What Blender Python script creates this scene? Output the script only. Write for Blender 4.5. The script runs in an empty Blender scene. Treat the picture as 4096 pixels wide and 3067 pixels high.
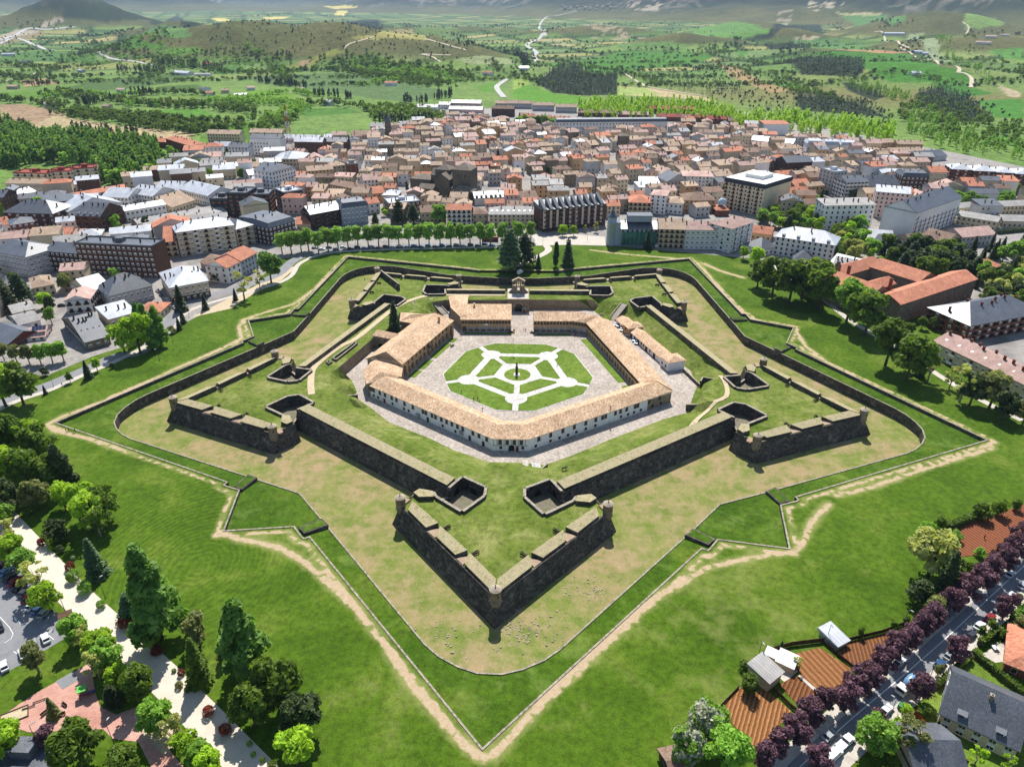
import bpy,math,random
import numpy as np
from mathutils import Vector,Matrix,geometry
PI=math.pi
R=math.radians
random.seed(7)
SC=bpy.context.scene
COL=SC.collection
# camera, light, exposure
CAM=np.array([-0.65,-305.2,155.14])
FPX,PITCH,ROLL=1532.0,0.49575,0.00308
W0,H0=2212.0,1656.3
_fw=np.array([0,math.cos(PITCH),-math.sin(PITCH)])
_r=np.array([1.0,0,0]);_u=np.array([0,math.sin(PITCH),math.cos(PITCH)])
_rt=_r*math.cos(ROLL)+_u*math.sin(ROLL)
_up=_u*math.cos(ROLL)-_r*math.sin(ROLL)
cam=bpy.data.cameras.new('camera')
cam.sensor_width=36.0
cam.lens=FPX/W0*36.0
cam.clip_start=1.0
cam.clip_end=120000.0
camo=bpy.data.objects.new('camera',cam)
COL.objects.link(camo)
camo.matrix_world=Matrix(((_rt[0],_up[0],-_fw[0],CAM[0]),(_rt[1],_up[1],-_fw[1],CAM[1]),(_rt[2],_up[2],-_fw[2],CAM[2]),(0,0,0,1)))
SC.camera=camo
SUN_ELEV=54.0
world=bpy.data.worlds.new("World")
SC.world=world
world.use_nodes=True
_nt=world.node_tree
_sky=_nt.nodes.new('ShaderNodeTexSky')
_sky.sky_type='NISHITA';_sky.sun_disc=False
_sky.sun_elevation=R(SUN_ELEV);_sky.sun_rotation=0.0
_sky.altitude=800.0
_nt.links.new(_sky.outputs[0],_nt.nodes['Background'].inputs[0])
_nt.nodes['Background'].inputs[1].default_value=0.085
sl=bpy.data.lights.new('sun','SUN')
sl.energy=4.7;sl.angle=R(0.5);sl.color=(1.0,0.955,0.89)
so=bpy.data.objects.new('sun',sl)
COL.objects.link(so)
so.rotation_euler=(R(-(90-SUN_ELEV)),0,R(-1.0))
so.location=(0,0,300)
SC.view_settings.view_transform='Standard'
SC.view_settings.look='None'
SC.view_settings.exposure=0.76
SC.view_settings.gamma=1.0
SC.view_settings.use_curve_mapping=False
SC.cycles.use_denoising=True
SC.cycles.max_bounces=6
SC.cycles.transparent_max_bounces=8
SC.cycles.volume_bounces=0
# terrain height and survey helpers
def sstep(a,b,x):
 t=np.clip((x-a)/(b-a),0,1)
 return t*t*(3-2*t)
_rng=np.random.default_rng(11)
_lat=_rng.random((256,256))
def vnoise(x,y):
 x=np.asarray(x,float);y=np.asarray(y,float)
 xi=np.floor(x).astype(int);yi=np.floor(y).astype(int)
 fx=x-xi;fy=y-yi
 fx=fx*fx*(3-2*fx);fy=fy*fy*(3-2*fy)
 g=lambda a,b:_lat[a%256,b%256]
 return(g(xi,yi)*(1-fx)+g(xi+1,yi)*fx)*(1-fy)+(g(xi,yi+1)*(1-fx)+g(xi+1,yi+1)*fx)*fy
def fbm(x,y,o=4):
 s=0.0;a=0.5
 for i in range(o):
  s=s+a*vnoise(x+17.3*i,y-9.1*i);a*=0.5;x=x*2.03;y=y*2.03
 return s
HILLS=[(-640,1960,82,300,220,8),(-960,1960,54,210,180,0),(-300,1880,54,240,200,-12),(-90,1740,30,160,150,-30),(-2480,4230,150,250,360,0),(-2800,4100,40,330,300,0),(-2150,4150,44,260,300,0),(-1360,3000,72,170,160,0),(-1560,3050,36,200,140,0),(1750,7600,620,900,1500,0),(3100,6900,760,1000,1500,10),(4600,7400,820,1200,1500,0),(900,8200,330,800,1100,0),(2600,5100,120,600,500,0),(1250,3900,70,260,240,20),(3600,4600,260,700,700,0),(5400,5000,330,900,900,0),(-600,9500,190,1500,900,0),(-5500,9800,260,1600,900,0),(-9000,14000,700,3000,2500,0),(-3000,16000,600,4000,2500,0),(6000,13000,1500,5000,3000,0),(1500,15000,900,3000,2500,0),(840,1500,34,280,130,-22),(1500,2250,58,420,240,-10),(640,2500,46,260,110,5),(1050,2900,60,320,130,-8),(1900,3300,90,420,260,-14),(330,3300,50,420,160,4),(-250,3600,40,500,160,6),(2300,2300,46,380,260,-20),(900,2050,24,260,120,-10),(1150,1650,22,220,120,-25),(100,1500,12,200,110,0),(1250,1000,12,230,120,-30)]
def terrain(x,y):
 x=np.asarray(x,float);y=np.asarray(y,float)
 z=np.zeros(np.broadcast(x,y).shape)
 for hx,hy,hh,a,b,ang in HILLS:
  c,s=math.cos(R(ang)),math.sin(R(ang))
  dx=x-hx;dy=y-hy
  u=(dx*c+dy*s)/a;v=(-dx*s+dy*c)/b
  z=z+hh*np.exp(-(u*u+v*v))
 rough=np.clip(z/60.0,0,5)
 z=z+rough*52*(fbm(x/300.0,y/300.0,5)-0.47)+sstep(1100,2600,y)*26*(fbm(x/700.0+5,y/700.0,3)-0.45)
 return z*sstep(820,1300,y)
def ray(px,py):
 return _fw+_rt*(px-W0/2)/FPX+_up*(H0/2-py)/FPX
def at(px,py,z=0.0):
 """survey point of the photograph -> place on the level z"""
 d=ray(px,py)
 p=CAM+(z-CAM[2])/d[2]*d
 return Vector((float(p[0]),float(p[1]),float(z)))
def land(px,py):
 """survey point -> place on the terrain"""
 d=ray(px,py)
 if d[2]>-0.002:d=d*1.0;d[2]=-0.002
 t=500.0;last=t
 while t<60000:
  p=CAM+t*d
  if p[2]<=float(terrain(p[0],p[1])):
   lo,hi=last,t
   for _ in range(18):
    m=(lo+hi)/2;q=CAM+m*d
    if q[2]<=float(terrain(q[0],q[1])):hi=m
    else:lo=m
   p=CAM+hi*d
   return Vector((float(p[0]),float(p[1]),float(terrain(p[0],p[1]))))
  last=t;t*=1.02
 return Vector((float(p[0]),float(p[1]),0.0))
def pxm(x,y,z=0.0):
 """survey pixels per metre of height at a place"""
 d=np.array([x,y,z])-CAM
 return FPX/float(d@_fw)
def crop(x0,y0,x1,w):
 s=(x1-x0)/w
 return lambda x,y:((x0+x*s)*0.54004,(y0+y*s)*0.54004)
A2=crop(620,1380,1660,2208);A3=crop(2480,1380,3520,2208);A4=crop(1340,1040,2040,2208)
A5=crop(2040,1040,2760,2208);A6=crop(1400,1400,2120,2208);A7=crop(2080,1400,2800,1269);A8=crop(1150,1180,1870,1269)
Z4=crop(0,1000,1400,2212);Z5=crop(1350,1000,2750,2212);Z6=crop(2700,1000,4096,2212)
Z1=crop(0,0,1400,2212);Z2=crop(1350,0,2750,2212);Z3=crop(2700,0,4096,2212)
Z7=crop(0,2000,1400,2173);Z8=crop(1350,2000,2750,2173);Z9=crop(2700,2000,4096,2167)
TA=crop(0,640,1100,1269);TB=crop(1000,520,2000,1272);TC=crop(1900,520,2900,1272);TD=crop(2800,520,4096,1272)
DD=lambda x,y:(x,y)
# object helpers
def tag(o,label=None,cat=None,group=None,kind=None):
 if label:o['label']=label
 if cat:o['category']=cat
 if group:o['group']=group
 if kind:o['kind']=kind
 return o
def thing(name,label,cat,loc=(0,0,0),rz=0.0,group=None):
 o=bpy.data.objects.new(name,None);COL.objects.link(o)
 o.empty_display_size=0.5
 o.location=loc;o.rotation_euler=(0,0,rz)
 return tag(o,label,cat,group)
def put(name,me,parent=None,loc=(0,0,0),rz=0.0,sc=None):
 o=bpy.data.objects.new(name,me);COL.objects.link(o)
 o.location=loc;o.rotation_euler=(0,0,rz)
 if sc is not None:o.scale=sc
 if parent is not None:o.parent=parent
 return o
def copy_tree(o,parent=None):
 c=o.copy();COL.objects.link(c)
 if parent is not None:c.parent=parent
 for ch in list(o.children):copy_tree(ch,c)
 return c
class MB:
 """collects faces; every face gets a metre-scaled uv along its own level line and its fall line"""
 def __init__(s):s.v=[];s.f=[];s.m=[];s.sm=[]
 def face(s,pts,m=0,smooth=False):
  b=len(s.v);s.v+=[tuple(map(float,p))for p in pts]
  s.f.append(tuple(range(b,b+len(pts))));s.m.append(m);s.sm.append(smooth)
 def box(s,x0,x1,y0,y1,z0,z1,m=0,bottom=False):
  a,b,c,d=(x0,y0),(x1,y0),(x1,y1),(x0,y1)
  s.prism([a,b,c,d],z0,z1,m,m,bottom)
 def prism(s,poly,z0,z1,m=0,mt=None,bottom=False,top=True):
  """poly counter-clockwise; z0, z1 numbers or lists"""
  n=len(poly)
  za=z0 if hasattr(z0,'__len__')else[z0]*n
  zb=z1 if hasattr(z1,'__len__')else[z1]*n
  for i in range(n):
   j=(i+1)%n
   s.face([(*poly[i],za[i]),(*poly[j],za[j]),(*poly[j],zb[j]),(*poly[i],zb[i])],m)
  if top:s.face([(*poly[i],zb[i])for i in range(n)],m if mt is None else mt)
  if bottom:s.face([(*poly[i],za[i])for i in reversed(range(n))],m)
 def obox(s,p,q,w,z0,z1,m=0,mt=None,side=0.0):
  """bar from p to q of width w; side shifts it to the left of the run"""
  d=Vector((q[0]-p[0],q[1]-p[1]));L=d.length
  if L<1e-6:return
  d/=L;n=Vector((-d.y,d.x))
  a=w*(side-0.5);b=w*(side+0.5)
  P=[(p[0]+n.x*a,p[1]+n.y*a),(q[0]+n.x*a,q[1]+n.y*a),(q[0]+n.x*b,q[1]+n.y*b),(p[0]+n.x*b,p[1]+n.y*b)]
  s.prism(P,z0,z1,m,mt)
 def tube(s,prof,n=10,m=0,c=(0,0),smooth=True,cap=True,mt=None):
  """lathe of (radius, z) rings about a vertical axis"""
  cs=[(math.cos(2*PI*i/n),math.sin(2*PI*i/n))for i in range(n)]
  base=len(s.v)
  for r,z in prof:s.v+=[(c[0]+r*x,c[1]+r*y,z)for x,y in cs]
  for k in range(len(prof)-1):
   for i in range(n):
    j=(i+1)%n
    s.f.append((base+k*n+i,base+k*n+j,base+(k+1)*n+j,base+(k+1)*n+i));s.m.append(m);s.sm.append(smooth)
  if cap and prof[-1][0]>1e-3:
   s.f.append(tuple(base+(len(prof)-1)*n+i for i in range(n)));s.m.append(m if mt is None else mt);s.sm.append(False)
 def limb(s,a,b,ra,rb,n=6,m=0):
  """tapered rod between two points"""
  a=Vector(a);b=Vector(b);d=(b-a)
  if d.length<1e-6:return
  d.normalize()
  x=d.orthogonal().normalized();y=d.cross(x)
  base=len(s.v)
  for p,r in((a,ra),(b,rb)):
   for i in range(n):
    t=2*PI*i/n
    q=p+(x*math.cos(t)+y*math.sin(t))*r
    s.v.append(tuple(q))
  for i in range(n):
   j=(i+1)%n
   s.f.append((base+i,base+j,base+n+j,base+n+i));s.m.append(m);s.sm.append(True)
  s.f.append(tuple(base+n+i for i in range(n)));s.m.append(m);s.sm.append(False)
  s.f.append(tuple(base+i for i in reversed(range(n))));s.m.append(m);s.sm.append(False)
 def mesh(s,name,mats):
  me=bpy.data.meshes.new(name)
  me.from_pydata(s.v,[],s.f)
  mats=mats if isinstance(mats,(list,tuple))else[mats]
  for m in mats:me.materials.append(m)
  me.polygons.foreach_set('material_index',s.m)
  me.polygons.foreach_set('use_smooth',s.sm)
  add_uv(me)
  return me
 def build(s,name,mats,parent=None,loc=(0,0,0),rz=0.0):
  return put(name,s.mesh(name,mats),parent,loc,rz)
def add_uv(me):
 n=len(me.polygons)
 if not n:return
 nl=len(me.loops)
 co=np.empty(len(me.vertices)*3,np.float32);me.vertices.foreach_get('co',co);co=co.reshape(-1,3)
 li=np.empty(nl,np.int32);me.loops.foreach_get('vertex_index',li)
 nr=np.empty(n*3,np.float32);me.polygons.foreach_get('normal',nr);nr=nr.reshape(-1,3)
 tot=np.empty(n,np.int32);me.polygons.foreach_get('loop_total',tot)
 hx=-nr[:,1];hy=nr[:,0];ln=np.hypot(hx,hy)
 flat=ln<1e-3
 hx=np.where(flat,1,hx/np.maximum(ln,1e-6));hy=np.where(flat,0,hy/np.maximum(ln,1e-6))
 h=np.stack([hx,hy,np.zeros(n)],-1)
 sv=np.cross(nr,h)
 pi=np.repeat(np.arange(n),tot)
 P=co[li]
 uv=np.stack([(P*h[pi]).sum(1),(P*sv[pi]).sum(1)],-1).astype(np.float32)
 lay=me.uv_layers.new(name='UVMap')
 lay.data.foreach_set('uv',uv.ravel())
 # materials
def hx(s):
 s=s.lstrip('#');c=[int(s[i:i+2],16)/255 for i in(0,2,4)]
 return tuple(v/12.92 if v<=0.04045 else((v+0.055)/1.055)**2.4 for v in c)
class N:
 def __init__(s,name,rough=0.85,spec=0.25):
  s.mat=bpy.data.materials.new(name);s.mat.use_nodes=True
  s.t=s.mat.node_tree;s.b=s.t.nodes['Principled BSDF']
  s.b.inputs['Roughness'].default_value=rough
  s.b.inputs['Specular IOR Level'].default_value=spec
 def n(s,typ,**kw):
  q=s.t.nodes.new('ShaderNode'+typ)
  for k,v in kw.items():setattr(q,k,v)
  return q
 def l(s,a,b):s.t.links.new(a,b)
 def pos(s):return s.n('NewGeometry').outputs['Position']
 def obj(s):return s.n('TexCoord').outputs['Object']
 def uv(s):return s.n('UVMap').outputs['UV']
 def noise(s,vec,scale,detail=4,rough=0.55,dist=0.0):
  q=s.n('TexNoise');q.inputs['Scale'].default_value=scale;q.inputs['Detail'].default_value=detail
  q.inputs['Roughness'].default_value=rough;q.inputs['Distortion'].default_value=dist
  if vec is not None:s.l(vec,q.inputs['Vector'])
  return q.outputs['Fac']
 def ramp(s,fac,stops):
  q=s.n('ValToRGB');e=q.color_ramp.elements
  while len(e)<len(stops):e.new(0.5)
  for k,(p,c)in enumerate(stops):
   e[k].position=p;e[k].color=(c,c,c,1)if not hasattr(c,'__len__')else(*c[:3],1)
  s.l(fac,q.inputs[0]);return q.outputs[0]
 def mix(s,fac,a,b,mode='MIX'):
  q=s.n('Mix',data_type='RGBA',blend_type=mode)
  for sock,v in((q.inputs[0],fac),(q.inputs[6],a),(q.inputs[7],b)):
   if hasattr(v,'links'):s.l(v,sock)
   elif hasattr(v,'__len__'):sock.default_value=(*v[:3],1)
   else:sock.default_value=v
  return q.outputs[2]
 def math(s,op,a,b=0.0,clamp=False):
  q=s.n('Math',operation=op,use_clamp=clamp)
  for sock,v in((q.inputs[0],a),(q.inputs[1],b)):
   if hasattr(v,'links'):s.l(v,sock)
   else:sock.default_value=v
  return q.outputs[0]
 def attr(s,name):
  q=s.n('Attribute');q.attribute_name=name;return q
 def color(s,c):
  if hasattr(c,'links'):s.l(c,s.b.inputs['Base Color'])
  else:s.b.inputs['Base Color'].default_value=(*c[:3],1)
 def bump(s,h,strength=0.3,dist=0.1):
  q=s.n('Bump');q.inputs['Strength'].default_value=strength;q.inputs['Distance'].default_value=dist
  s.l(h,q.inputs['Height']);s.l(q.outputs[0],s.b.inputs['Normal'])
def mottled(name,c1,c2,scale=0.5,c3=None,rough=0.85,coord='pos',fine=6.0,fine_amt=0.25,spec=0.25,rnd=0.0,bump=0.0):
 """two or three tones mixed by broad noise, broken up by a fine one, varied from object to object"""
 m=N(name,rough,spec)
 p=m.pos()if coord=='pos' else(m.obj()if coord=='obj' else m.uv())
 a=m.noise(p,scale,5,0.6)
 st=[(0.35,c1),(0.65,c2)]if c3 is None else[(0.3,c1),(0.5,c2),(0.72,c3)]
 col=m.ramp(a,st)
 f=m.noise(p,fine,3,0.6)
 g=m.ramp(f,[(0.25,1-fine_amt),(0.75,1+fine_amt*0.4)])
 col=m.mix(1.0,col,g,'MULTIPLY')
 if rnd:
  oi=m.n('ObjectInfo')
  g=m.ramp(oi.outputs['Random'],[(0.0,1-rnd),(1.0,1+rnd*0.5)])
  col=m.mix(1.0,col,g,'MULTIPLY')
 m.color(col)
 if bump:m.bump(f,bump,0.1)
 return m.mat
def tiled(name,cols,w=0.5,h=0.7,rough=0.85,var=0.9,rnd=0.0,spec=0.2,patch=0.25):
 """rows of roof tiles in the roof's own directions, tile by tile in several tones"""
 m=N(name,rough,spec)
 uv=m.uv()
 sc=m.n('Mapping');sc.inputs['Scale'].default_value=(1/w,1/h,1);m.l(uv,sc.inputs['Vector'])
 fl=m.n('VectorMath',operation='FLOOR');m.l(sc.outputs[0],fl.inputs[0])
 oi=m.n('ObjectInfo')
 wn=m.n('TexWhiteNoise',noise_dimensions='4D');m.l(fl.outputs[0],wn.inputs['Vector']);m.l(oi.outputs['Random'],wn.inputs['W'])
 n=len(cols)
 col=m.ramp(wn.outputs['Value'],[(i/max(1,n-1),c)for i,c in enumerate(cols)])
 mean=tuple(sum(c[i]for c in cols)/n for i in range(3))
 col=m.mix(var,mean,col)
 big=m.noise(m.obj(),0.16,4,0.6)
 g=m.ramp(big,[(0.3,1-patch),(0.7,1+patch*0.5)])
 col=m.mix(1.0,col,g,'MULTIPLY')
 fr=m.n('VectorMath',operation='FRACTION');m.l(sc.outputs[0],fr.inputs[0])
 sx=m.n('SeparateXYZ');m.l(fr.outputs[0],sx.inputs[0])
 gr=m.ramp(sx.outputs['X'],[(0.0,0.62),(0.25,1.05),(0.8,1.0),(1.0,0.7)])
 col=m.mix(0.7,col,m.mix(1.0,col,gr,'MULTIPLY'))
 if rnd:
  g=m.ramp(oi.outputs['Random'],[(0.0,1-rnd),(1.0,1+rnd*0.4)])
  col=m.mix(1.0,col,g,'MULTIPLY')
 m.color(col)
 m.bump(sx.outputs['X'],0.25,0.06)
 return m.mat
def masonry(name,cols,w=0.7,h=0.4,joint=0.5,rough=0.9,stain=0.45,streak=True):
 m=N(name,rough,0.15)
 uv=m.uv()
 b=m.n('TexBrick');b.offset=0.5
 b.inputs['Scale'].default_value=1.0;b.inputs['Brick Width'].default_value=w;b.inputs['Row Height'].default_value=h
 b.inputs['Mortar Size'].default_value=0.03;b.inputs['Mortar Smooth'].default_value=0.6
 b.inputs['Color1'].default_value=(*cols[0],1);b.inputs['Color2'].default_value=(*cols[1],1)
 b.inputs['Mortar'].default_value=(*[v*joint for v in cols[0]],1)
 wob=m.n('VectorMath',operation='ADD');m.l(uv,wob.inputs[0])
 nz=m.n('TexNoise');nz.inputs['Scale'].default_value=0.9;m.l(uv,nz.inputs['Vector'])
 sc=m.n('VectorMath',operation='SCALE');sc.inputs['Scale'].default_value=0.25;m.l(nz.outputs['Color'],sc.inputs[0]);m.l(sc.outputs[0],wob.inputs[1])
 m.l(wob.outputs[0],b.inputs['Vector'])
 p=m.pos()
 big=m.noise(p,0.12,5,0.65)
 col=m.mix(1.0,b.outputs['Color'],m.ramp(big,[(0.3,1-stain),(0.62,1.0),(0.8,1.25)]),'MULTIPLY')
 f=m.noise(p,1.6,5,0.7)
 col=m.mix(1.0,col,m.ramp(f,[(0.3,0.4),(0.52,1.0),(0.72,1.6)]),'MULTIPLY')
 if len(cols)>2:
  k=m.noise(p,0.35,4,0.6)
  col=m.mix(m.ramp(k,[(0.55,0.0),(0.7,0.8)]),col,cols[2])
 m.color(col)
 m.bump(f,0.5,0.2)
 return m.mat
 # materials of the place
M={}
def grass(name,c1,c2,c3,dirt,stripe=False):
 m=N(name,0.95,0.1)
 p=m.pos()
 a=m.noise(p,0.045,6,0.62,0.6)
 col=m.ramp(a,[(0.32,c1),(0.52,c2),(0.72,c3)])
 b=m.noise(p,0.5,5,0.7)
 col=m.mix(1.0,col,m.ramp(b,[(0.3,0.55),(0.52,1.0),(0.72,1.3)]),'MULTIPLY')
 f=m.noise(p,3.2,3,0.7)
 col=m.mix(1.0,col,m.ramp(f,[(0.3,0.6),(0.7,1.3)]),'MULTIPLY')
 if stripe:
  s=m.attr('mow')
  w=m.n('TexWave',wave_type='BANDS',bands_direction='X');w.inputs['Scale'].default_value=1.0;w.inputs['Distortion'].default_value=1.8
  w.inputs['Detail'].default_value=2;w.inputs['Detail Scale'].default_value=0.3
  cx=m.n('CombineXYZ');m.l(m.math('MULTIPLY',s.outputs['Fac'],0.19),cx.inputs[0])
  px=m.n('VectorMath',operation='SCALE');px.inputs['Scale'].default_value=0.004;m.l(p,px.inputs[0])
  ad=m.n('VectorMath',operation='ADD');m.l(cx.outputs[0],ad.inputs[0]);m.l(px.outputs[0],ad.inputs[1])
  m.l(ad.outputs[0],w.inputs['Vector'])
  banded=m.mix(1.0,col,m.ramp(w.outputs['Fac'],[(0.3,0.88),(0.9,1.16)]),'MULTIPLY')  # mowing bands, alternately darker and paler grass
  col=m.mix(m.attr('mowmask').outputs['Fac'],col,banded)
  dry=m.math('ADD',m.attr('dry').outputs['Fac'],m.math('MULTIPLY',m.math('SUBTRACT',m.noise(p,0.09,6,0.7),0.5),1.3))
  col=m.mix(m.ramp(dry,[(0.32,0.0),(0.75,0.8)]),col,dirt[1])
  we=m.math('ADD',m.attr('wear').outputs['Fac'],m.math('MULTIPLY',m.math('SUBTRACT',m.noise(p,0.55,5,0.7),0.5),0.9))
  wd=m.mix(m.ramp(m.noise(p,0.8,4,0.7),[(0.3,0.0),(0.8,1.0)]),dirt[0],dirt[2])
  col=m.mix(m.ramp(we,[(0.38,0.0),(0.62,1.0)]),col,wd)
 else:
  k=m.noise(p,0.11,6,0.7,0.5)
  col=m.mix(m.ramp(k,[(0.52,0.0),(0.75,0.7)]),col,dirt[1])
 m.color(col)
 m.bump(f,0.6,0.3)
 return m.mat
DRY=hx('#868850');DIRT=hx('#a38a6a');PALE=hx('#b9aa90')
M['lawn']=grass('lawn_grass',hx('#3c560e'),hx('#4c6616'),hx('#66762c'),(DIRT,DRY,PALE),True)
M['lush']=grass('lush_grass',hx('#35520c'),hx('#456014'),hx('#5f6f24'),(DIRT,hx('#728540'),PALE))
M['plat']=grass('platform_grass',hx('#4c5f1b'),hx('#64732e'),hx('#83844c'),(DIRT,hx('#9a9762'),PALE))
M['garden']=grass('garden_grass',hx('#556e22'),hx('#63792b'),hx('#74843a'),(DIRT,hx('#6f8f38'),PALE))
def ditch_mat():
 m=N('moat_turf',0.95,0.1);p=m.pos()
 a=m.noise(p,0.035,6,0.65,0.8)
 col=m.ramp(a,[(0.28,hx('#5f7528')),(0.44,hx('#757d3e')),(0.56,hx('#8d8159')),(0.7,hx('#a0876a'))])
 b=m.noise(p,0.4,5,0.7)
 col=m.mix(m.ramp(b,[(0.42,0.0),(0.7,0.75)]),col,hx('#9c8a68'))
 k=m.noise(p,0.16,5,0.7)
 col=m.mix(m.ramp(k,[(0.46,0.0),(0.66,0.85)]),col,hx('#5c6f2a'))
 f=m.noise(p,2.5,4,0.75)
 col=m.mix(1.0,col,m.ramp(f,[(0.3,0.75),(0.7,1.18)]),'MULTIPLY')
 w=m.noise(p,1.4,2,0.5)
 col=m.mix(m.ramp(w,[(0.74,0.0),(0.8,0.8)]),col,hx('#cfc6b4'))
 m.color(col);m.bump(f,0.4,0.2);return m.mat
M['ditch']=ditch_mat()
M['stone']=masonry('rampart_stone',(hx('#4a453f'),hx('#6b645b'),hx('#857c70')),1.5,0.7)
M['stone_light']=masonry('courtyard_stone',(hx('#8d7f6b'),hx('#a09079')),0.7,0.4,stain=0.3)
M['coping']=mottled('coping_stone',hx('#6e675a'),hx('#9a917f'),0.8,hx('#b0a691'),fine=1.5,fine_amt=.5)
M['earth_top']=mottled('turfed_parapet',hx('#948a66'),hx('#aa9e7c'),0.5,hx('#827f52'),fine=2.2,fine_amt=0.45,bump=0.4)
M['red_earth']=mottled('red_earth',hx('#94806a'),hx('#a89178'),0.6,fine=3.0)
M['yard_floor']=mottled('yard_floor',hx('#5d5a48'),hx('#77705f'),0.4,hx('#5a6238'),fine=2.0,fine_amt=.4)
M['dirt']=mottled('dirt_path',hx('#a3906f'),hx('#bfae90'),0.5,hx('#ac9c80'),fine=2.5)
def pav_mat(name,c1,c2,c3):
 m=N(name,0.9,0.15);p=m.pos()
 a=m.noise(p,0.08,6,0.7,0.5)
 col=m.ramp(a,[(0.3,c1),(0.52,c2),(0.72,c3)])
 v=m.n('TexVoronoi');v.inputs['Scale'].default_value=1.4;m.l(p,v.inputs['Vector'])
 col=m.mix(1.0,col,m.ramp(v.outputs['Color'],[(0.1,0.72),(0.9,1.18)]),'MULTIPLY')
 f=m.noise(p,0.7,5,0.75)
 col=m.mix(1.0,col,m.ramp(f,[(0.3,0.72),(0.6,1.0),(0.8,1.2)]),'MULTIPLY')
 m.color(col);m.bump(f,0.3,0.1);return m.mat
M['cobble']=pav_mat('courtyard_cobbles',hx('#9d9287'),hx('#ada297'),hx('#bdb3a8'))
M['white_path']=pav_mat('white_gravel',hx('#bdb8b0'),hx('#cdc9c2'),hx('#d8d5cf'))
M['asphalt']=mottled('asphalt',hx('#727376'),hx('#818183'),0.15,hx('#797a7d'),fine=1.5,fine_amt=0.15)
M['pavement']=mottled('pavement',hx('#a79f94'),hx('#bdb5a9'),0.2,hx('#b2a99d'),fine=1.2,fine_amt=0.2)
M['town_ground']=mottled('town_streets',hx('#77736e'),hx('#96908a'),0.05,hx('#6a6764'),fine=0.4,fine_amt=0.3)
M['promenade']=mottled('pale_promenade',hx('#c0b5a5'),hx('#c9beae'),0.12,hx('#bcb0a0'),fine=1.4,fine_amt=0.08)
M['redsand']=mottled('red_playground',hx('#a9796a'),hx('#b98d7e'),0.1,hx('#c0a294'),fine=1.0,fine_amt=0.2)
M['white_line']=mottled('road_paint',hx('#d8d8d4'),hx('#e4e4e0'),1.0,fine=3.0,fine_amt=0.1)
# the plan of the fort: five bastions
CX,CY=1.7,0.2
ANG=[-92.6,-19.07,53.68,125.18,195.73]
def bp(k,u,v):
 a=R(ANG[k%5]);c,s=math.cos(a),math.sin(a)
 return(CX+u*c-v*s,CY+u*s+v*c)
def rp(k,u,v):
 """reentrant between bastion k and the next one counter-clockwise"""
 a1=ANG[k%5];a2=ANG[(k+1)%5]
 if a2<a1:a2+=360
 a=R((a1+a2)/2);c,s=math.cos(a),math.sin(a)
 return(CX+u*c-v*s,CY+u*s+v*c)
def offs(poly,d):
 """grow a counter-clockwise polygon by d per edge"""
 n=len(poly);out=[]
 dd=d if hasattr(d,'__len__')else[d]*n
 for i in range(n):
  p0,p1,p2=Vector(poly[i-1]),Vector(poly[i]),Vector(poly[(i+1)%n])
  e1=(p1-p0).normalized();e2=(p2-p1).normalized()
  n1=Vector((e1.y,-e1.x));n2=Vector((e2.y,-e2.x))
  a,b=dd[i-1],dd[i]
  det=n1.x*n2.y-n1.y*n2.x
  q1=n1.dot(p1)+a;q2=n2.dot(p1)+b
  if abs(det)<0.08:q=p1+(n1*a+n2*b)*0.5
  else:q=Vector(((q1*n2.y-q2*n1.y)/det,(n1.x*q2-n2.x*q1)/det))
  if(q-p1).length>12:q=p1+(q-p1).normalized()*12
  out.append((q.x,q.y))
 return out
def inside(P,poly):
 P=np.asarray(P,float).reshape(-1,2);poly=np.asarray(poly,float)
 x,y=P[:,0],P[:,1];r=np.zeros(len(P),bool)
 j=len(poly)-1
 for i in range(len(poly)):
  xi,yi=poly[i];xj,yj=poly[j]
  c=((yi>y)!=(yj>y))&(x<(xj-xi)*(y-yi)/(yj-yi+1e-12)+xi)
  r^=c;j=i
 return r
def dist_line(P,pts,closed=False):
 P=np.asarray(P,float).reshape(-1,2);best=np.full(len(P),1e9)
 n=len(pts)
 for i in range(n if closed else n-1):
  a=np.asarray(pts[i][:2],float);b=np.asarray(pts[(i+1)%n][:2],float)
  d=b-a;t=np.clip(((P-a)@d)/max(d@d,1e-9),0,1)
  best=np.minimum(best,np.hypot(*(P-a-t[:,None]*d).T))
 return best
def cdt(polys,pts=()):
 """constrained triangulation of closed outlines plus loose points -> verts, tris"""
 V=[];E=[]
 for p in polys:
  b=len(V);V+=[Vector((float(q[0]),float(q[1])))for q in p]
  E+=[(b+i,b+(i+1)%len(p))for i in range(len(p))]
 V+=[Vector((float(q[0]),float(q[1])))for q in pts]
 r=geometry.delaunay_2d_cdt(V,E,[],0,1e-4)
 return np.array([tuple(v)for v in r[0]]),np.array([f for f in r[2]if len(f)==3])
def grid(x0,x1,y0,y1,s,jit=0.3,seed=1):
 g=np.random.default_rng(seed)
 X,Y=np.meshgrid(np.arange(x0,x1,s),np.arange(y0,y1,s))
 P=np.stack([X.ravel(),Y.ravel()],-1)
 return P+(g.random(P.shape)-0.5)*2*jit*s
def mesh_from(name,V,F,mats,mi=None,smooth=False):
 me=bpy.data.meshes.new(name);me.from_pydata([tuple(map(float,v))for v in V],[],[tuple(map(int,f))for f in F])
 for m in(mats if isinstance(mats,(list,tuple))else[mats]):me.materials.append(m)
 if mi is not None:me.polygons.foreach_set('material_index',np.asarray(mi,np.int32))
 if smooth:me.polygons.foreach_set('use_smooth',np.ones(len(F),bool))
 add_uv(me);return me
def fattr(me,name,vals):
 a=me.attributes.new(name,'FLOAT','POINT');a.data.foreach_set('value',np.asarray(vals,np.float32))
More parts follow.
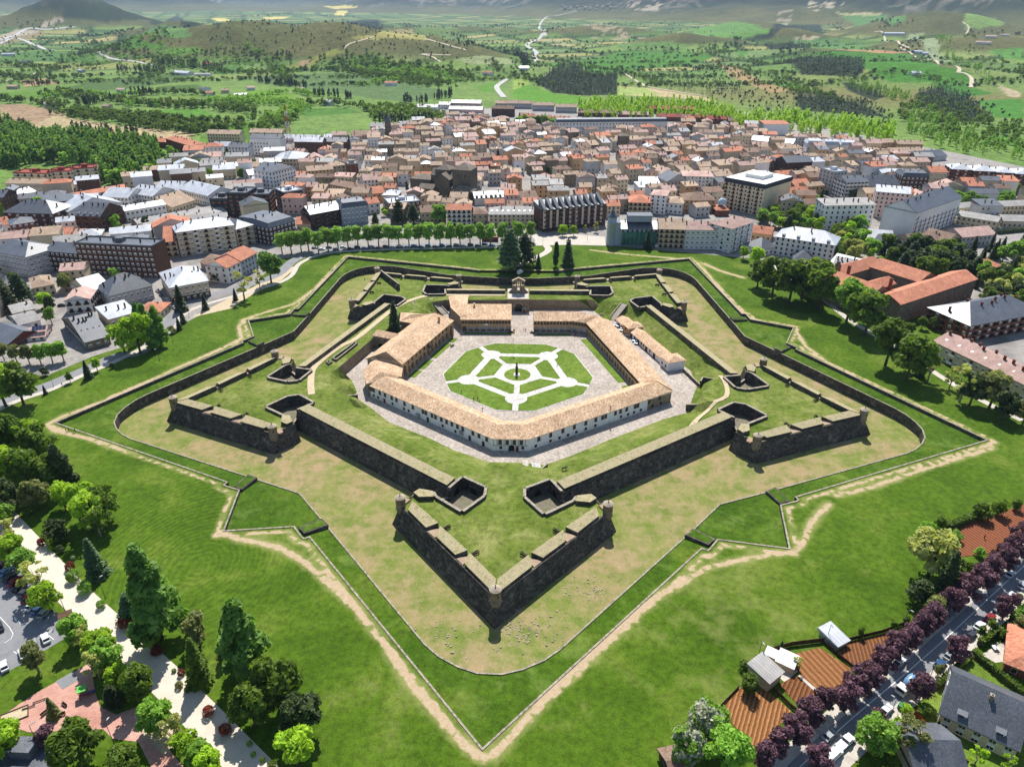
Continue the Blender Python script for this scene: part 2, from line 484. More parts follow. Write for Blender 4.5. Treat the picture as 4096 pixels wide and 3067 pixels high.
def sheet(name,pts,z,mat,kind='structure'):
 me=bpy.data.meshes.new(name)
 me.from_pydata([(float(p[0]),float(p[1]),float(z))for p in pts],[],[tuple(range(len(pts)))])
 me.materials.append(mat);me.update()
 if me.polygons[0].normal.z<0:me.flip_normals()
 add_uv(me)
 return tag(put(name,me),kind=kind)
def smooth_line(pts,step=3.0):
 P=[Vector((p[0],p[1]))for p in pts];out=[]
 for i in range(len(P)-1):
  a=P[max(i-1,0)];b=P[i];c=P[i+1];d=P[min(i+2,len(P)-1)]
  k=max(1,int((c-b).length/step))
  for j in range(k):
   t=j/k;t2=t*t;t3=t2*t
   out.append(0.5*((2*b)+(c-a)*t+(2*a-5*b+4*c-d)*t2+(3*b-a-3*c+d)*t3))
 out.append(P[-1]);return out
def ribbon(name,pts,w,z,mat,kind='structure',smooth=True,step=3.0,link=True):
 L=smooth_line(pts,step)if smooth else[Vector((p[0],p[1]))for p in pts]
 V=[];F=[]
 for i,p in enumerate(L):
  d=(L[min(i+1,len(L)-1)]-L[max(i-1,0)]).normalized();n=Vector((-d.y,d.x))*(w/2)
  for q in(p-n,p+n):
   V.append((q.x,q.y,(z(q.x,q.y)if callable(z)else z)))
 for i in range(len(L)-1):F.append((2*i,2*i+2,2*i+3,2*i+1))
 me=mesh_from(name,V,F,mat)
 return tag(put(name,me),kind=kind)
GATE=2
STAR=[];SCARP=[]
for k in range(5):
 STAR.append(bp(k,200.0,0))
 if k==GATE:STAR+=[rp(k,139.5,-36),rp(k,135.5,-25),rp(k,135.5,25),rp(k,139.5,36)]
 else:STAR+=[rp(k,140.6,-24.2),rp(k,142.4,-23.6),rp(k,142.2,-22.0),rp(k,140.6,-16.6),rp(k,156.6,-0.8),rp(k,140.6,15.6),rp(k,142.3,22.0),rp(k,142.2,23.4),rp(k,140.6,24.0)]
 SCARP+=[bp(k,167.9,-18.6),bp(k,171.8,-14.2),bp(k,175.0,-8.6),bp(k,176.8,-3.2),bp(k,176.8,3.2),bp(k,175.0,8.6),bp(k,171.8,14.2),bp(k,167.9,18.6)]
 if k==GATE:SCARP+=[rp(k,130.7,-45),rp(k,125.5,-12),rp(k,125.5,12),rp(k,130.7,45)]
 else:SCARP+=[rp(k,131.0,-18.2),rp(k,126.6,0),rp(k,130.8,17.6)]
TOPL=[(102.6,-19.6,0),(95.9,-15.8,0),(101.5,-7.4,0),(106.1,-7.5,0),(114.8,-14,0),(107.2,-23.5,0),(104.9,-24.6,1.2),(103.6,-30.4,2.4),(112.1,-35.8,3.0),(153.6,0,3.0),(112.1,35.8,2.4),(103.6,30.4,1.2),(104.9,24.6,0),(107.2,23.5,0),(114.8,14,0),(106.1,7.5,0),(101.5,7.4,0),(95.9,15.8,0),(102.6,19.6,2.5)]
TOP=[];BAT=[]
for k in range(5):
 for u,v,b in TOPL:TOP.append(bp(k,u,v));BAT.append(b)
BOT=offs(TOP,BAT)
ZD,ZC,ZP=-6.0,-4.0,1.6
PAV=[(-73.6,-27),(-64,-33),(-52.9,-46.4),(-36,-57.6),(-23.6,-67.5),(-9.5,-75.5),(4.2,-76),(12,-77.5),(23,-71),(41,-58.3),(64.8,-43),(77,-37),(81,-25.4),(86.3,-12.7),(86.5,3),(84.6,6.8),(75.4,35.8),(66.5,64.5),(52,64),(46.2,80),(-28.5,80),(-39.5,80),(-46.5,77),(-39,60),(-52,56),(-63,60),(-62.5,48),(-72,27),(-82.4,-5.6),(-77,-7.5),(-72,-19.8)]
SLOPE=[4,13,15,15,14,9,12,12,14,15,14,6,9,12,9,10,10,12,10,0.4,0.4,0.4,7,7,0.4,0.4,0.4,0.4,10,14,5]
def plat_z(x,y):
 P=np.stack([np.ravel(x),np.ravel(y)],-1).astype(float)
 n=len(PAV);bd=np.full(len(P),1e9);bw=np.ones(len(P))
 for i in range(n):
  d=dist_line(P,[PAV[i],PAV[(i+1)%n]])
  c=d<bd-1e-6
  bd=np.where(c,d,bd);bw=np.where(c,SLOPE[i],bw)
 t=np.clip(bd/bw,0,1);t=np.where(bw>1,t*t*(3-2*t)*0.5+t*0.5,t)
 z=ZC+(ZP-ZC)*t
 return np.where(inside(P,PAV),ZC,z)
 # near ground
WEAR=[([Vector((*p,0))for p in offs(STAR,2.0)],0.5,True)]
def wl(f,pts,w):WEAR.append(([at(*f(*q))for q in pts],w,False))
wl(Z9,[(0,545),(190,420),(380,375),(560,345),(720,325),(790,280),(820,200),(850,130),(960,20)],0.75)
wl(Z6,[(1020,1560),(1250,1500),(1500,1410),(1760,1330),(2010,1255),(1995,1235),(1800,1120),(1500,985),(1250,860),(1000,740),(830,610),(760,505),(640,480),(470,430),(330,310),(200,140),(125,68)],0.75)
wl(Z6,[(180,85),(280,130),(430,175)],1.1)
wl(Z4,[(2210,45),(2010,230),(1860,340),(1640,405),(1535,440),(1510,480),(1525,560),(1400,620),(1000,800),(700,940),(400,1050),(300,1100),(340,1140),(560,1190),(770,1260)],0.8)
wl(Z5,[(1600,0),(1800,25),(2212,60)],0.8)
wl(Z7,[(1370,195),(1480,240),(1640,270),(1750,300),(1900,390),(2050,520),(2170,640)],0.9)
wl(Z8,[(0,520),(140,700),(280,880),(450,1130),(620,1330),(800,1530),(900,1590),(980,1570),(1110,1430),(1300,1210),(1480,1030),(1700,850),(1950,610),(2170,500)],0.85)
def near_ground():
 P=grid(-480,480,-345,196,7.0,0.35)
 D=np.full(len(P),1e9)
 Q=grid(-260,240,-260,190,1.6,0.35,2)
 DQ=np.full(len(Q),1e9)
 for pts,w,cl in WEAR:DQ=np.minimum(DQ,dist_line(Q,pts,cl)/w)
 Q=Q[DQ<6]
 G=np.concatenate([P,Q]);G=G[~inside(G,offs(STAR,0.25))]
 box=[(-485,-350),(485,-350),(485,200),(-485,200)]
 V,F=cdt([box,offs(STAR,0.05)],G)
 c=V[F].mean(1);F=F[~inside(c,STAR)]
 wear=np.zeros(len(V));dry=np.zeros(len(V))
 for pts,w,cl in WEAR:
  d=dist_line(V,pts,cl)/w
  wear=np.maximum(wear,np.clip(1.05-d*0.5,0,1));dry=np.maximum(dry,np.clip(0.9-d*0.17,0,1))
 x,y=V[:,0],V[:,1]
 dry=np.maximum(dry,0.38*np.exp(-(((x-60)/60)**2+((y+165)/45)**2)))
 dry=np.maximum(dry,0.30*np.exp(-(((x+40)/45)**2+((y+195)/30)**2)))
 for px,py,rx,ry,am in((Z9,(380,640),24,10,.42),(Z9,(250,500),30,9,.4),(Z9,(1050,330),22,8,.34),(Z7,(1900,330),16,8,.4),(Z7,(1900,1000),14,10,.3),(Z6,(1000,700),30,14,.26),(Z8,(1800,800),26,14,.34),(Z8,(1500,1300),26,12,.3),(Z8,(200,1300),20,16,.26),(Z8,(2000,1100),22,12,.3)):
  q=at(*px(*py));dry=np.maximum(dry,am*np.exp(-(((x-q.x)/rx)**2+((y-q.y)/ry)**2)))
 dry=np.maximum(dry,.03)
 mc=at(*Z7(700,420));mow=np.hypot(x-mc.x-26,(y-mc.y)*0.8)
 mask=np.exp(-(((x+108)/45)**2+((y+120)/60)**2))*0.85
 m2=at(*Z4(1300,500));r2=np.hypot(x-m2.x-30,y-m2.y+6)
 k2=np.exp(-(((x-m2.x)/26)**2+((y-m2.y)/30)**2))*0.6
 mow=np.where(k2>mask,r2,mow);mask=np.maximum(mask,k2)
 me=mesh_from('lawn',np.c_[V,np.zeros(len(V))],F,M['lawn'],smooth=True)
 fattr(me,'wear',wear);fattr(me,'dry',dry);fattr(me,'mow',mow);fattr(me,'mowmask',mask)
 tag(put('lawn',me),kind='structure')
near_ground()
def ring(name,outer,inner,zo,zi,mat,pts=()):
 V,F=cdt([outer,inner],pts)
 c=V[F].mean(1);F=F[inside(c,outer)&~inside(c,inner)]
 do=dist_line(V,outer,True);di=dist_line(V,inner,True)
 z=zi+(zo-zi)*di/np.maximum(do+di,1e-6)
 return tag(put(name,mesh_from(name,np.c_[V,z],F,mat,smooth=True)),kind='structure')
ring('covered_way',STAR,SCARP,-1.25,-1.7,M['lush'],[p for p in grid(-210,215,-210,215,6.0)if inside(p,STAR)[0]and not inside(p,SCARP)[0]])
V,F=cdt([offs(SCARP,-0.02)],[p for p in grid(-190,190,-190,190,12.0)if inside(p,SCARP)[0]])
F=F[inside(V[F].mean(1),SCARP)]
tag(put('moat_floor',mesh_from('moat_floor',np.c_[V,np.full(len(V),ZD)],F,M['ditch'])),kind='structure')
def wall_ring(name,label,poly,w,z0,z1,mat,top,skip=()):
 b=MB();out=poly;inn=offs(poly,-w);n=len(poly)
 for i in range(n):
  if i in skip:continue
  j=(i+1)%n
  b.face([(*out[j],z0),(*out[i],z0),(*out[i],z1),(*out[j],z1)][::-1],0)
  b.face([(*inn[i],z0),(*inn[i],z1),(*inn[j],z1),(*inn[j],z0)],0)
  b.face([(*inn[i],z1),(*out[i],z1),(*out[j],z1),(*inn[j],z1)],1)
 return tag(b.build(name,[mat,top]),label,'stone wall')
gi=[i for i,p in enumerate(STAR)if abs(p[0]-rp(2,135.5,0)[0])<30 and p[1]>120]
wall_ring('covered_way_wall','low pale stone wall tracing the star outline between the lawn and the sunken grass walk',offs(STAR,0.1),0.55,-1.7,0.2,M['stone'],M['coping'],skip=(STAR.index(rp(2,135.5,-25)),))
wall_ring('moat_wall','tall dark stone wall lining the outer side of the dry moat, rounded at the points',offs(SCARP,0.55),0.5,-6.3,-1.42,M['stone'],M['coping'])
for k in range(5):
 if k==GATE:continue
 for sgn,nm in((-1,''),(1,'')):
  b=MB()
  P=[(131.6,18.7),(139.4,16.6),(140.2,20.6),(132.3,23.3)]
  P=[rp(k,u,v*sgn)for u,v in P]
  if sgn<0:P=P[::-1]
  b.prism(P,-2.2,-0.35,0);I=offs(P,-0.55)
  b.prism(I,-0.4,-0.3,1)
  place=['near left','near right','far right','','far left'][k]
  q=at(0,0,0)
  tag(b.build('traverse_bank',[M['stone'],M['lush']]),None,'stone bank','grass topped stone banks crossing the sunken walk')
TRAV=[o for o in COL.objects if o.name.startswith('traverse_bank')]
# the fort itself
FORT=thing('star_fort','five pointed star fort with dark battered stone ramparts, turfed parapets and round sentry boxes','fortress',(CX,CY,ZD))
def fpart(b,name,mats,parent=FORT):
 o=b.build(name,mats,parent);o.matrix_parent_inverse=Matrix.Translation((-CX,-CY,-ZD))if parent is FORT else Matrix.Identity(4);return o
def rampart():
 b=MB();n=len(TOP)
 for i in range(n):
  j=(i+1)%n
  if BAT[i]==0:
   continue
  b.face([(*BOT[i],ZD-0.3),(*BOT[j],ZD-0.3),(*TOP[j],1.75),(*TOP[i],1.75)],0)
 fpart(b,'rampart_wall',[M['stone']])
 b=MB()
 for i in range(n):
  j=(i+1)%n
  if BAT[i]>2:b.obox(TOP[i],TOP[j],0.6,1.55,2.0,0)
 fpart(b,'cordon_moulding',[M['stone']])
 G=grid(-165,165,-165,165,3.2,0.3,3)
 G=G[inside(G,offs(TOP,-0.8))]
 wo=[(PAV[i],PAV[(i+1)%len(PAV)])for i in range(len(PAV))if SLOPE[i]<1]
 G=G[~inside(G,offs(PAV,0.8))]
 V,F=cdt([TOP,offs(PAV,0.4),PAV],G)
 c=V[F].mean(1);F=F[inside(c,TOP)&~inside(c,PAV)]
 z=plat_z(V[:,0],V[:,1])
 z=z+0.5*(fbm(V[:,0]/9,V[:,1]/9,3)-0.47)*(np.abs(z-ZP)<0.3)*(dist_line(V,TOP,True)>1.5)
 W=np.c_[V,z]
 e1=W[F[:,1]]-W[F[:,0]];e2=W[F[:,2]]-W[F[:,0]]
 nn=np.cross(e1,e2);nn/=np.maximum(np.linalg.norm(nn,axis=1,keepdims=True),1e-9)
 mi=(np.abs(nn[:,2])<0.35).astype(int)
 me=mesh_from('terreplein',W,F,[M['plat'],M['stone_light']],mi,smooth=False)
 o=put('terreplein',me,FORT);o.matrix_parent_inverse=Matrix.Translation((-CX,-CY,-ZD))
 for k in range(5):
  for s in(-1,1):
   P=[(102.6,19.6),(95.9,15.8),(101.5,7.4),(106.1,7.5),(114.8,14),(107.2,23.5),(104.9,24.6)]
   P=[bp(k,u,v*s)for u,v in P]
   if s>0:P=P[::-1]
   ar=sum(P[i][0]*P[(i+1)%7][1]-P[(i+1)%7][0]*P[i][1]for i in range(7))
   if ar<0:P=P[::-1]
   b=MB()
   b.prism(P,ZD-0.2,-2.6,0,1)
   for i in range(7):
    p,q=P[i],P[(i+1)%7]
    L=math.hypot(q[0]-p[0],q[1]-p[1])
    mid=((p[0]+q[0])/2,(p[1]+q[1])/2)
    op=min((math.hypot(mid[0]-m[0],mid[1]-m[1]),t)for m,t in((bp(k,103.75,22.1*s),'open'),(bp(k,99.25,17.7*s),'rim'),(bp(k,98.7,11.6*s),'rim'),(bp(k,103.8,7.45*s),'rim'),(bp(k,110.4,10.7*s),'rim'),(bp(k,111,18.7*s),'rim'),(bp(k,106,24*s),'rim')))[1]
    if op=='rim':
     b.face([(*q,-2.6),(*p,-2.6),(*p,1.7),(*q,1.7)],0)
     b.obox(p,q,1.05,0.9,2.75,0,2,side=-0.5)
    else:
     b.obox(p,q,0.9,-2.7,-1.2,0,2)
   fpart(b,'gun_yard',[M['stone'],M['yard_floor'],M['coping']])
 for k in range(5):
  for s in(-1,1):
   for O1,O2,I2,I1 in(((115.7,32.3),(124.6,24.8),(122.9,20.9),(111.7,31.4)),((128.9,20.8),(137.0,13.7),(135.6,10.0),(124.3,20.1)),((141.0,10.3),(153.0,0.25),(147.6,0.25),(136.6,9.2))):
    q=[bp(k,u,v*s)for u,v in(O1,O2,I2,I1)]
    z=[3.0,3.0,3.75,3.75]
    if s>0:q=q[::-1];z=z[::-1]
    b=MB();b.prism(q,1.5,z,0,1);fpart(b,'parapet',[M['stone'],M['earth_top']])
   q=[bp(k,u,v*s)for u,v in((106.4,32.0),(104.2,30.2),(105.3,25.2),(108.4,24.6),(108.9,29.6))]
   if s>0:pass
   ar=sum(q[i][0]*q[(i+1)%5][1]-q[(i+1)%5][0]*q[i][1]for i in range(5))
   if ar<0:q=q[::-1]
   b=MB();b.prism(q,1.5,3.3,0,1);fpart(b,'parapet',[M['stone'],M['earth_top']])
   for f0 in((125.4,24.2,128.4,21.4),(137.8,13.2,140.4,11.0),(109.0,32.6,112.0,34.4)):
    a0=bp(k,f0[0],f0[1]*s);a1=bp(k,f0[2],f0[3]*s)
    d=Vector((a1[0]-a0[0],a1[1]-a0[1])).normalized();nrm=Vector((-d.y,d.x))*(1 if s<0 else-1)
    c0=Vector((CX,CY))-Vector(a0)
    if nrm.dot(c0)<0:nrm=-nrm
    q=[Vector(a0),Vector(a1),Vector(a1)+nrm*3.4-d*0.9,Vector(a0)+nrm*3.4+d*0.9]
    ar=sum(q[i].x*q[(i+1)%4].y-q[(i+1)%4].x*q[i].y for i in range(4))
    if ar<0:q=q[::-1]
    b=MB();b.prism([(p.x,p.y)for p in q],1.5,2.15,0,0);fpart(b,'embrasure_floor',[M['red_earth']])
  def bar(p,q,w=4.2):
   d=Vector((q[0]-p[0],q[1]-p[1])).normalized();n=Vector((-d.y,d.x))
   P=[Vector(p)+n*0.3,Vector(q)+n*0.3,Vector(q)+n*(0.3+w),Vector(p)+n*(0.3+w)]
   b=MB();b.prism([(v.x,v.y)for v in P],1.5,[3.0,3.0,3.75,3.75],0,1);fpart(b,'parapet',[M['stone'],M['earth_top']])
  p=Vector(bp(k,102.6,19.6));q=Vector(bp(k+1,102.6,-19.6))
  if k==GATE:
   m0=p+(q-p)*0.42;m1=p+(q-p)*0.585
   bar(p+(q-p)*0.02,m0);bar(m1,q-(q-p)*0.02)
  else:bar(p+(q-p)*0.02,q-(q-p)*0.02)
 b=MB()
 b.tube([(0.25,-3.6),(0.9,-2.4),(1.35,-1.2),(1.75,0.2),(1.85,0.6),(1.7,0.8),(1.7,4.9),(1.85,5.0),(1.85,5.25)],20,0)
 shaft=b.mesh('sentry_box',[M['stone_light']])
 b=MB();b.tube([(1.9,5.25),(1.2,5.75),(0.5,6.1),(0.16,6.2),(0.12,6.6),(0.22,6.8),(0.0,7.0)],20,0)
 roof=b.mesh('sentry_roof',[mottled('sentry_roof_tiles',hx('#8d7f6d'),hx('#b0a28e'),1.2,hx('#6f6458'),coord='obj',fine=4)])
 b=MB()
 for t in(0.4,1.7,3.6,5.2):
  c,s_=math.cos(t),math.sin(t)
  b.prism([(1.66*c-0.16*-s_,1.66*s_-0.16*c),(1.74*c-0.16*-s_,1.74*s_-0.16*c),(1.74*c+0.16*-s_,1.74*s_+0.16*c),(1.66*c+0.16*-s_,1.66*s_+0.16*c)],3.0,3.8,0)
 slit=b.mesh('loophole',[mottled('dark_opening',hx('#1c1917'),hx('#26221f'),1)])
 for k in range(5):
  for u,v in((153.3,0),(112.0,35.5),(112.0,-35.5)):
   x,y=bp(k,u,v)
   o=put('sentry_box',shaft,FORT);o.matrix_parent_inverse=Matrix.Translation((-CX,-CY,-ZD));o.location=(x,y,0)
   put('sentry_roof',roof,o);put('loophole',slit,o)
rampart()
sheet('courtyard',PAV,ZC,M['cobble'])
def plz(x,y,d=0.06):return float(plat_z(x,y)[0])+d
ribbon('path',[at(*q,1.6)for q in(A2(1330,420),A2(1325,300),A2(1360,180),A2(1560,20),A4(280,980),A4(680,660),A4(900,530),A4(1200,445),A4(1600,440),A4(2150,440))],3.0,lambda x,y:max(plz(x,y),1.75),M['dirt'])
ribbon('path',[at(*q,1.6)for q in(A3(600,700),A3(760,510),A3(900,440),A3(900,340),A3(850,260))],2.0,lambda x,y:plz(x,y,0.3),M['dirt'])
# buildings round the courtyard
TAN=[hx('#b89878'),hx('#d1b291'),hx('#9b7758'),hx('#e0c9ab'),hx('#c09a78'),hx('#a88666'),hx('#d8bb9a')]
M['old_tile']=tiled('barrel_tiles',TAN,0.42,0.75,patch=0.22)
M['ochre']=mottled('ochre_stone',hx('#b08d68'),hx('#c7a37a'),0.3,hx('#9a7a58'),fine=2.0)
M['whitewash']=mottled('whitewashed_plaster',hx('#dcdde0'),hx('#e8e9eb'),0.25,hx('#cbc9c5'),fine=0.9,fine_amt=0.12)
M['dark_fill']=mottled('glass_and_arch_shade',hx('#15181c'),hx('#22262b'),0.8,rough=0.25,spec=0.5)  # dark panes; also painted as the shade inside open archways
M['frame']=mottled('timber_frame',hx('#4a3628'),hx('#5d4635'),1.0)
M['dark_wood']=mottled('dark_wood',hx('#3a2a20'),hx('#4c382b'),1.0)
M['stone_ledge']=mottled('pale_ledge',hx('#a9987f'),hx('#beac92'),0.5)
def win_mesh(w,h,mats,sill=True,depth=0.10):
 """a window standing in the xz plane facing -y: surround, pane, glazing bar, sill"""
 b=MB();t=0.09
 b.box(-w/2,w/2,-0.02,0.03,0,h,1)
 for x0,x1,z0,z1 in((-w/2-t,-w/2,-t,h+t),(w/2,w/2+t,-t,h+t),(-w/2,w/2,h,h+t),(-w/2,w/2,-t,0),(-0.04,0.04,0,h)):
  b.box(x0,x1,-depth,0.03,z0,z1,0,bottom=True)
 if sill:b.box(-w/2-0.2,w/2+0.2,-depth-0.12,0,-0.2,-t,0,bottom=True)
 return b.mesh('window',mats)
def on_wall(mesh,name,parent,p,q,t,z,out=0.06,sc=None,scene=False):
 """stand a part on the wall running p->q (its outside on the right hand) at distance t"""
 d=Vector((q[0]-p[0],q[1]-p[1]));d.normalize()
 n=Vector((d.y,-d.x))
 o=put(name,mesh,parent,(p[0]+d.x*t+n.x*out,p[1]+d.y*t+n.y*out,z),math.atan2(d.y,d.x),sc)
 return o
def arcade(b,p,q,n,z0,zs,zt,pier,m=0,out=0.0):
 """wall with n round arches from p to q, outside on the right hand; zs springing, zt top"""
 d=Vector((q[0]-p[0],q[1]-p[1]));L=d.length;d.normalize();nn=Vector((d.y,-d.x))
 bay=L/n;r=(bay-pier)/2
 def P(t,z,o=0.0):return(p[0]+d.x*t+nn.x*(out+o),p[1]+d.y*t+nn.y*(out+o),z)
 K=8
 for i in range(n):
  t0=i*bay;c=t0+bay/2
  for a,e in((t0,t0+pier/2),(t0+bay-pier/2,t0+bay)):
   b.face([P(a,z0),P(e,z0),P(e,zt),P(a,zt)],m)
  b.face([P(t0+pier/2,z0),P(t0+pier/2,z0,-0.6),P(t0+pier/2,zs,-0.6),P(t0+pier/2,zs)][::-1],m)
  b.face([P(t0+bay-pier/2,z0),P(t0+bay-pier/2,z0,-0.6),P(t0+bay-pier/2,zs,-0.6),P(t0+bay-pier/2,zs)],m)
  for k in range(K):
   a0=PI-PI*k/K;a1=PI-PI*(k+1)/K
   x0,x1=c+r*math.cos(a0),c+r*math.cos(a1);y0,y1=zs+r*math.sin(a0),zs+r*math.sin(a1)
   b.face([P(x0,y0),P(x1,y1),P(x1,zt),P(x0,zt)],m)
   b.face([P(x0,y0),P(x0,y0,-0.6),P(x1,y1,-0.6),P(x1,y1)],m)
def sweep_roof(b,O,I,zo,zi,Rg,zr,m=0,th=0.22):
 """double pitched roof between outer and inner eaves"""
 for k in range(len(O)-1):
  b.face([(*O[k],zo[k]),(*O[k+1],zo[k+1]),(*Rg[k+1],zr[k+1]),(*Rg[k],zr[k])],m)
  b.face([(*I[k+1],zi[k+1]),(*I[k],zi[k]),(*Rg[k],zr[k]),(*Rg[k+1],zr[k+1])],m)
  b.face([(*O[k],zo[k]-th),(*O[k+1],zo[k+1]-th),(*O[k+1],zo[k+1]),(*O[k],zo[k])],m)
  b.face([(*I[k+1],zi[k+1]-th),(*I[k],zi[k]-th),(*I[k],zi[k]),(*I[k+1],zi[k+1])],m)
  b.face([(*O[k],zo[k]-th),(*I[k],zi[k]-th),(*I[k+1],zi[k+1]-th),(*O[k+1],zo[k+1]-th)],m)
 for k,fl in((0,False),(len(O)-1,True)):
  f=[(*O[k],zo[k]),(*Rg[k],zr[k]),(*I[k],zi[k]),(*I[k],zi[k]-th),(*O[k],zo[k]-th)]
  b.face(f[::-1]if fl else f,m)
mid=lambda a,c,t=0.5:(a[0]+(c[0]-a[0])*t,a[1]+(c[1]-a[1])*t)
def inset_line(L,toward,d):
 return[mid(a,c,d/max(1e-6,math.hypot(c[0]-a[0],c[1]-a[1])))for a,c in zip(L,toward)]
O_=[(-65.4,-24.0),(-8.3,-68.0),(6.1,-68.3),(70.9,-28.5)]
I_=[(-52.5,-16.8),(-4.7,-54.2),(3.5,-54.2),(57.3,-21.5)]
RG=[mid(a,c,0.5)for a,c in zip(O_,I_)]
def front_barracks():
 t=thing('barracks','long white barracks with tan tiled roof bent round the front of the courtyard','barracks',(0,0,ZC))
 inv=lambda o:setattr(o,'matrix_parent_inverse',Matrix.Translation((0,0,-ZC)))
 wo=inset_line(O_,I_,0.5);wi=inset_line(I_,O_,0.5)
 b=MB()
 for k in range(3):
  b.face([(*wo[k],ZC-.2),(*wo[k+1],ZC-.2),(*wo[k+1],1.75),(*wo[k],1.75)],0)
  b.face([(*wi[k+1],ZC-.2),(*wi[k],ZC-.2),(*wi[k],2.0),(*wi[k+1],2.0)],1)
 b.face([(*wi[0],ZC),(*wo[0],ZC),(*wo[0],1.8),(*RG[0],4.5),(*wi[0],1.9)],0)
 inv(b.build('wall',[M['whitewash'],M['ochre']],t))
 p,q=wo[2],wo[3];d=Vector((q[0]-p[0],q[1]-p[1]));L=d.length;d/=L;n=Vector((d.y,-d.x))*0.03
 a=Vector(p)+d*(L-13.5)+n;e=Vector(q)+n
 b=MB();b.face([(*a,ZC-.2),(*e,ZC-.2),(*e,0.9),(*a,0.9)],0);inv(b.build('bare_masonry',[M['stone_light']],t))
 b=MB();sweep_roof(b,O_,I_,[1.8]*4,[1.9,1.9,1.9,2.2],RG,[4.5,4.5,4.5,4.9]);inv(b.build('roof',[M['old_tile']],t))
 up=win_mesh(1.15,1.6,[M['frame'],M['dark_fill']]);lo=win_mesh(0.9,1.0,[M['dark_wood'],M['dark_fill']],False)
 dr=win_mesh(1.0,2.1,[M['dark_wood'],M['dark_wood']],False)
 p,q=wo[0],wo[1];L=math.hypot(q[0]-p[0],q[1]-p[1])
 x0,x1=240,1750
 for x in(278,325,400,463,545,602,700,802,925,960,1035,1078,1150,1214,1278,1345,1410,1533,1608,1702):
  pp=at(*A6(x,440+(x-240)*0.437),0.0)
  f=min(max(0.012,Vector((pp.x-p[0],pp.y-p[1])).dot(Vector((q[0]-p[0],q[1]-p[1])).normalized())/L),0.985)
  inv(on_wall(up,'window',t,p,q,f*L,-0.6))
 for f in(0.03,0.07,0.2,0.3,0.34,0.5,0.62,0.72,0.83,0.93):
  inv(on_wall(dr if f in(0.5,0.83,0.93)else lo,'door' if f in(0.5,0.83,0.93)else 'vent_window',t,p,q,f*L,-3.9 if f in(0.5,0.83,0.93)else-3.2))
 rd=win_mesh(1.0,1.9,[M['red_door'],M['red_door']],False);inv(tag(on_wall(rd,'door',t,p,q,0.128*L,-3.9),'small red door'))
 p,q=wo[1],wo[2];L=math.hypot(q[0]-p[0],q[1]-p[1])
 for f in(0.2,0.4,0.6,0.8):inv(on_wall(win_mesh(1.25,1.7,[M['frame'],M['dark_fill']])if f==0.2 else up,'window',t,p,q,f*L,-0.7))
 for f in(0.22,0.84):inv(on_wall(lo,'vent_window',t,p,q,f*L,-3.0))
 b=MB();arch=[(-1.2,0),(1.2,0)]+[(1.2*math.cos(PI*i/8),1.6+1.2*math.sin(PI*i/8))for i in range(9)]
 b.face([(x,-0.02,z)for x,z in arch],0);inv(on_wall(b.mesh('doorway',[M['dark_fill']]),'doorway',t,p,q,0.52*L,ZC+0.02,0.05))
 b=MB()
 for x in(0.02,1.55,2.9,4.35,5.8,7.2,8.7,10.1,11.5,12.9):b.box(x,x+0.16,-0.06,0,-1.5,1.6,0)
 b.box(0,L,-0.07,-0.01,-1.62,-1.42,0);m=b.mesh('timber_posts',[M['frame']])
 inv(put('timber_posts',m,t,(p[0],p[1],0),math.atan2(q[1]-p[1],q[0]-p[0])))
 inv(on_wall(rd,'door',t,p,q,0.68*L,-3.9))
 p,q=wo[2],wo[3];L=math.hypot(q[0]-p[0],q[1]-p[1])
 for x,y in((136,630),(222,603),(306,573),(387,545),(467,517),(536,492),(583,476),(604,468),(676,446),(711,434),(754,419),(815,399),(834,392),(912,366),(987,340)):
  pp=at(*A7(x,y),0.1);f=Vector((pp.x-p[0],pp.y-p[1])).dot(Vector((q[0]-p[0],q[1]-p[1])).normalized())
  inv(on_wall(up,'window',t,p,q,min(max(f,1),L-1.5),-0.6))
 for x,y in((125,687),(227,650),(290,627),(349,606),(408,586),(473,562),(540,538),(720,475),(770,458),(811,443),(859,427),(940,398),(998,376)):
  pp=at(*A7(x,y),-2.7);f=Vector((pp.x-p[0],pp.y-p[1])).dot(Vector((q[0]-p[0],q[1]-p[1])).normalized())
  inv(on_wall(lo,'vent_window',t,p,q,min(max(f,1),L-1.5),-3.2))
 b=MB();b.tube([(0.2,0),(0.2,1.9),(0.42,1.95),(0.36,2.2),(0,2.35)],10,0)
 c=at(*A7(636,415),3.0);inv(b.build('chimney',[M['steel']],t,(c.x,c.y,2.4)))
 b=MB();b.box(-.8,.8,-.5,.5,0,2.2);c=at(*A6(832,835),ZC)
 tag(b.build('air_unit',[M['steel']],None,(c.x,c.y,ZC),-0.66),'grey metal cabinet standing against the white barracks wall','cabinet')
 b=MB()
 for i in(0,1.15):
  for j in(0,1.0):b.box(i,i+1.0,-0.45,0,j,j+0.85);
 c=at(*A6(1312,1020),-2.0);p,q=wo[0],wo[1]
 f=Vector((c.x-p[0],c.y-p[1])).dot(Vector((q[0]-p[0],q[1]-p[1])).normalized())
 d=Vector((q[0]-p[0],q[1]-p[1])).normalized()
 o=b.build('wall_air_conditioner',[M['steel']],t,(p[0]+d.x*f,p[1]+d.y*f,-3.0),math.atan2(d.y,d.x));inv(o);o['kind']='stuff';del o['kind']
M['red_door']=mottled('red_painted_wood',hx('#7d2a20'),hx('#8f3428'),1.0)
M['steel']=mottled('galvanised_steel',hx('#8f9190'),hx('#a7a9a8'),1.2,rough=0.45,spec=0.5)
front_barracks()
O2=[(71.2,-28.0),(52.0,50.0),(37.5,61.3),(11.2,61.5)]
I2=[(57.5,-21.3),(38.9,45.4),(31.6,47.4),(11.0,47.3)]
RG2=[mid(a,c,0.5)for a,c in zip(O2,I2)]
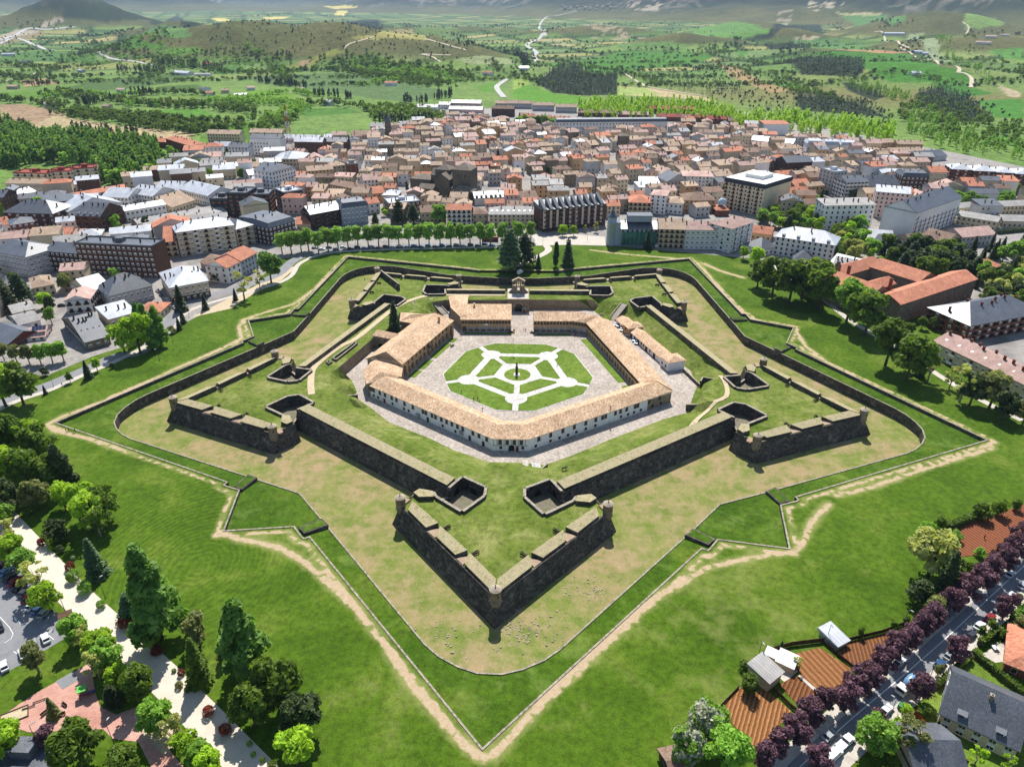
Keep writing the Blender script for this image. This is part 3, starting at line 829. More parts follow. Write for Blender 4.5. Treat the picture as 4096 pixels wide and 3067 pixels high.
def arcaded():
 t=thing('arcaded_barracks','two storey tan roofed barracks with round arched arcade along the right side','barracks',(0,0,ZC))
 inv=lambda o:setattr(o,'matrix_parent_inverse',Matrix.Translation((0,0,-ZC)))
 wo=inset_line(O2,I2,0.5);wi=inset_line(I2,O2,0.6)
 b=MB()
 ze=[2.2,2.7,2.8,2.8]
 wb=inset_line(I2,O2,3.8)
 for k in range(3):
  b.face([(*wo[k],ZC-.2),(*wo[k+1],ZC-.2),(*wo[k+1],2.3),(*wo[k],2.3)],0)
  b.face([(*wb[k+1],ZC),(*wb[k],ZC),(*wb[k],-0.4),(*wb[k+1],-0.4)],1)
  b.face([(*wi[k+1],-0.45),(*wi[k],-0.45),(*wb[k],-0.45),(*wb[k+1],-0.45)],1)
 b.face([(*wo[3],ZC),(*wi[3],ZC),(*wi[3],2.7),(*RG2[3],5.6),(*wo[3],2.3)],0)
 inv(b.build('wall',[M['ochre'],M['whitewash']],t))
 b=MB()
 for k,n in((0,20),(1,2),(2,6)):
  arcade(b,wi[k+1],wi[k],n,ZC-.1,-2.2,ze[k]+0.1,0.7)
  b.obox(wi[k+1],wi[k],0.3,-0.25,0.0,1)
 inv(b.build('arcade',[M['ochre'],M['stone_ledge']],t))
 b=MB();sweep_roof(b,O2,I2,[2.0,2.3,2.3,2.3],ze,RG2,[5.0,5.6,5.6,5.6]);inv(b.build('roof',[M['old_tile']],t))
 w=win_mesh(1.05,1.25,[M['frame'],M['dark_fill']])
 for k,n in((0,46),(1,5),(2,12)):
  p,q=wi[k+1],wi[k];L=math.hypot(q[0]-p[0],q[1]-p[1])
  for i in range(n):inv(on_wall(w,'window',t,p,q,(i+0.5)*L/n,0.75,0.05))
 for i in range(2):
  b=MB();b.box(-.35,.35,-.35,.35,0,1.4);b.box(-.45,.45,-.45,.45,1.4,1.55)
  c=at(*A5(1115+28*i,665),5.5);inv(b.build('chimney',[M['stone_light']],t,(c.x,c.y,4.4)))
arcaded()
def block_roofed(name,label,cat,P,z0,z1,ridge,zr,wall,roof,over=0.45,wins=(),parent=None):
 """building on a counter-clockwise plan P with a ridge of two points"""
 t=thing(name,label,cat,(P[0][0],P[0][1],z0))if parent is None else parent
 T=Matrix.Translation((-P[0][0],-P[0][1],-z0))if parent is None else parent.children[0].matrix_parent_inverse.copy()
 b=MB();b.prism(P,z0-0.2,z1,0,0);o=b.build('wall',[wall],t);o.matrix_parent_inverse=T
 b=MB();E=offs(P,over);n=len(P)
 near=lambda p:min((math.hypot(p[0]-r[0],p[1]-r[1]),i)for i,r in enumerate(ridge))[1]
 for i in range(n):
  j=(i+1)%n;a,c=near(E[i]),near(E[j])
  f=[(*E[i],z1),(*E[j],z1),(*ridge[c],zr)]+([(*ridge[a],zr)]if a!=c else[])
  b.face(f,0);b.face([(*E[i],z1-.2),(*E[j],z1-.2),(*E[j],z1),(*E[i],z1)],0)
 b.face([(*p,z1-.2)for p in reversed(E)],0)
 o=b.build('roof',[roof],t);o.matrix_parent_inverse=T
 return t,T
def left_hall():
 d=Vector((0.365,0.931));n=Vector((-0.931,0.365));p0=Vector((-52.6,-6.8));L=55.0;Wd=19.0
 t=thing('officers_hall','tall two storey hall with tan tiled roof, arched ochre front and big end portals','hall',(p0.x,p0.y,ZC),math.atan2(d.y,d.x))
 b=MB();H=8.2
 pr=4.6
 b.face([(0,Wd,0),(0,0.6,0),(0,0.6,H),(0,9.5,H+3.6),(0,Wd,H-0.6)],0)
 b.face([(L,0.6,0),(L,Wd,0),(L,Wd,H-0.6),(L,9.5,H+3.6),(L,0.6,H)],0)
 b.face([(L,Wd,0),(0,Wd,0),(0,Wd,H-0.6),(L,Wd,H-0.6)],0)
 b.face([(0,4.2,0),(L,4.2,0),(L,4.2,3.9),(0,4.2,3.9)],1)
 b.face([(0,0.6,4.0),(L,0.6,4.0),(L,4.2,4.0),(0,4.2,4.0)][::-1],1)
 b.build('wall',[M['stone_light'],M['whitewash']],t)
 b=MB()
 arcade(b,(pr,0.6),(L-pr,0.6),11,0,2.0,H,0.8)
 arcade(b,(0,0.0),(pr,0.0),1,0,4.4,H,1.3);arcade(b,(L-pr,0.0),(L,0.0),1,0,4.4,H,1.3)
 for x0,x1 in((0,0),(pr,pr),(L-pr,L-pr),(L,L)):
  b.box(x0-0.3,x1+0.3,-0.3,0.9,0,H,0)
 b.box(pr,L-pr,0.35,0.6,3.85,4.15,1)
 for i in range(12):
  x=pr+i*(L-2*pr)/11;b.box(x-0.22,x+0.22,0.38,0.62,0,H,0)
 b.build('arcade',[M['ochre'],M['stone_ledge']],t)
 wa=MB();r=0.85
 wa.face([(-r,-0.03,0),(r,-0.03,0)]+[(r*math.cos(PI*i/8),-0.03,1.5+r*math.sin(PI*i/8))for i in range(9)],0)
 for z in(0.75,1.5):wa.box(-r,r,-0.08,-0.02,z,z+0.09,1)
 wa.box(-0.05,0.05,-0.08,-0.02,0,2.3,1);wa=wa.mesh('arched_window',[M['dark_fill'],M['frame']])
 for i in range(11):put('arched_window',wa,t,(pr+(i+0.5)*(L-2*pr)/11,0.58,4.7))
 b=MB();b.box(-2.4,2.4,-0.9,0.5,4.2,4.45,0);b.box(-2.4,2.4,-0.95,-0.85,4.45,5.3,1)
 b.build('balcony',[M['stone_ledge'],M['frame']],t,(L/2,0,0))
 b=MB();ov=0.6
 b.face([(-ov,-ov,H-.1),(L+ov,-ov,H-.1),(L-2,9.5,H+3.7),(2,9.5,H+3.7)],0)
 b.face([(L+ov,Wd+ov,H-.8),(-ov,Wd+ov,H-.8),(2,9.5,H+3.7),(L-2,9.5,H+3.7)],0)
 b.face([(-ov,Wd+ov,H-.8),(-ov,-ov,H-.1),(2,9.5,H+3.7)],0);b.face([(L+ov,-ov,H-.1),(L+ov,Wd+ov,H-.8),(L-2,9.5,H+3.7)],0)
 b.face([(-ov,-ov,H-.35),(L+ov,-ov,H-.35),(L+ov,-ov,H-.1),(-ov,-ov,H-.1)],0)
 b.face([(-ov,Wd+ov,H-1),(-ov,-ov,H-.35),(-ov,-ov,H-.1),(-ov,Wd+ov,H-.8)],0)
 b.build('roof',[M['old_tile']],t)
 b=MB();b.box(-.5,.5,-.5,.5,0,3.0);b.box(-.7,.7,-.7,.7,3.0,3.2,1);b.build('chimney',[M['ochre'],M['stone_ledge']],t,(L-7,4.5,H+1.2))
left_hall()
block_roofed('guard_annex','lower tan roofed annex joining the tall left hall to the long white barracks','annex',[(-69.5,-12.2),(-66.0,-23.5),(-51.9,-16.6),(-52.6,-7.0),(-67.3,1.0)],ZC,2.7,[(-64.2,-6.0),(-61.0,-17.0)],5.2,M['stone_light'],M['old_tile'])
t,T=block_roofed('cross_wing','short stone cross wing with tan tiled roof over dark arches behind the left hall','wing',[(-72.3,28.2),(-60.6,23.4),(-58.2,29.0),(-70,34.4)],ZC,2.8,[(-70.6,31.2),(-59.4,26.2)],4.6,M['stone_light'],M['old_tile'])
w=win_mesh(1.0,1.5,[M['stone_ledge'],M['dark_fill']])
for f in(3,7,10.5):o=on_wall(w,'window',t,(-72.3,28.2),(-60.6,23.4),f,0.0);o.matrix_parent_inverse=T
b=MB();b.face([(-1.4,-0.02,0),(1.4,-0.02,0)]+[(1.4*math.cos(PI*i/8),-0.02,1.4+1.4*math.sin(PI*i/8))for i in range(9)],0);arch_dark=b.mesh('archway',[M['dark_fill']])  # flat dark face painted in place of the shade within an open arch
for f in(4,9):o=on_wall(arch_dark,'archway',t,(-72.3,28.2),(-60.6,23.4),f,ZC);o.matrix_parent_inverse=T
block_roofed('rear_annex','low tan roofed annex behind the far end of the left hall','annex',[(-61,47.4),(-47.5,42),(-36.5,49.2),(-40.5,55.8),(-52.7,57.2),(-62,58.8)],ZC,2.6,[(-55.5,51.0),(-42,52.0)],5.0,M['stone_light'],M['old_tile'])
def guardhouse():
 P0=(-28.2,48.6)
 t=thing('guardhouse','tan roofed guardhouse with arched loggia left of the gate, built against the rampart','guardhouse',(P0[0],P0[1],ZC))
 L,H,Wd=26.8,7.3,15.0
 b=MB()
 b.face([(0,Wd,0),(0,0,0),(0,0,H),(0,Wd,H+2.6)],0);b.face([(L,0,0),(L,Wd,0),(L,Wd,H+2.6),(L,0,H)],1)
 b.face([(0,3.2,0),(L,3.2,0),(L,3.2,3.7),(0,3.2,3.7)],2);b.face([(0,3.2,3.75),(L,3.2,3.75),(L,0,3.75),(0,0,3.75)],2)
 b.prism([(-6.4,14.8),(0,2.5),(2.4,2.5),(2.4,30.8),(-8.8,30.8)],0,H+0.6,0,0)
 b.build('wall',[M['stone_light'],M['ochre'],M['whitewash']],t)
 b=MB();arcade(b,(0,0),(L,0),8,0,1.9,H,0.7);b.box(0,L,-0.15,0.02,3.6,3.9,1);b.build('arcade',[M['ochre'],M['stone_ledge']],t)
 w=win_mesh(1.15,1.25,[M['frame'],M['dark_fill']])
 for i in range(16):put('window',w,t,((i+0.5)*L/16,-0.05,4.9))
 b=MB()
 b.face([(-.5,-.6,H-.1),(L+.4,-.6,H-.1),(L+.4,Wd,H+2.7),(-.5,Wd,H+2.7)],0)
 b.face([(-.5,-.6,H-.35),(L+.4,-.6,H-.35),(L+.4,-.6,H-.1),(-.5,-.6,H-.1)],0)
 b.face([(-6.9,14.6,H+.7),(-.5,1.6,H+.5),(-.5,Wd,H+2.7),(2.5,Wd,H+2.7),(2.5,31,H+2.0),(-9.3,31,H+1.0)],0)
 b.build('roof',[M['old_tile']],t)
 b=MB();b.box(-.45,.45,-.45,.45,0,2.2);b.box(-.6,.6,-.6,.6,2.2,2.4,1);b.build('chimney',[M['ochre'],M['stone_ledge']],t,(6.5,12.5,H+1.6))
 b=MB();b.box(-1.1,1.1,-0.1,0,0,0.9);b.build('name_board',[M['whitewash']],t,(L/2,-0.1,3.7))
guardhouse()
def store():
 p0=Vector((57.2,59.0));p1=Vector((76.0,2.0));d=(p1-p0).normalized();L=(p1-p0).length
 t=thing('storehouse','low white storehouse with tan tiled roof and two taller end blocks below the right rampart','storehouse',(p0.x,p0.y,ZC),math.atan2(d.y,d.x))
 wd=7.2
 def blk(x0,x1,w0,w1,h,hip,wall):
  b=MB();b.box(x0,x1,w0,w1,0,h,0);b.build('wall',[wall],t)
  b=MB();e=0.45;zr=h+1.7;ym=(w0+w1)/2
  E=[(x0-e,w0-e),(x1+e,w0-e),(x1+e,w1+e),(x0-e,w1+e)]
  ra=(x0+(hip if hip else-e),ym);rb=(x1-(hip if hip else-e),ym)
  if hip and rb[0]<ra[0]:ra=rb=((x0+x1)/2,ym)
  b.face([(*E[0],h),(*E[1],h),(*rb,zr),(*ra,zr)],0);b.face([(*E[2],h),(*E[3],h),(*ra,zr),(*rb,zr)],0)
  b.face([(*E[1],h),(*E[2],h),(*rb,zr)],0);b.face([(*E[3],h),(*E[0],h),(*ra,zr)],0)
  for i in range(4):b.face([(*E[i],h-.2),(*E[(i+1)%4],h-.2),(*E[(i+1)%4],h),(*E[i],h)],0)
  b.build('roof',[M['old_tile']],t)
 blk(0,10,0,wd,3.0,0,M['whitewash']);blk(10,17,-0.8,wd+0.6,4.6,3.2,M['ochre']);blk(17,L-8,0,wd,3.0,0,M['whitewash']);blk(L-8,L,-0.8,wd+1,4.8,3.4,M['whitewash'])
 w=win_mesh(0.9,1.1,[M['frame'],M['dark_fill']],False);dr=win_mesh(1.7,2.4,[M['dark_wood'],M['dark_wood']],False)
 for x in(4,7.5):put('window',w,t,(x,-0.06,1.2))
 for x in(19,27,36,44.5):put('door',dr,t,(x,-0.06,0))
 for x in(23,30.5,33,40):put('window',w,t,(x,-0.06,1.3))
 for x in(L-6,L-2.5):put('window',w,t,(x,-0.86,1.4))
 put('window',w,t,(13.5,-0.86,2.6))
store()
def gate():
 t=thing('gatehouse','stone gatehouse with dark archway and open bell gable of four arches on its terrace','gatehouse',(3.0,77.0,ZC))
 b=MB();h=6.6
 b.box(-6.6,6.2,0,19.5,-2.4,h,0);b.box(-6.9,6.5,-0.3,0.8,h,h+1.0,0);b.build('wall',[M['stone_light']],t)
 b=MB();b.box(-6.3,5.9,0.9,19,h+0.03,h+0.15,0);b.build('terrace',[M['pavement']],t)
 b=MB();r=2.3;b.face([(-r,-0.05,0),(r,-0.05,0)]+[(r*math.cos(PI*i/12),-0.05,2.6+r*math.sin(PI*i/12))for i in range(13)],0);b.build('archway',[M['dark_fill']],t)  # gate opening is a flat face coloured like its inner shade
 b=MB()
 for i in range(12):
  a0,a1=PI*i/12,PI*(i+1)/12
  b.face([(r*math.cos(a0),-0.1,2.6+r*math.sin(a0)),((r+.5)*math.cos(a0),-0.1,2.6+(r+.5)*math.sin(a0)),((r+.5)*math.cos(a1),-0.1,2.6+(r+.5)*math.sin(a1)),(r*math.cos(a1),-0.1,2.6+r*math.sin(a1))][::-1],0)
 b.build('arch_ring',[M['stone_ledge']],t)
 g=MB();y0,y1=11.2,12.6;x0=-3.6;z0=h
 def bx(xa,xb,za,zb,m=0,e=0.0):g.box(xa,xb,y0-e,y1+e,z0+za,z0+zb,m,True)
 bx(-3.6,3.6,0,2.0);bx(-3.6,-0.75,2.0,4.6);bx(0.75,3.6,2.0,4.6);bx(-3.7,3.7,4.6,5.0,1,0.15)
 for xa,xb in((-3.6,-2.95),(-1.5,-0.75),(0.75,1.5),(2.95,3.6)):bx(xa,xb,5.0,7.6)
 def archtop(c,r,zs,zt):
  for i in range(8):
   a0,a1=PI-PI*i/8,PI-PI*(i+1)/8
   for y,fl in((y0,False),(y1,True)):
    f=[(c+r*math.cos(a0),y,z0+zs+r*math.sin(a0)),(c+r*math.cos(a1),y,z0+zs+r*math.sin(a1)),(c+r*math.cos(a1),y,z0+zt),(c+r*math.cos(a0),y,z0+zt)]
    g.face(f[::-1]if fl else f,0)
   g.face([(c+r*math.cos(a0),y0,z0+zs+r*math.sin(a0)),(c+r*math.cos(a0),y1,z0+zs+r*math.sin(a0)),(c+r*math.cos(a1),y1,z0+zs+r*math.sin(a1)),(c+r*math.cos(a1),y0,z0+zs+r*math.sin(a1))],0)
 archtop(0,0.75,3.6,4.6)
 for c in(-2.22,0,2.22):archtop(c,0.73,6.7,7.6)
 bx(-3.75,3.75,7.6,7.95,1,0.2)
 for y,fl in((y0,False),(y1,True)):
  f=[(-3.6,y,z0+7.95),(3.6,y,z0+7.95),(0,y,z0+9.7)];g.face(f[::-1]if fl else f,0)
 for a,c in(((-3.9,7.9),(0,9.85)),((0,9.85),(3.9,7.9))):
  g.face([(a[0],y0-.2,z0+a[1]),(c[0],y0-.2,z0+c[1]),(c[0],y1+.2,z0+c[1]),(a[0],y1+.2,z0+a[1])],1)
 g.box(-.12,.12,11.8,12.0,z0+9.8,z0+10.7,1)
 for s in(-1,1):
  g.face([(s*3.6,11.9,z0+3.0),(s*6.0,11.9,z0+0.5),(s*6.0,11.9,z0),(s*3.6,11.9,z0)],0)
  g.face([(s*3.6,12.3,z0+3.0),(s*3.6,12.3,z0),(s*6.0,12.3,z0),(s*6.0,12.3,z0+0.5)],0)
  g.face([(s*3.6,11.9,z0+3.0),(s*3.6,12.3,z0+3.0),(s*6.0,12.3,z0+0.5),(s*6.0,11.9,z0+0.5)],1)
 g.build('bell_gable',[M['stone_light'],M['stone_ledge']],t)
 bell=MB();bell.tube([(0.52,0),(0.4,0.2),(0.3,0.6),(0.22,0.85),(0.0,0.95)],10,0);bell.box(-.7,.7,-.08,.08,0.95,1.1);bell=bell.mesh('bell',[mottled('bronze',hx('#4d4232'),hx('#5f5340'),1,rough=0.5)])
 for x in(-2.22,0,2.22):put('bell',bell,t,(x,11.9,z0+5.8))
 b=MB();b.box(-2.2,2.2,19.5,53,1.2,2.4,0);b.box(-2.2,-1.9,19.5,53,2.4,3.3,0);b.box(1.9,2.2,19.5,53,2.4,3.3,0)
 for y in(28,38,48):b.box(-1.8,1.8,y-1,y+1,-2,1.2,0)
 tag(b.build('bridge',[M['stone_light']],None,(3.0,77.0,ZC)),'stone bridge crossing the dry moat behind the gatehouse','bridge')
gate()
b=MB();b.tube([(1.5,0),(1.5,2.3),(1.6,2.35)],8,0,smooth=False);b.tube([(1.95,2.3),(0.9,3.1),(0.12,3.5),(0,3.9)],8,1,smooth=False)
b.box(-.4,.4,-1.55,-1.38,0,2.0,2)
c=at(*A5(175,640),ZC);k=thing('sentry_hut','small round hut with tiled conical roof beside the gate arch','hut',(c.x,c.y,ZC))
b=MB();b.tube([(1.5,0),(1.5,2.3),(1.6,2.35)],8,0,smooth=False);b.build('wall',[M['stone_light']],k)
b=MB();b.tube([(1.95,2.3),(0.9,3.1),(0.12,3.5),(0,3.9)],12,0);b.build('roof',[M['coping']],k)
b=MB();b.box(-.4,.4,-1.56,-1.36,0,2.0);b.build('door',[M['dark_wood']],k)
# the garden in the courtyard
def garden():
 gx,gy=2.3,-0.9
 a0=-92.5
 pol=lambda r,a:(gx+r*math.cos(R(a)),gy+r*math.sin(R(a)))
 base=[]
 for k in range(5):
  base+=[pol(36.2,a0+72*k-14),pol(36.2,a0+72*k+14)]
 b=MB();b.prism(offs(base,0.3),ZC-0.1,ZC+0.12,1,0)
 tag(b.build('garden_paths',[M['white_path'],M['coping']]),kind='structure')
 th=0.10
 def bed(P,hole=None):
  b=MB();b.prism(P,ZC+0.1,ZC+0.1+th,0,0);return b
 def tongue(P,nm='garden_lawn'):
  tag(bed(P).build(nm,[M['garden']]),kind='structure')
 nodes=[pol(24.6,a0+72*k)for k in range(5)]
 def clip_circle(P,c,r):
  """push the outline out of a round place"""
  out=[]
  n=len(P)
  for i in range(n):
   p,q=P[i],P[(i+1)%n]
   m=14
   for j in range(m):
    x,y=mid(p,q,j/m);dx,dy=x-c[0],y-c[1];dd=math.hypot(dx,dy)
    out.append((x,y))
  return out
 hw=1.75
 for k in range(5):
  A,B=a0+72*k,a0+72*(k+1)
  nA,nB=Vector(nodes[k]),Vector(nodes[(k+1)%5]);d=(nB-nA).normalized();nrm=Vector((d.y,-d.x))
  ra=Vector((math.cos(R(A)),math.sin(R(A))));rb=Vector((math.cos(R(B)),math.sin(R(B))))
  la=Vector((-ra.y,ra.x));lb=Vector((-rb.y,rb.x))
  pa=Vector(pol(36.0,A+14));pb=Vector(pol(36.0,B-14))
  ea0,ea1=Vector(pol(35.2,A))+la*1.3,nA+la*1.3
  P=[ea0,pa,pb,Vector(pol(35.2,B))-lb*1.3]
  rr=5.0
  import cmath
  def arc(c,v0,v1,ccw):
   t0=math.atan2(v0.y,v0.x);t1=math.atan2(v1.y,v1.x)
   if ccw and t1<t0:t1+=2*PI
   if not ccw and t1>t0:t1-=2*PI
   return[Vector((c.x+rr*math.cos(t0+(t1-t0)*i/8),c.y+rr*math.sin(t0+(t1-t0)*i/8)))for i in range(9)]
  s=math.sqrt(rr*rr-1.3**2);s2=math.sqrt(rr*rr-hw**2)
  P+=arc(nB,rb*s-lb*1.3,-d*s2+nrm*hw,False)
  P+=arc(nA,d*s2+nrm*hw,ra*s+la*1.3,False)
  tongue([(p.x,p.y)for p in P])
  ca=Vector((gx,gy));ri=11.6
  va=Vector(pol(ri,A));vb=Vector(pol(ri,B))
  Q=[va+la*1.25,vb-lb*1.25]
  m_=(va+vb)/2
  Q=[va+la*1.25+(ra)*0.2,vb-lb*1.25+rb*0.2]
  Q=Q[:1]+Q[1:]
  P=[Vector(Q[0]),nA-ra*s+la*1.3]
  P+=arc(nA,-ra*s+la*1.3,d*s2-nrm*hw,False)[1:]
  P+=arc(nB,-d*s2-nrm*hw,-rb*s-lb*1.3,False)
  P+=[Vector(Q[1])]
  P=[(p.x,p.y)for p in P]
  ar=sum(P[i][0]*P[(i+1)%len(P)][1]-P[(i+1)%len(P)][0]*P[i][1]for i in range(len(P)))
  tongue(P if ar>0 else P[::-1])
 tongue([(gx-0.4+6.4*math.cos(2*PI*i/32),gy-1.2+6.4*math.sin(2*PI*i/32))for i in range(32)])
 c=(gx-0.7,gy-1.6)
 t=thing('statue','dark bronze statue on a tall dark pedestal in the middle of the round lawn','statue',(c[0],c[1],ZC+0.2))
 b=MB();b.box(-1.5,1.5,-1.5,1.5,0,0.25,0);b.box(-1.0,1.0,-1.0,1.0,0.25,0.5,0);b.build('plinth',[M['white_path']],t)
 b=MB();b.prism([(-.6,-.6),(.6,-.6),(.6,.6),(-.6,.6)],0.5,4.0,0);b.box(-.7,.7,-.7,.7,3.9,4.1);b.build('pedestal',[M['bronze']],t)
 b=MB()
 b.tube([(0.45,4.1),(0.42,4.9),(0.33,5.2),(0.42,5.7),(0.30,5.95),(0.1,6.05),(0.17,6.15),(0.2,6.35),(0.12,6.55),(0,6.6)],10,0)
 b.limb((0.35,0,5.75),(0.62,-.25,5.2),0.13,0.08);b.limb((-0.35,0,5.75),(-0.5,-.4,6.1),0.13,0.08);b.build('figure',[M['bronze']],t)
 for x0,y0,x1,y1 in((-0.5,46.0,-26.5,46.2),(12.5,45.0,31,45.0)):
  tag(sheet('grass_strip',[(x0,y0-1.6),(x1,y1-1.6),(x1,y1+0.8),(x0,y0+0.8)],ZC+0.08,M['garden']),kind='structure')
 for f0,f1 in((0.06,0.2),(0.23,0.42),(0.47,0.8),(0.83,0.93)):
  a,c2=Vector((-52.3,-7.2)),Vector((-32.2,44.0));n=Vector((0.931,-0.365))
  p,q=a+(c2-a)*f0,a+(c2-a)*f1
  sheet('grass_strip',[p+n*0.5,q+n*0.5,q+n*4.2,p+n*4.2],ZC+0.08,M['garden'])
 for f0,f1 in((0.02,0.13),(0.18,0.93)):
  a,c2=Vector((57.2,-20.5)),Vector((38.9,44.0));n=Vector((-0.963,-0.268))
  p,q=a+(c2-a)*f0,a+(c2-a)*f1
  sheet('grass_strip',[p+n*0.5,q+n*0.5,q+n*4.5,p+n*4.5],ZC+0.08,M['garden'])
M['bronze']=mottled('dark_bronze',hx('#2d2a26'),hx('#3d3833'),1,rough=0.5)
garden()
# small masonry, cannons, flag
def open_box(name,label,P,h,z,w=0.6):
 b=MB();n=len(P)
 for i in range(n):b.obox(P[i],P[(i+1)%n],w,z-0.8,z+h,0,1,side=0.5)
 b.prism(offs(P,-0.4),z-0.9,z-0.3,2,2)
 return tag(b.build(name,[M['stone'],M['coping'],M['dark_fill']]),label,'cistern')
open_box('cistern','long open stone cistern with low walls on the left rampart',[(-88,2.2),(-85.2,0.2),(-78.6,19.4),(-80.6,20.8)],1.0,1.7)
open_box('well_head','small square stone well head beside the long cistern',[(-90,-1.4),(-88,-3.6),(-86.8,-1.4),(-88.8,0)],0.9,1.7,0.45)
def ruin():
 a=at(*A4(585,200),1.6);c=at(*A4(815,378),1.6)
 d=Vector((c.x-a.x,c.y-a.y));L=d.length
 t=thing('ruined_wall','free standing ruined wall with two window holes in the far left bastion','wall',(a.x,a.y,1.5),math.atan2(d.y,d.x))
 b=MB();h=3.8
 for x0,x1,z0,z1 in((0,L*.5,0,h),(L*.5,L*.57,0,1.2),(L*.5,L*.57,3.0,h),(L*.57,L*.8,0,h),(L*.8,L*.87,0,1.2),(L*.8,L*.87,3.0,h),(L*.87,L,0,h)):
  b.box(x0,x1,-.35,.35,z0,z1,0,True)
 b.build('masonry',[M['stone']],t)
 b=MB();b.box(-.05,L+.05,-.42,.42,h+.01,h+.15,0,True);b.build('coping',[M['coping']],t)
ruin()
def stair(name,label,p,q,w,z0,z1,side=True):
 """flight of stone steps from p up to q with flanking walls"""
 d=Vector((q[0]-p[0],q[1]-p[1]));L=d.length
 t=thing(name,label,'stairs',(p[0],p[1],z0),math.atan2(d.y,d.x))
 b=MB();n=max(4,int((z1-z0)/0.2))
 for i in range(n):b.box(L*i/n,L*(i+1)/n,-w/2,w/2,-0.5,(z1-z0)*(i+1)/n,0)
 b.build('steps',[M['pavement']],t)
 if side:
  for s in(-1,1):
   b=MB();y=s*(w/2+0.3)
   b.prism([(0,y-.3),(L,y-.3),(L,y+.3),(0,y+.3)],-0.6,[0.6,z1-z0+.7,z1-z0+.7,0.6],0,1);b.build('side_wall',[M['stone'],M['coping']],t)
def P2(f,x,y,z):v=at(*f(x,y),z);return(v.x,v.y)
stair('stone_stairs','narrow stone steps beside the green strip in front of the white barracks',P2(Z5,1188,1330,ZC),P2(Z5,1188,1445,-0.5),2.2,ZC+0.1,1.3,False)
stair('stone_stairs','walled stone ramp stairs rising right of the arcaded barracks',P2(A5,1245,735,ZC),P2(A5,1400,545,1.5),3.6,ZC+.1,1.6)
stair('stone_stairs','long flight of stone steps climbing from the guardhouse to the left rampart',P2(A4,1390,685,ZC),P2(A4,1215,485,1.6),3.2,ZC+.1,1.6)
stair('stone_stairs','sunken stone steps with dark shaft beside the rear annex',P2(A4,1115,640,-2),P2(A4,985,545,1.6),2.4,-2.4,1.6)
def lowwall(label,pts,h,z,w=0.6):
 b=MB()
 for i in range(len(pts)-1):
  za=z if not callable(z)else z(*pts[i])
  b.obox(pts[i],pts[i+1],w,za-1.5,za+h,0,1)
 return tag(b.build('retaining_wall',[M['stone'],M['coping']]),label,'stone wall')
lowwall('low stone wall left of the green strip before the white barracks',[P2(Z5,865,1375,-1),P2(Z5,945,1412,-1)],0.8,-1.0)
lowwall('short stone wall beside the pale hut roof right of the green strip',[P2(Z5,1205,1415,-1),P2(Z5,1290,1385,-1),P2(Z5,1325,1370,-2)],0.8,-1.2)
lowwall('stone wall of the ramp at the left end of the white barracks',[P2(A2,1495,400,-.5),P2(A2,1570,440,-1.5),P2(A2,1725,450,-3)],1.1,-2.2)
lowwall('short stone wall of the ramp at the right end of the white barracks',[P2(A3,560,520,-2),P2(A3,650,520,-2),P2(A3,800,465,0)],1.4,-2.3)
lowwall('angled stone wall below the storehouse on the right slope',[P2(A3,680,340,-2),P2(A3,700,290,-1),P2(A3,790,290,0),P2(A3,835,345,0)],1.8,-1.5)
lowwall('stone parapet beside the pavement in front of the storehouse',[P2(A3,540,210,-3),P2(A3,680,345,-3)],0.9,-3.2)
b=MB();b.prism([(-1.7,-1.3),(1.7,-1.3),(1.7,1.3),(-1.7,1.3)],-1.5,[1.2,1.2,1.7,1.7],0,1)
c=P2(Z5,1255,1370,-2);tag(b.build('stair_hut',[M['stone_light'],M['white_path']],None,(c[0],c[1],-2.6),0.1),'tiny stone hut with a pale sloping roof at the head of steps','hut')
def cannon():
 t=thing('cannon','','cannon')
 b=MB()
 pr=[(0.0,-0.25),(0.1,-0.2),(0.09,-0.05),(0.27,0.0),(0.26,0.6),(0.21,0.65),(0.18,2.2),(0.23,2.3),(0.2,2.4),(0.1,2.41)]
 b.tube(pr,10,0)
 me=b.mesh('barrel',[M['iron']]);me.transform(Matrix.Translation((0,0.9,0.95))@Matrix.Rotation(R(92),4,'X'))
 put('barrel',me,t)
 for s in(-1,1):
  b=MB();b.prism([(s*.3-.08,-1.3),(s*.3+.08,-1.3),(s*.3+.08,1.5),(s*.3-.08,1.5)],0.3,[0.8,0.8,0.45,0.45],0,0,True);b.build('cheek',[M['dark_wood']],t)
  for y in(-0.8,0.8):
   b=MB();b.tube([(0.01,-.07),(0.34,-.07),(0.34,.07),(0.0,.07)],10,0);w=b.mesh('wheel',[M['dark_wood']]);w.transform(Matrix.Translation((s*.52,y,0.34))@Matrix.Rotation(R(90),4,'Y'));put('wheel',w,t)
 return t
M['iron']=mottled('black_iron',hx('#232120'),hx('#33302d'),1,rough=0.5,spec=0.5)
CAN0=cannon();n_can=0
FACE_NM={0:'front bastion',1:'right bastion',2:'far right bastion',3:'far left bastion',4:'left bastion'}
used=False
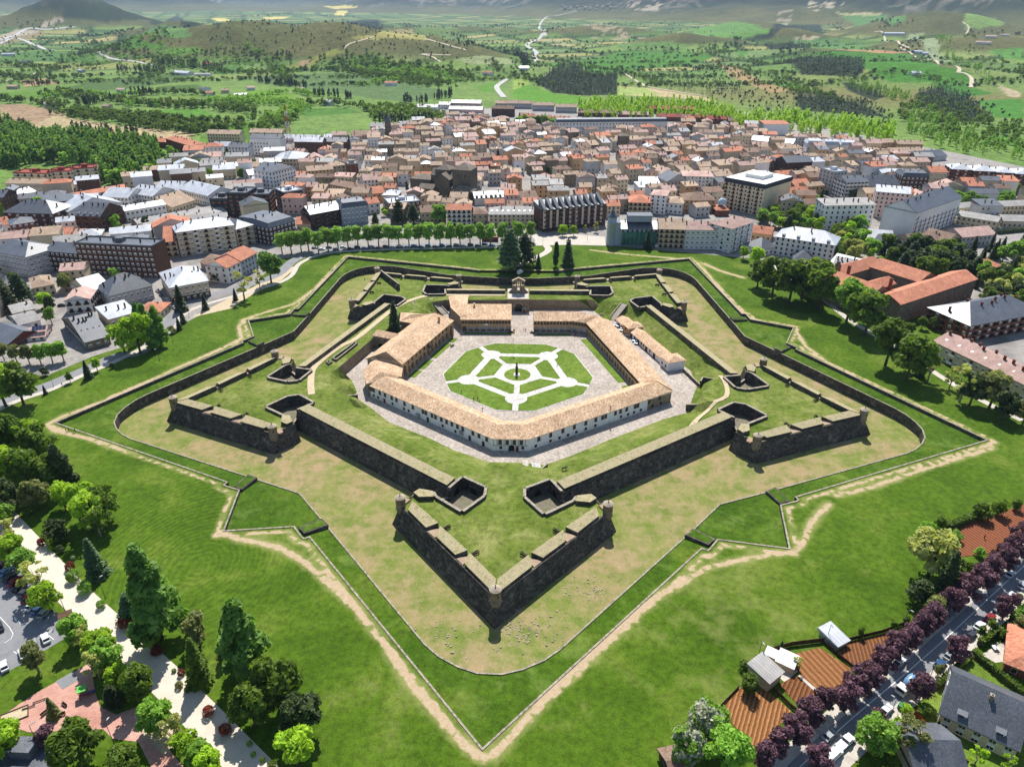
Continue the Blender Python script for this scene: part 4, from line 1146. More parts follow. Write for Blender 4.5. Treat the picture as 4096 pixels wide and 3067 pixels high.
for k in range(5):
 for s in(-1,1):
  for j,(u,v,lab)in enumerate(((123.2,18.0,'shoulder'),(135.0,7.6,'point'))):
   t=CAN0 if not used else copy_tree(CAN0);used=True
   x,y=bp(k,u,v*s)
   ux,uy=bp(k,112.1,35.8*s);sx,sy=bp(k,153.6,0)
   nx,ny=(sy-uy),-(sx-ux)
   m_=bp(k,100,0)
   if nx*(ux-m_[0])+ny*(uy-m_[1])<0:nx,ny=-nx,-ny
   t.location=(x,y,ZP+0.25);t.rotation_euler=(0,0,math.atan2(ny,nx)+PI/2)
   side='left' if(x<bp(k,120,0)[0])else 'right'
   if k in(1,4):side='near' if y<bp(k,120,0)[1]else 'far'
   tag(t,'dark iron cannon on the %s, %s side, nearer its %s'%(FACE_NM[k],side,'tip' if lab=='point' else 'shoulder'),'cannon','cannons on the bastions')
for(q,rz,lab)in((A4(1480,1090),-0.5,'dark field cannon on the cobbles near the left hall'),(A5(10,895),-1.1,'dark cannon at the corner of the guardhouse by the entrance'),(A5(275,900),1.0,'dark cannon at the corner of the arcaded barracks by the entrance')):
 t=copy_tree(CAN0);c=at(*q,ZC);t.location=(c.x,c.y,ZC);t.rotation_euler=(0,0,rz);tag(t,lab,'cannon','cannons in the courtyard')
c=at(*Z5(1110,640),ZC)
t=thing('flagpole','slim flagpole with small red and yellow flag on the courtyard lawn','flagpole',(c.x,c.y,ZC+.1))
b=MB();b.tube([(0.09,0),(0.05,12.5),(0.1,12.6),(0,12.7)],8,0);b.build('pole',[M['steel']],t)
b=MB()
for i in range(6):
 x0,x1=0.05+i*.12,0.05+(i+1)*.12;y0,y1=0.12*math.sin(i*1.1),0.12*math.sin((i+1)*1.1)
 for z0,z1,m in((9.8,10.5,0),(10.5,11.7,1),(11.7,12.4,0)):b.face([(x0,y0,z0),(x1,y1,z0-.1),(x1,y1,z1-.1),(x0,y0,z1)],m)
b.build('flag',[mottled('flag_red',hx('#a01d1d'),hx('#b02424'),1),mottled('flag_yellow',hx('#c79a1c'),hx('#d1a626'),1)],t)
for k in range(5):
 for s in(-1,1):
  for(u0,v0),(u1,v1)in(((95.9,15.8),(101.5,7.4)),((102.6,19.6),(95.9,15.8))):
   m0,m1,cc=Vector(bp(k,u0,v0*s)),Vector(bp(k,u1,v1*s)),Vector(bp(k,105,14.5*s));md=(m0+m1)/2
   n=(cc-md);d=(m1-m0).normalized();n=(n-d*n.dot(d)).normalized();md=md+n*.05
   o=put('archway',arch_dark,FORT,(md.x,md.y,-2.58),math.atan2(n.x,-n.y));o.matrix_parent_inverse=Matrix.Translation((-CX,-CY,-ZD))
   # the land beyond: one sheet to the horizon
F1=lambda x,y:(x*0.8695,y*0.8695)
F2=lambda x,y:(1106+x*0.8695,y*0.8695)
FIELDS=[(F1,'#4f7a48',[(610,190),(840,180),(935,195),(1110,225),(1110,240),(1010,255),(860,235),(720,215),(640,205)]),(F1,'#8d7b69',[(0,260),(55,258),(160,278),(110,310),(0,318)]),(F1,'#9d9279',[(160,275),(170,292),(300,312),(470,328),(490,340),(440,352),(140,352),(60,320)]),(F1,'#437b20',[(490,352),(510,335),(600,300),(695,325),(640,352)]),(F1,'#47862c',[(270,108),(350,104),(420,115),(370,122),(300,122)]),(F1,'#528a36',[(370,125),(490,116),(505,128),(430,140)]),(F1,'#548a4a',[(355,82),(395,62),(440,68),(470,82),(480,92),(400,92)]),(F1,'#46703a',[(130,225),(240,200),(340,190),(470,182),(480,192),(440,205),(300,222),(200,228)]),(F1,'#426e30',[(390,215),(490,210),(510,222),(400,232)]),(F1,'#3e7a34',[(520,165),(600,165),(610,180),(540,185)]),(F1,'#467a38',[(0,135),(110,125),(240,140),(240,160),(60,150),(0,160)]),(F1,'#52882f',[(0,230),(120,225),(130,240),(0,250)]),(F1,'#4b8a30',[(350,275),(500,270),(540,290),(430,300)]),(F1,'#737d4a',[(330,250),(480,240),(500,250),(360,262)]),(F1,'#5b9328',[(610,225),(700,225),(740,240),(640,250)]),(F1,'#457f2f',[(735,270),(860,268),(900,280),(760,290)]),(F1,'#97806a',[(50,200),(110,195),(150,208),(60,215)]),(F1,'#6f8a42',[(690,170),(760,150),(830,122),(860,128),(800,146),(770,170)]),(F1,'#84765c',[(745,150),(770,148),(765,166),(740,166)]),(F1,'#508f2e',[(1180,215),(1235,203),(1250,225),(1200,230)]),(F1,'#7a9d70',[(1130,150),(1200,138),(1272,148),(1272,160),(1180,162)]),(F1,'#bdb46c',[(780,17),(870,15),(900,18),(830,23)]),(F1,'#bdb46c',[(655,43),(720,42),(700,48),(660,48)]),(F1,'#bdb46c',[(525,45),(565,47),(570,53),(540,54)]),(F1,'#bdb46c',[(835,28),(862,28),(855,40),(830,38)]),(F1,'#8a8a55',[(860,95),(940,84),(1030,85),(1060,100),(980,95),(900,98)]),(F1,'#567f40',[(1000,60),(1060,58),(1160,95),(1180,108),(1100,104)]),(F1,'#7c7458',[(0,100),(60,78),(110,82),(60,100),(0,112)]),(F1,'#9a948a',[(0,88),(40,74),(100,74),(30,92),(0,104)]),(F1,'#9a948a',[(90,62),(150,44),(158,50),(110,68)]),(F1,'#8f887c',[(150,64),(195,60),(200,70),(150,74)]),(F1,'#6c8a46',[(60,160),(200,155),(210,166),(90,168)]),(F1,'#557f3a',[(390,150),(480,142),(510,150),(450,160)]),(F2,'#3f8024',[(85,160),(270,128),(450,130),(500,142),(420,165),(330,170),(280,182),(200,185),(180,172)]),(F2,'#4f9128',[(0,215),(40,210),(110,235),(190,240),(150,262),(60,264),(0,240)]),(F2,'#7b944a',[(0,198),(35,196),(45,208),(0,225)]),(F2,'#a0957a',[(265,214),(380,222),(480,240),(512,254),(400,242),(262,236)]),(F2,'#84985a',[(262,216),(330,219),(370,236),(262,236)]),(F2,'#3d8024',[(745,130),(820,127),(985,135),(1060,165),(1140,180),(1140,215),(1040,205),(940,205),(870,165),(800,150)]),(F2,'#387a24',[(1040,208),(1140,215),(1200,232),(1110,243)]),(F2,'#3f842b',[(1150,250),(1272,245),(1272,297),(1200,290)]),(F2,'#4b8e34',[(1165,332),(1272,345),(1272,356),(1170,352)]),(F2,'#508a48',[(700,100),(820,98),(870,112),(920,108),(860,122),(740,120)]),(F2,'#508a46',[(820,40),(930,38),(980,52),(940,65),(850,58)]),(F2,'#9d9d78',[(800,28),(920,35),(900,40),(820,38)]),(F2,'#468630',[(540,125),(610,125),(570,150)]),(F2,'#589440',[(440,70),(620,70),(640,80),(580,95),(480,92)]),(F2,'#6ea154',[(1120,40),(1200,40),(1220,65),(1130,75)]),(F2,'#50933e',[(1180,125),(1272,120),(1272,150),(1230,145)]),(F2,'#5a8f48',[(130,95),(280,110),(430,108),(450,128),(280,125),(180,110)]),(F2,'#509339',[(600,200),(690,205),(780,230),(700,220)]),(F2,'#7a9f7a',[(980,88),(1020,85),(1095,152),(1060,157)]),(F2,'#8d8672',[(180,60),(240,58),(330,95),(290,102),(200,95)]),(F2,'#9c9688',[(40,98),(110,100),(150,115),(90,112)]),(F2,'#9c9688',[(740,0),(830,0),(760,30),(735,20)]),(F2,'#958f86',[(280,0),(380,0),(360,28),(300,30)]),(F2,'#8f8a80',[(660,30),(700,25),(690,55),(655,62)]),(F2,'#8b7c5a',[(500,150),(600,190),(690,225),(650,232),(540,190)]),(F2,'#9a7a5e',[(790,124),(900,124),(985,130),(900,132)]),(F2,'#9c9480',[(690,85),(760,90),(780,100),(700,96)]),(F2,'#9a927f',[(1205,208),(1260,228),(1265,243),(1235,240)]),]
DARKWOOD=[(F2,[(60,205),(150,168),(180,175),(215,188),(262,183),(258,236),(180,238),(100,230)]),(F2,[(640,160),(720,140),(830,150),(877,167),(860,192),(720,186)]),(F2,[(575,95),(690,62),(770,62),(780,82),(640,100),(590,102)]),(F2,[(625,112),(690,100),(740,110),(740,126),(640,124)]),(F2,[(820,205),(860,208),(930,240),(900,250),(840,228)]),(F2,[(1000,235),(1060,218),(1130,240),(1200,300),(1120,305),(1010,262)]),(F2,[(700,242),(790,238),(870,262),(930,290),(860,285),(720,275)]),(F1,[(150,28),(240,6),(330,30),(370,50),(260,55),(160,48)]),(F1,[(370,50),(440,34),(550,62),(540,72),(450,56)]),(F1,[(860,55),(940,48),(950,75),(870,80)]),]
HEDGE=[]
def far_land():
 na,nr=700,560
 az=np.linspace(R(-64),R(64),na)
 e=np.concatenate([np.linspace(math.atan(155/300.),math.atan(155/1000.),60),np.linspace(math.atan(155/1000.),math.atan(155/5200.),330)[1:],np.linspace(math.atan(155/5200.),math.atan(155/60000.),172)[1:]])
 rr=155.0/np.tan(e);nr=len(rr)
 A,RR=np.meshgrid(az,rr)
 RR=RR/np.cos(A)**0.6
 X=CAM[0]+RR*np.sin(A);Y=CAM[1]+RR*np.cos(A)
 Z=terrain(X,Y)
 flatpart=1-sstep(240,420,Y)
 Zs=Z-0.3-0.2*flatpart
 x,y=X.ravel(),Y.ravel()
 g=np.random.default_rng(5)
 cw,ch=260.0,150.0
 u=x*0.94+y*0.33+60*vnoise(x/300,y/300);v=-x*0.33+y*0.94+60*vnoise(x/280+9,y/280)
 cu=np.floor(u/cw).astype(int);row=np.floor((v+37*(cu%5))/ch).astype(int)
 hsh=((cu*7349+row*9157)%997)/997.0
 pal=np.array([hx(c)for c in('#4d6a30','#5a783c','#6b8646','#4a6430','#788a54','#5c7648','#878a59','#507234','#647e4e','#9a9468')])
 col=pal[(hsh*len(pal)).astype(int)%len(pal)]
 edge=np.minimum(np.abs(u/cw-np.round(u/cw))*cw,np.abs((v+37*(cu%5))/ch-np.round((v+37*(cu%5))/ch))*ch)
 scr=np.array(hx('#454f2c'));scr2=np.array(hx('#62623c'));frs=np.array(hx('#222f1c'));rock=np.array(hx('#7d7a74'))
 n1=fbm(x/130,y/130,5);n2=fbm(x/40+3,y/40,4);n3=fbm(x/420,y/420,4)
 hedge=np.clip(1.3-edge/(12+22*n1),0,1)
 col=col*(1-hedge[:,None])+np.array(hx('#2f4a20'))*hedge[:,None]
 rim=(1-sstep(1200,1900,y))[:,None]
 meadow=np.array(hx('#55753a'))*(1-n1[:,None])+np.array(hx('#6b8748'))*n1[:,None]
 col=col*(1-rim)+meadow*rim
 h=terrain(x,y)
 hill=sstep(14,34,h+14*(n1-0.5))[:,None]
 sc=scr*(1-n1[:,None])+scr2*n1[:,None]
 col=col*(1-hill)+sc*hill
 mount=(sstep(50,130,h+110*(n3-0.5))*sstep(2700,3700,y))[:,None]
 fc=frs*(0.75+0.7*n2[:,None])
 col=col*(1-mount)+fc*mount
 rk=(np.clip((n3-0.52)*8,0,.8)*np.clip((n2-0.44)*6,0,1))[:,None]*mount
 col=col*(1-rk)+rock*rk
 sh=(1-sstep(3200,5200,y))[:,None]
 for ax,ay in((560,1150),(760,1050),(1250,1000)):
  w=np.exp(-(((x-ax)/330)**2+((y-ay)/150)**2))[:,None]*0.9
  col=col*(1-w)+(sc*0.5+np.array(hx('#7d7a50'))*0.5)*w
 P=np.stack([x,y],-1)
 for f,poly in DARKWOOD:
  pl=[land(*f(*q))for q in poly];m=inside(P,[(p.x,p.y)for p in pl])
  col[m]=frs*(0.8+0.8*n2[m,None])
 for f,c,poly in FIELDS:
  pl=[land(*f(*q))for q in poly];m=inside(P,[(p.x,p.y)for p in pl])
  if c in('#8d8672','#9c9688','#958f86','#8f8a80','#9c9480','#8f887c'):m&=n2+.5*n1>.74
  if c=='#bdb46c':m&=y>2600
  col[m]=np.array(hx(c))*np.array([1.0,.74,.8])**(hx(c)[1]>1.5*hx(c)[0])*(0.9+0.22*n1[m,None])
 col=col*np.array([1.04,.96,.8])
 V=np.stack([x,y,Zs.ravel()],-1)
 I=np.arange(na*nr).reshape(nr,na)
 F=np.stack([I[:-1,:-1],I[:-1,1:],I[1:,1:],I[1:,:-1]],-1).reshape(-1,4)
 c=V[F].mean(1)
 keep=~((np.abs(c[:,0])<470)&(c[:,1]<188))
 F=F[keep]
 me=bpy.data.meshes.new('hills')
 me.vertices.add(len(V));me.vertices.foreach_set('co',V.astype(np.float32).ravel())
 me.loops.add(len(F)*4);me.loops.foreach_set('vertex_index',F.astype(np.int32).ravel())
 me.polygons.add(len(F));me.polygons.foreach_set('loop_start',np.arange(0,len(F)*4,4,dtype=np.int32));me.polygons.foreach_set('loop_total',np.full(len(F),4,np.int32))
 me.polygons.foreach_set('use_smooth',np.ones(len(F),bool))
 me.update(calc_edges=True)
 hm=(hedge>.35)&(hill[:,0]<.3)&(y>1250)&(y<5200)&(np.abs(x)<y*.95);pick=np.random.default_rng(9).permutation(np.flatnonzero(hm))[:7000]
 HEDGE.extend(zip(x[pick]+g.normal(size=len(pick))*6,y[pick]+g.normal(size=len(pick))*6))
 at_=me.attributes.new('ground','FLOAT_COLOR','POINT');at_.data.foreach_set('color',np.c_[col,np.ones(len(col))].astype(np.float32).ravel())
 m=N('countryside',0.95,0.1);p=m.pos()
 a=m.attr('ground').outputs['Color']
 k=m.noise(p,0.035,6,0.7);a=m.mix(1.0,a,m.ramp(k,[(0.3,0.72),(0.5,1.0),(0.75,1.25)]),'MULTIPLY')
 k2=m.noise(p,0.12,5,0.75);a=m.mix(1.0,a,m.ramp(k2,[(0.35,0.5),(0.5,1.0),(0.7,1.25)]),'MULTIPLY')
 m.color(a);me.materials.append(m.mat)
 tag(put('hills',me),kind='structure')
far_land()
def lz(d):return lambda x,y:float(terrain(x,y))+d
def draped(name,f,pts,w,mat,d=0.6):ribbon(name,[land(*f(*q))for q in pts],w,lz(d),mat,step=12.0)
M['far_road']=mottled('far_road',hx('#a3a09c'),hx('#b5b2ac'),0.05)
M['track']=mottled('farm_track',hx('#b3a68c'),hx('#c2b59a'),0.05)
draped('road',F2,[(-20,243),(-38,218),(-24,205),(-12,197)],11,M['far_road']);draped('road',F2,[(62,155),(56,140),(60,130),(38,112),(75,86),(82,76),(68,66),(82,46),(120,38),(160,28)],15,M['far_road'])
draped('farm_track',F2,[(1140,218),(1141,195),(1122,182),(1103,180),(1112,172),(1060,158),(1000,140),(965,118)],8,M['track']);draped('farm_track',F2,[(275,180),(320,208),(345,218),(480,240)],6,M['track'])
draped('farm_track',F1,[(855,122),(868,110),(930,92)],5,M['track']);draped('farm_track',F1,[(1055,98),(1110,112),(1160,126)],6,M['track']);draped('farm_track',F1,[(1095,155),(1070,140),(1045,135),(1120,138)],5,M['track'])
draped('road',F1,[(380,163),(330,153),(260,140),(230,133)],9,M['far_road']);draped('road',F1,[(0,205),(60,192),(130,170),(180,166)],7,M['far_road'])
draped('motorway',F1,[(0,110),(40,95),(110,122),(130,124)],16,M['far_road']);draped('motorway',F1,[(0,100),(55,78),(120,74),(190,66)],22,M['far_road'])
draped('farm_track',F2,[(900,80),(925,92),(960,105),(985,120)],8,M['track']);draped('farm_track',F2,[(1120,55),(1135,70),(1125,90)],8,M['track'])
# streets and paved places
def ms(name,f,pts,z,mat):return sheet(name,[at(*f(*q))for q in pts],z,mat)
ms('town_streets',DD,[(-250,905),(-60,800),(100,812),(200,770),(330,730),(520,640),(605,560),(700,545),(900,530),(1050,528),(1155,525),(1200,525),(1310,530),(1640,560),(1760,610),(1900,640),(2060,720),(2212,870),(2420,960),(2500,420),(2060,330),(1900,300),(1600,240),(1200,232),(1060,235),(900,225),(880,275),(760,292),(690,300),(560,312),(440,335),(350,392),(210,405),(60,415),(-300,480)],0.06,M['town_ground'])
ribbon('road',[at(*f(*q))for f,q in((DD,(-140,960)),(Z4,(0,975)),(Z4,(330,845)),(Z4,(530,760)),(Z4,(740,670)),(Z4,(900,640)),(Z4,(1060,470)),(Z4,(1200,330)),(DD,(585,600)),(DD,(640,560)),(TB,(420,610)),(TB,(800,590)),(TB,(1272,580)),(TC,(300,560)))],7.0,0.10,M['asphalt'])
ribbon('pavement',[at(*f(*q))for f,q in((DD,(-140,985)),(Z4,(0,1005)),(Z4,(330,880)),(Z4,(530,790)),(Z4,(740,700)),(Z4,(920,610)),(Z4,(1100,500)),(Z4,(1230,370)),(DD,(610,608)),(DD,(650,568)),(TB,(420,625)),(TB,(800,606)),(TB,(1272,596)))],3.2,0.14,M['pavement'])
ms('square',TC,[(300,590),(310,545),(480,530),(660,545),(665,590),(480,585)],0.15,M['pavement'])
ms('bare_earth',Z4,[(1195,430),(1300,380),(1480,290),(1600,235),(1780,130),(1900,90),(1780,190),(1600,280),(1460,370),(1330,400)],0.08,M['dirt'])
ribbon('road',[at(*f(*q))for f,q in((DD,(1112,575)),(DD,(1150,560)),(DD,(1185,540)),(DD,(1165,520)),(DD,(1150,505)))],5.0,0.12,M['pavement'])
ms('car_park',Z7,[(-250,300),(0,330),(120,440),(300,640),(450,830),(300,920),(60,1060),(-250,1260)],0.05,M['asphalt'])
ribbon('promenade',[at(*Z7(*q))for q in((-160,-80),(20,120),(250,370),(480,610),(760,870),(1000,1090),(1280,1370),(1560,1660),(1760,1860))],8.2,0.06,M['promenade'])
ms('playground_floor',Z7,[(-30,1370),(200,1210),(560,1010),(590,1180),(620,1280),(720,1330),(830,1290),(900,1260),(950,1350),(1060,1560),(1180,1700),(1080,1760),(960,1700),(860,1500),(700,1480),(640,1420),(400,1430),(180,1440),(60,1400),(-40,1440)],0.07,M['redsand'])
ms('rubber_mat',Z7,[(345,1125),(460,1060),(490,1115),(390,1175)],0.10,M['asphalt'])
ms('planting_bed',Z7,[(830,1390),(900,1290),(950,1300),(1130,1480),(1015,1585)],0.11,M['plot_b']if 'plot_b' in M else M['dirt'])
ribbon('road',[at(*Z9(*q))for q in((640,1790),(900,1540),(1150,1330),(1420,1130),(1700,880),(2000,600),(2200,420),(2420,230))],8.5,0.06,M['asphalt'])
ribbon('pavement',[at(*Z9(*q))for q in((500,1780),(740,1540),(1000,1320),(1270,1100),(1540,850),(1840,590),(2060,390),(2300,200))],3.2,0.12,M['pavement'])
ribbon('pavement',[at(*Z9(*q))for q in((900,1760),(1110,1570),(1330,1370),(1560,1150),(1830,900),(2120,640),(2300,480))],3.0,0.12,M['pavement'])
ribbon('lane_line',[at(*Z9(*q))for q in((760,1670),(960,1480),(1150,1310),(1420,1085),(1700,840),(2000,560),(2200,380))],0.22,0.09,M['white_line'])
ribbon('footpath',[at(*Z6(*q))for q in((620,100),(800,230),(960,330),(1100,440),(1250,530),(1450,650),(1650,780),(1900,930),(2200,1080))],3.5,0.10,M['pavement'])
for q in((1345,-20),(1345,0)):pass
def mark(pts,w=0.16):ribbon('bay_line',[at(*Z7(*q))for q in pts],w,0.09,M['white_line'],smooth=False)
mark([(133,775),(105,735)],0.3);sheet('bay_arrow',[at(*Z7(*q))for q in((85,720),(120,745),(103,752),(93,748))],0.09,M['white_line'])
for i in range(10):mark([(10+32*i,525+34*i-5*(i%2)),(38+32*i,500+34*i)])
mark([(0,725),(60,790),(82,830),(70,860),(30,885)]);
for i in range(4):mark([(-10+95*i,1060-62*i-60),(50+95*i,1040-58*i)])
PLOT={}
def plot_mat(name,c1,c2,ang,sc,d=0.6):
 m=N(name,0.95,0.1);p=m.pos()
 mp=m.n('Mapping');mp.inputs['Rotation'].default_value=(0,0,R(ang));m.l(p,mp.inputs['Vector'])
 w=m.n('TexWave',wave_type='BANDS',bands_direction='X');w.inputs['Scale'].default_value=sc;w.inputs['Distortion'].default_value=1.0;w.inputs['Detail'].default_value=3;w.inputs['Detail Scale'].default_value=2
 m.l(mp.outputs[0],w.inputs['Vector'])
 f=m.noise(p,1.6,4,0.7)
 col=m.mix(w.outputs['Fac'],c1,c2);col=m.mix(1.0,col,m.ramp(f,[(0.3,0.75),(0.7,1.2)]),'MULTIPLY')
 m.color(col);m.bump(w.outputs['Fac'],1.0,0.35);return m.mat
E1=hx('#79502f');E2=hx('#a5764c');E3=hx('#684127');E4=hx('#835a3c')
ms('vegetable_plot',Z9,[(275,1290),(395,1165),(560,1170),(720,1310),(640,1410),(540,1560),(440,1490)],0.12,plot_mat('ridged_soil',E1,E2,28,0.30))
ms('vegetable_plot',Z9,[(645,1150),(745,1085),(880,1195),(800,1310)],0.12,plot_mat('dark_soil',E3,E4,35,0.3))
ms('vegetable_plot',Z9,[(715,960),(900,915),(1100,1050),(1030,1190),(900,1190),(770,1080)],0.12,plot_mat('brown_soil',E1,hx('#966945'),-22,0.2))
ms('vegetable_plot',Z9,[(1000,970),(1060,890),(1290,835),(1380,800),(1300,960),(1120,1040)],0.12,plot_mat('fine_soil',E3,hx('#8a6143'),12,0.3))
ms('vegetable_plot',Z9,[(1680,215),(1850,130),(2100,50),(2300,-20),(2300,130),(2100,260),(1950,330),(1720,360)],0.12,plot_mat('red_soil',hx('#70412b'),hx('#8d5a40'),-24,0.26))
ms('garden_path',Z9,[(760,1090),(775,1085),(900,1190),(880,1200)],0.14,M['pavement'])
ms('villa_lawn',Z9,[(1480,1340),(1610,1180),(1830,970),(1900,1000),(2170,1190),(2300,1500),(2300,1780),(1500,1760),(1400,1480)],0.08,M['garden'])
ms('terrace',Z9,[(1900,960),(2000,900),(2110,850),(2060,1000),(1990,1010)],0.12,M['pavement'])
ms('yard',Z9,[(560,985),(640,940),(740,1000),(770,1060),(680,1130),(620,1080)],0.12,M['pavement'])
# the town
def varied(name,c1,c2,rnd=0.12,rough=0.85,spec=0.2,scale=0.15):
 return mottled(name,hx(c1),hx(c2),scale,rough=rough,coord='obj',fine=1.2,fine_amt=0.15,spec=spec,rnd=rnd)
WALL={'white':varied('white_render','#dddbd8','#e9e7e3'),'cream':varied('cream_render','#d0bf9f','#dccbac'),'beige':varied('beige_render','#bdac92','#cbbaa0'),'grey':varied('grey_render','#b0aeac','#c2c0be'),'brown':masonry('brown_brick',(hx('#5e4437'),hx('#6f5243')),0.5,0.25,stain=0.15),'darkbrown':varied('dark_brown_cladding','#40302a','#4d3b33'),'brick':masonry('red_brick',(hx('#764538'),hx('#875143')),0.5,0.25,stain=0.15),'ochre':varied('ochre_render','#c4a076','#d0ad84'),'stone':masonry('house_stone',(hx('#7e7263'),hx('#91846f')),0.8,0.45,stain=0.25),'pink':varied('pink_render','#c8aea5','#d4bab0'),'blue':varied('blue_grey_render','#9aa3ad','#abb3bc'),'dark':varied('dark_slate_cladding','#33363d','#40434a'),'old':masonry('cathedral_stone',(hx('#6a6155'),hx('#7b7163')),0.9,0.5,stain=0.35)}
ROOF={'tan':tiled('tan_roof_tiles',[hx(c)for c in('#a8917b','#b9a28a','#987f6c','#c8b096')],0.45,0.7,rnd=0.22,patch=0.2),'orange':tiled('orange_roof_tiles',[hx(c)for c in('#b5745a','#c28468','#a9684d','#cd9378')],0.45,0.7,rnd=0.18),'brown':tiled('brown_roof_tiles',[hx(c)for c in('#816a5b','#907868','#745d4f','#9c8371')],0.45,0.7,rnd=0.22),'pink':tiled('pinkish_roof_tiles',[hx(c)for c in('#b4948a','#c2a296','#a6887d','#cdb0a3')],0.45,0.7,rnd=0.2),'slate':tiled('slate_roof',[hx(c)for c in('#565a61','#62666d','#4c5057','#6b6f76')],0.4,0.3,rough=0.42,rnd=0.15,spec=0.5),'metal':tiled('pale_metal_glare_roof',[hx(c)for c in('#b8bbc0','#c8cbd0','#adb0b6')],1.2,6.0,rough=0.38,rnd=0.12,spec=0.6,var=0.5),'grey':tiled('grey_fibre_roof',[hx(c)for c in('#9a9793','#a8a5a1','#8e8b87')],0.9,2.0,rough=0.7,rnd=0.15,var=0.6),'oldslab':tiled('stone_slab_roof',[hx(c)for c in('#6f665b','#7d7468','#635b51')],0.8,0.8,rnd=0.1),'red':tiled('red_roof_tiles',[hx(c)for c in('#94493c','#a35547','#873f34')],0.45,0.7,rnd=0.12)}  # pale metal colour has sun glare on slate painted in, besides truly pale roofs
GLASS=M['dark_fill']
_wcache={}
def wmesh(kind):
 if kind in _wcache:return _wcache[kind]
 b=MB()
 if kind=='plain':
  b.box(-.6,.6,-.05,.05,0,1.5,1)
  for x0,x1,z0,z1 in((-.72,-.6,-.1,1.6),(.6,.72,-.1,1.6),(-.6,.6,1.5,1.6),(-.8,.8,-.2,-.1)):b.box(x0,x1,-.12,.05,z0,z1,0,True)
  me=b.mesh('window',[M['stone_ledge'],GLASS])
 elif kind=='white':
  b.box(-.7,.7,-.05,.05,0,1.5,1)
  for x0,x1,z0,z1 in((-.85,-.7,-.1,1.65),(.7,.85,-.1,1.65),(-.7,.7,1.5,1.65),(-.04,.04,0,1.5),(-.7,.7,-.1,0)):b.box(x0,x1,-.12,.05,z0,z1,0,True)
  b.box(-.68,.68,-.07,-.04,0.85,1.5,0)
  me=b.mesh('window',[WALL['white'],GLASS])
 elif kind=='dark':
  b.box(-.65,.65,-.06,.05,0,1.7,0);me=b.mesh('window',[GLASS])
 elif kind=='balcony':
  b.box(-.8,.8,-.05,.05,0,2.1,1);b.box(-1.3,1.3,-1.0,0,-0.25,-.08,0,True);b.box(-1.3,1.3,-1.0,-.93,-.08,.85,2);b.box(-1.3,-1.23,-1,0,-.08,.85,2);b.box(1.23,1.3,-1,0,-.08,.85,2)
  me=b.mesh('balcony',[M['stone_ledge'],GLASS,M['dark_wood']])
 elif kind=='wbalcony':
  b.box(-.8,.8,-.05,.05,0,2.1,1);b.box(-1.5,1.5,-1.0,0,-0.25,-.05,0,True);b.box(-1.5,1.5,-1.0,-.9,-.05,.9,0)
  me=b.mesh('balcony',[WALL['white'],GLASS])
 elif kind=='orange':
  b.box(-1.2,1.2,-.06,.05,0,1.1,0);b.box(-1.2,1.2,-.3,0,-1.0,0,1);me=b.mesh('balcony',[GLASS,mottled('orange_panel',hx('#9a5a2c'),hx('#a9673a'),1)])
 elif kind=='skylight':
  b.box(-.45,.45,0,1.1,0,.08,0);me=b.mesh('skylight',[GLASS])
 elif kind=='dormer':
  b.box(-.9,.9,0,2.4,0,1.6,0);b.box(-.6,.6,-.06,0,.3,1.4,1)
  b.face([(-1.1,-.3,1.6),(1.1,-.3,1.6),(1.1,2.6,2.0),(-1.1,2.6,2.0)],2);b.face([(-1.1,-.3,1.6),(-1.1,-.3,1.5),(1.1,-.3,1.5),(1.1,-.3,1.6)][::-1],2)
  me=b.mesh('dormer',[WALL['white'],GLASS,ROOF['slate']])
 elif kind=='chimney':
  b.box(-.4,.4,-.4,.4,-1.5,1.3,0);b.box(-.5,.5,-.5,.5,1.3,1.5,1,True);b.tube([(.18,1.5),(.16,1.9)],6,1);me=b.mesh('chimney',[M['stone_light'],M['coping']])
 elif kind=='darkchimney':
  b.box(-.35,.35,-.35,.35,-1.5,1.7,0);b.box(-.45,.45,-.45,.45,1.7,1.9,0,True);me=b.mesh('chimney',[WALL['darkbrown']])
 elif kind=='brickchimney':
  b.box(-.5,.5,-.4,.4,-1.5,1.6,0);b.box(-.6,.6,-.5,.5,1.6,1.8,0,True);me=b.mesh('chimney',[WALL['brick']])
 _wcache[kind]=me;return me
OBB=[]
LAND=[]
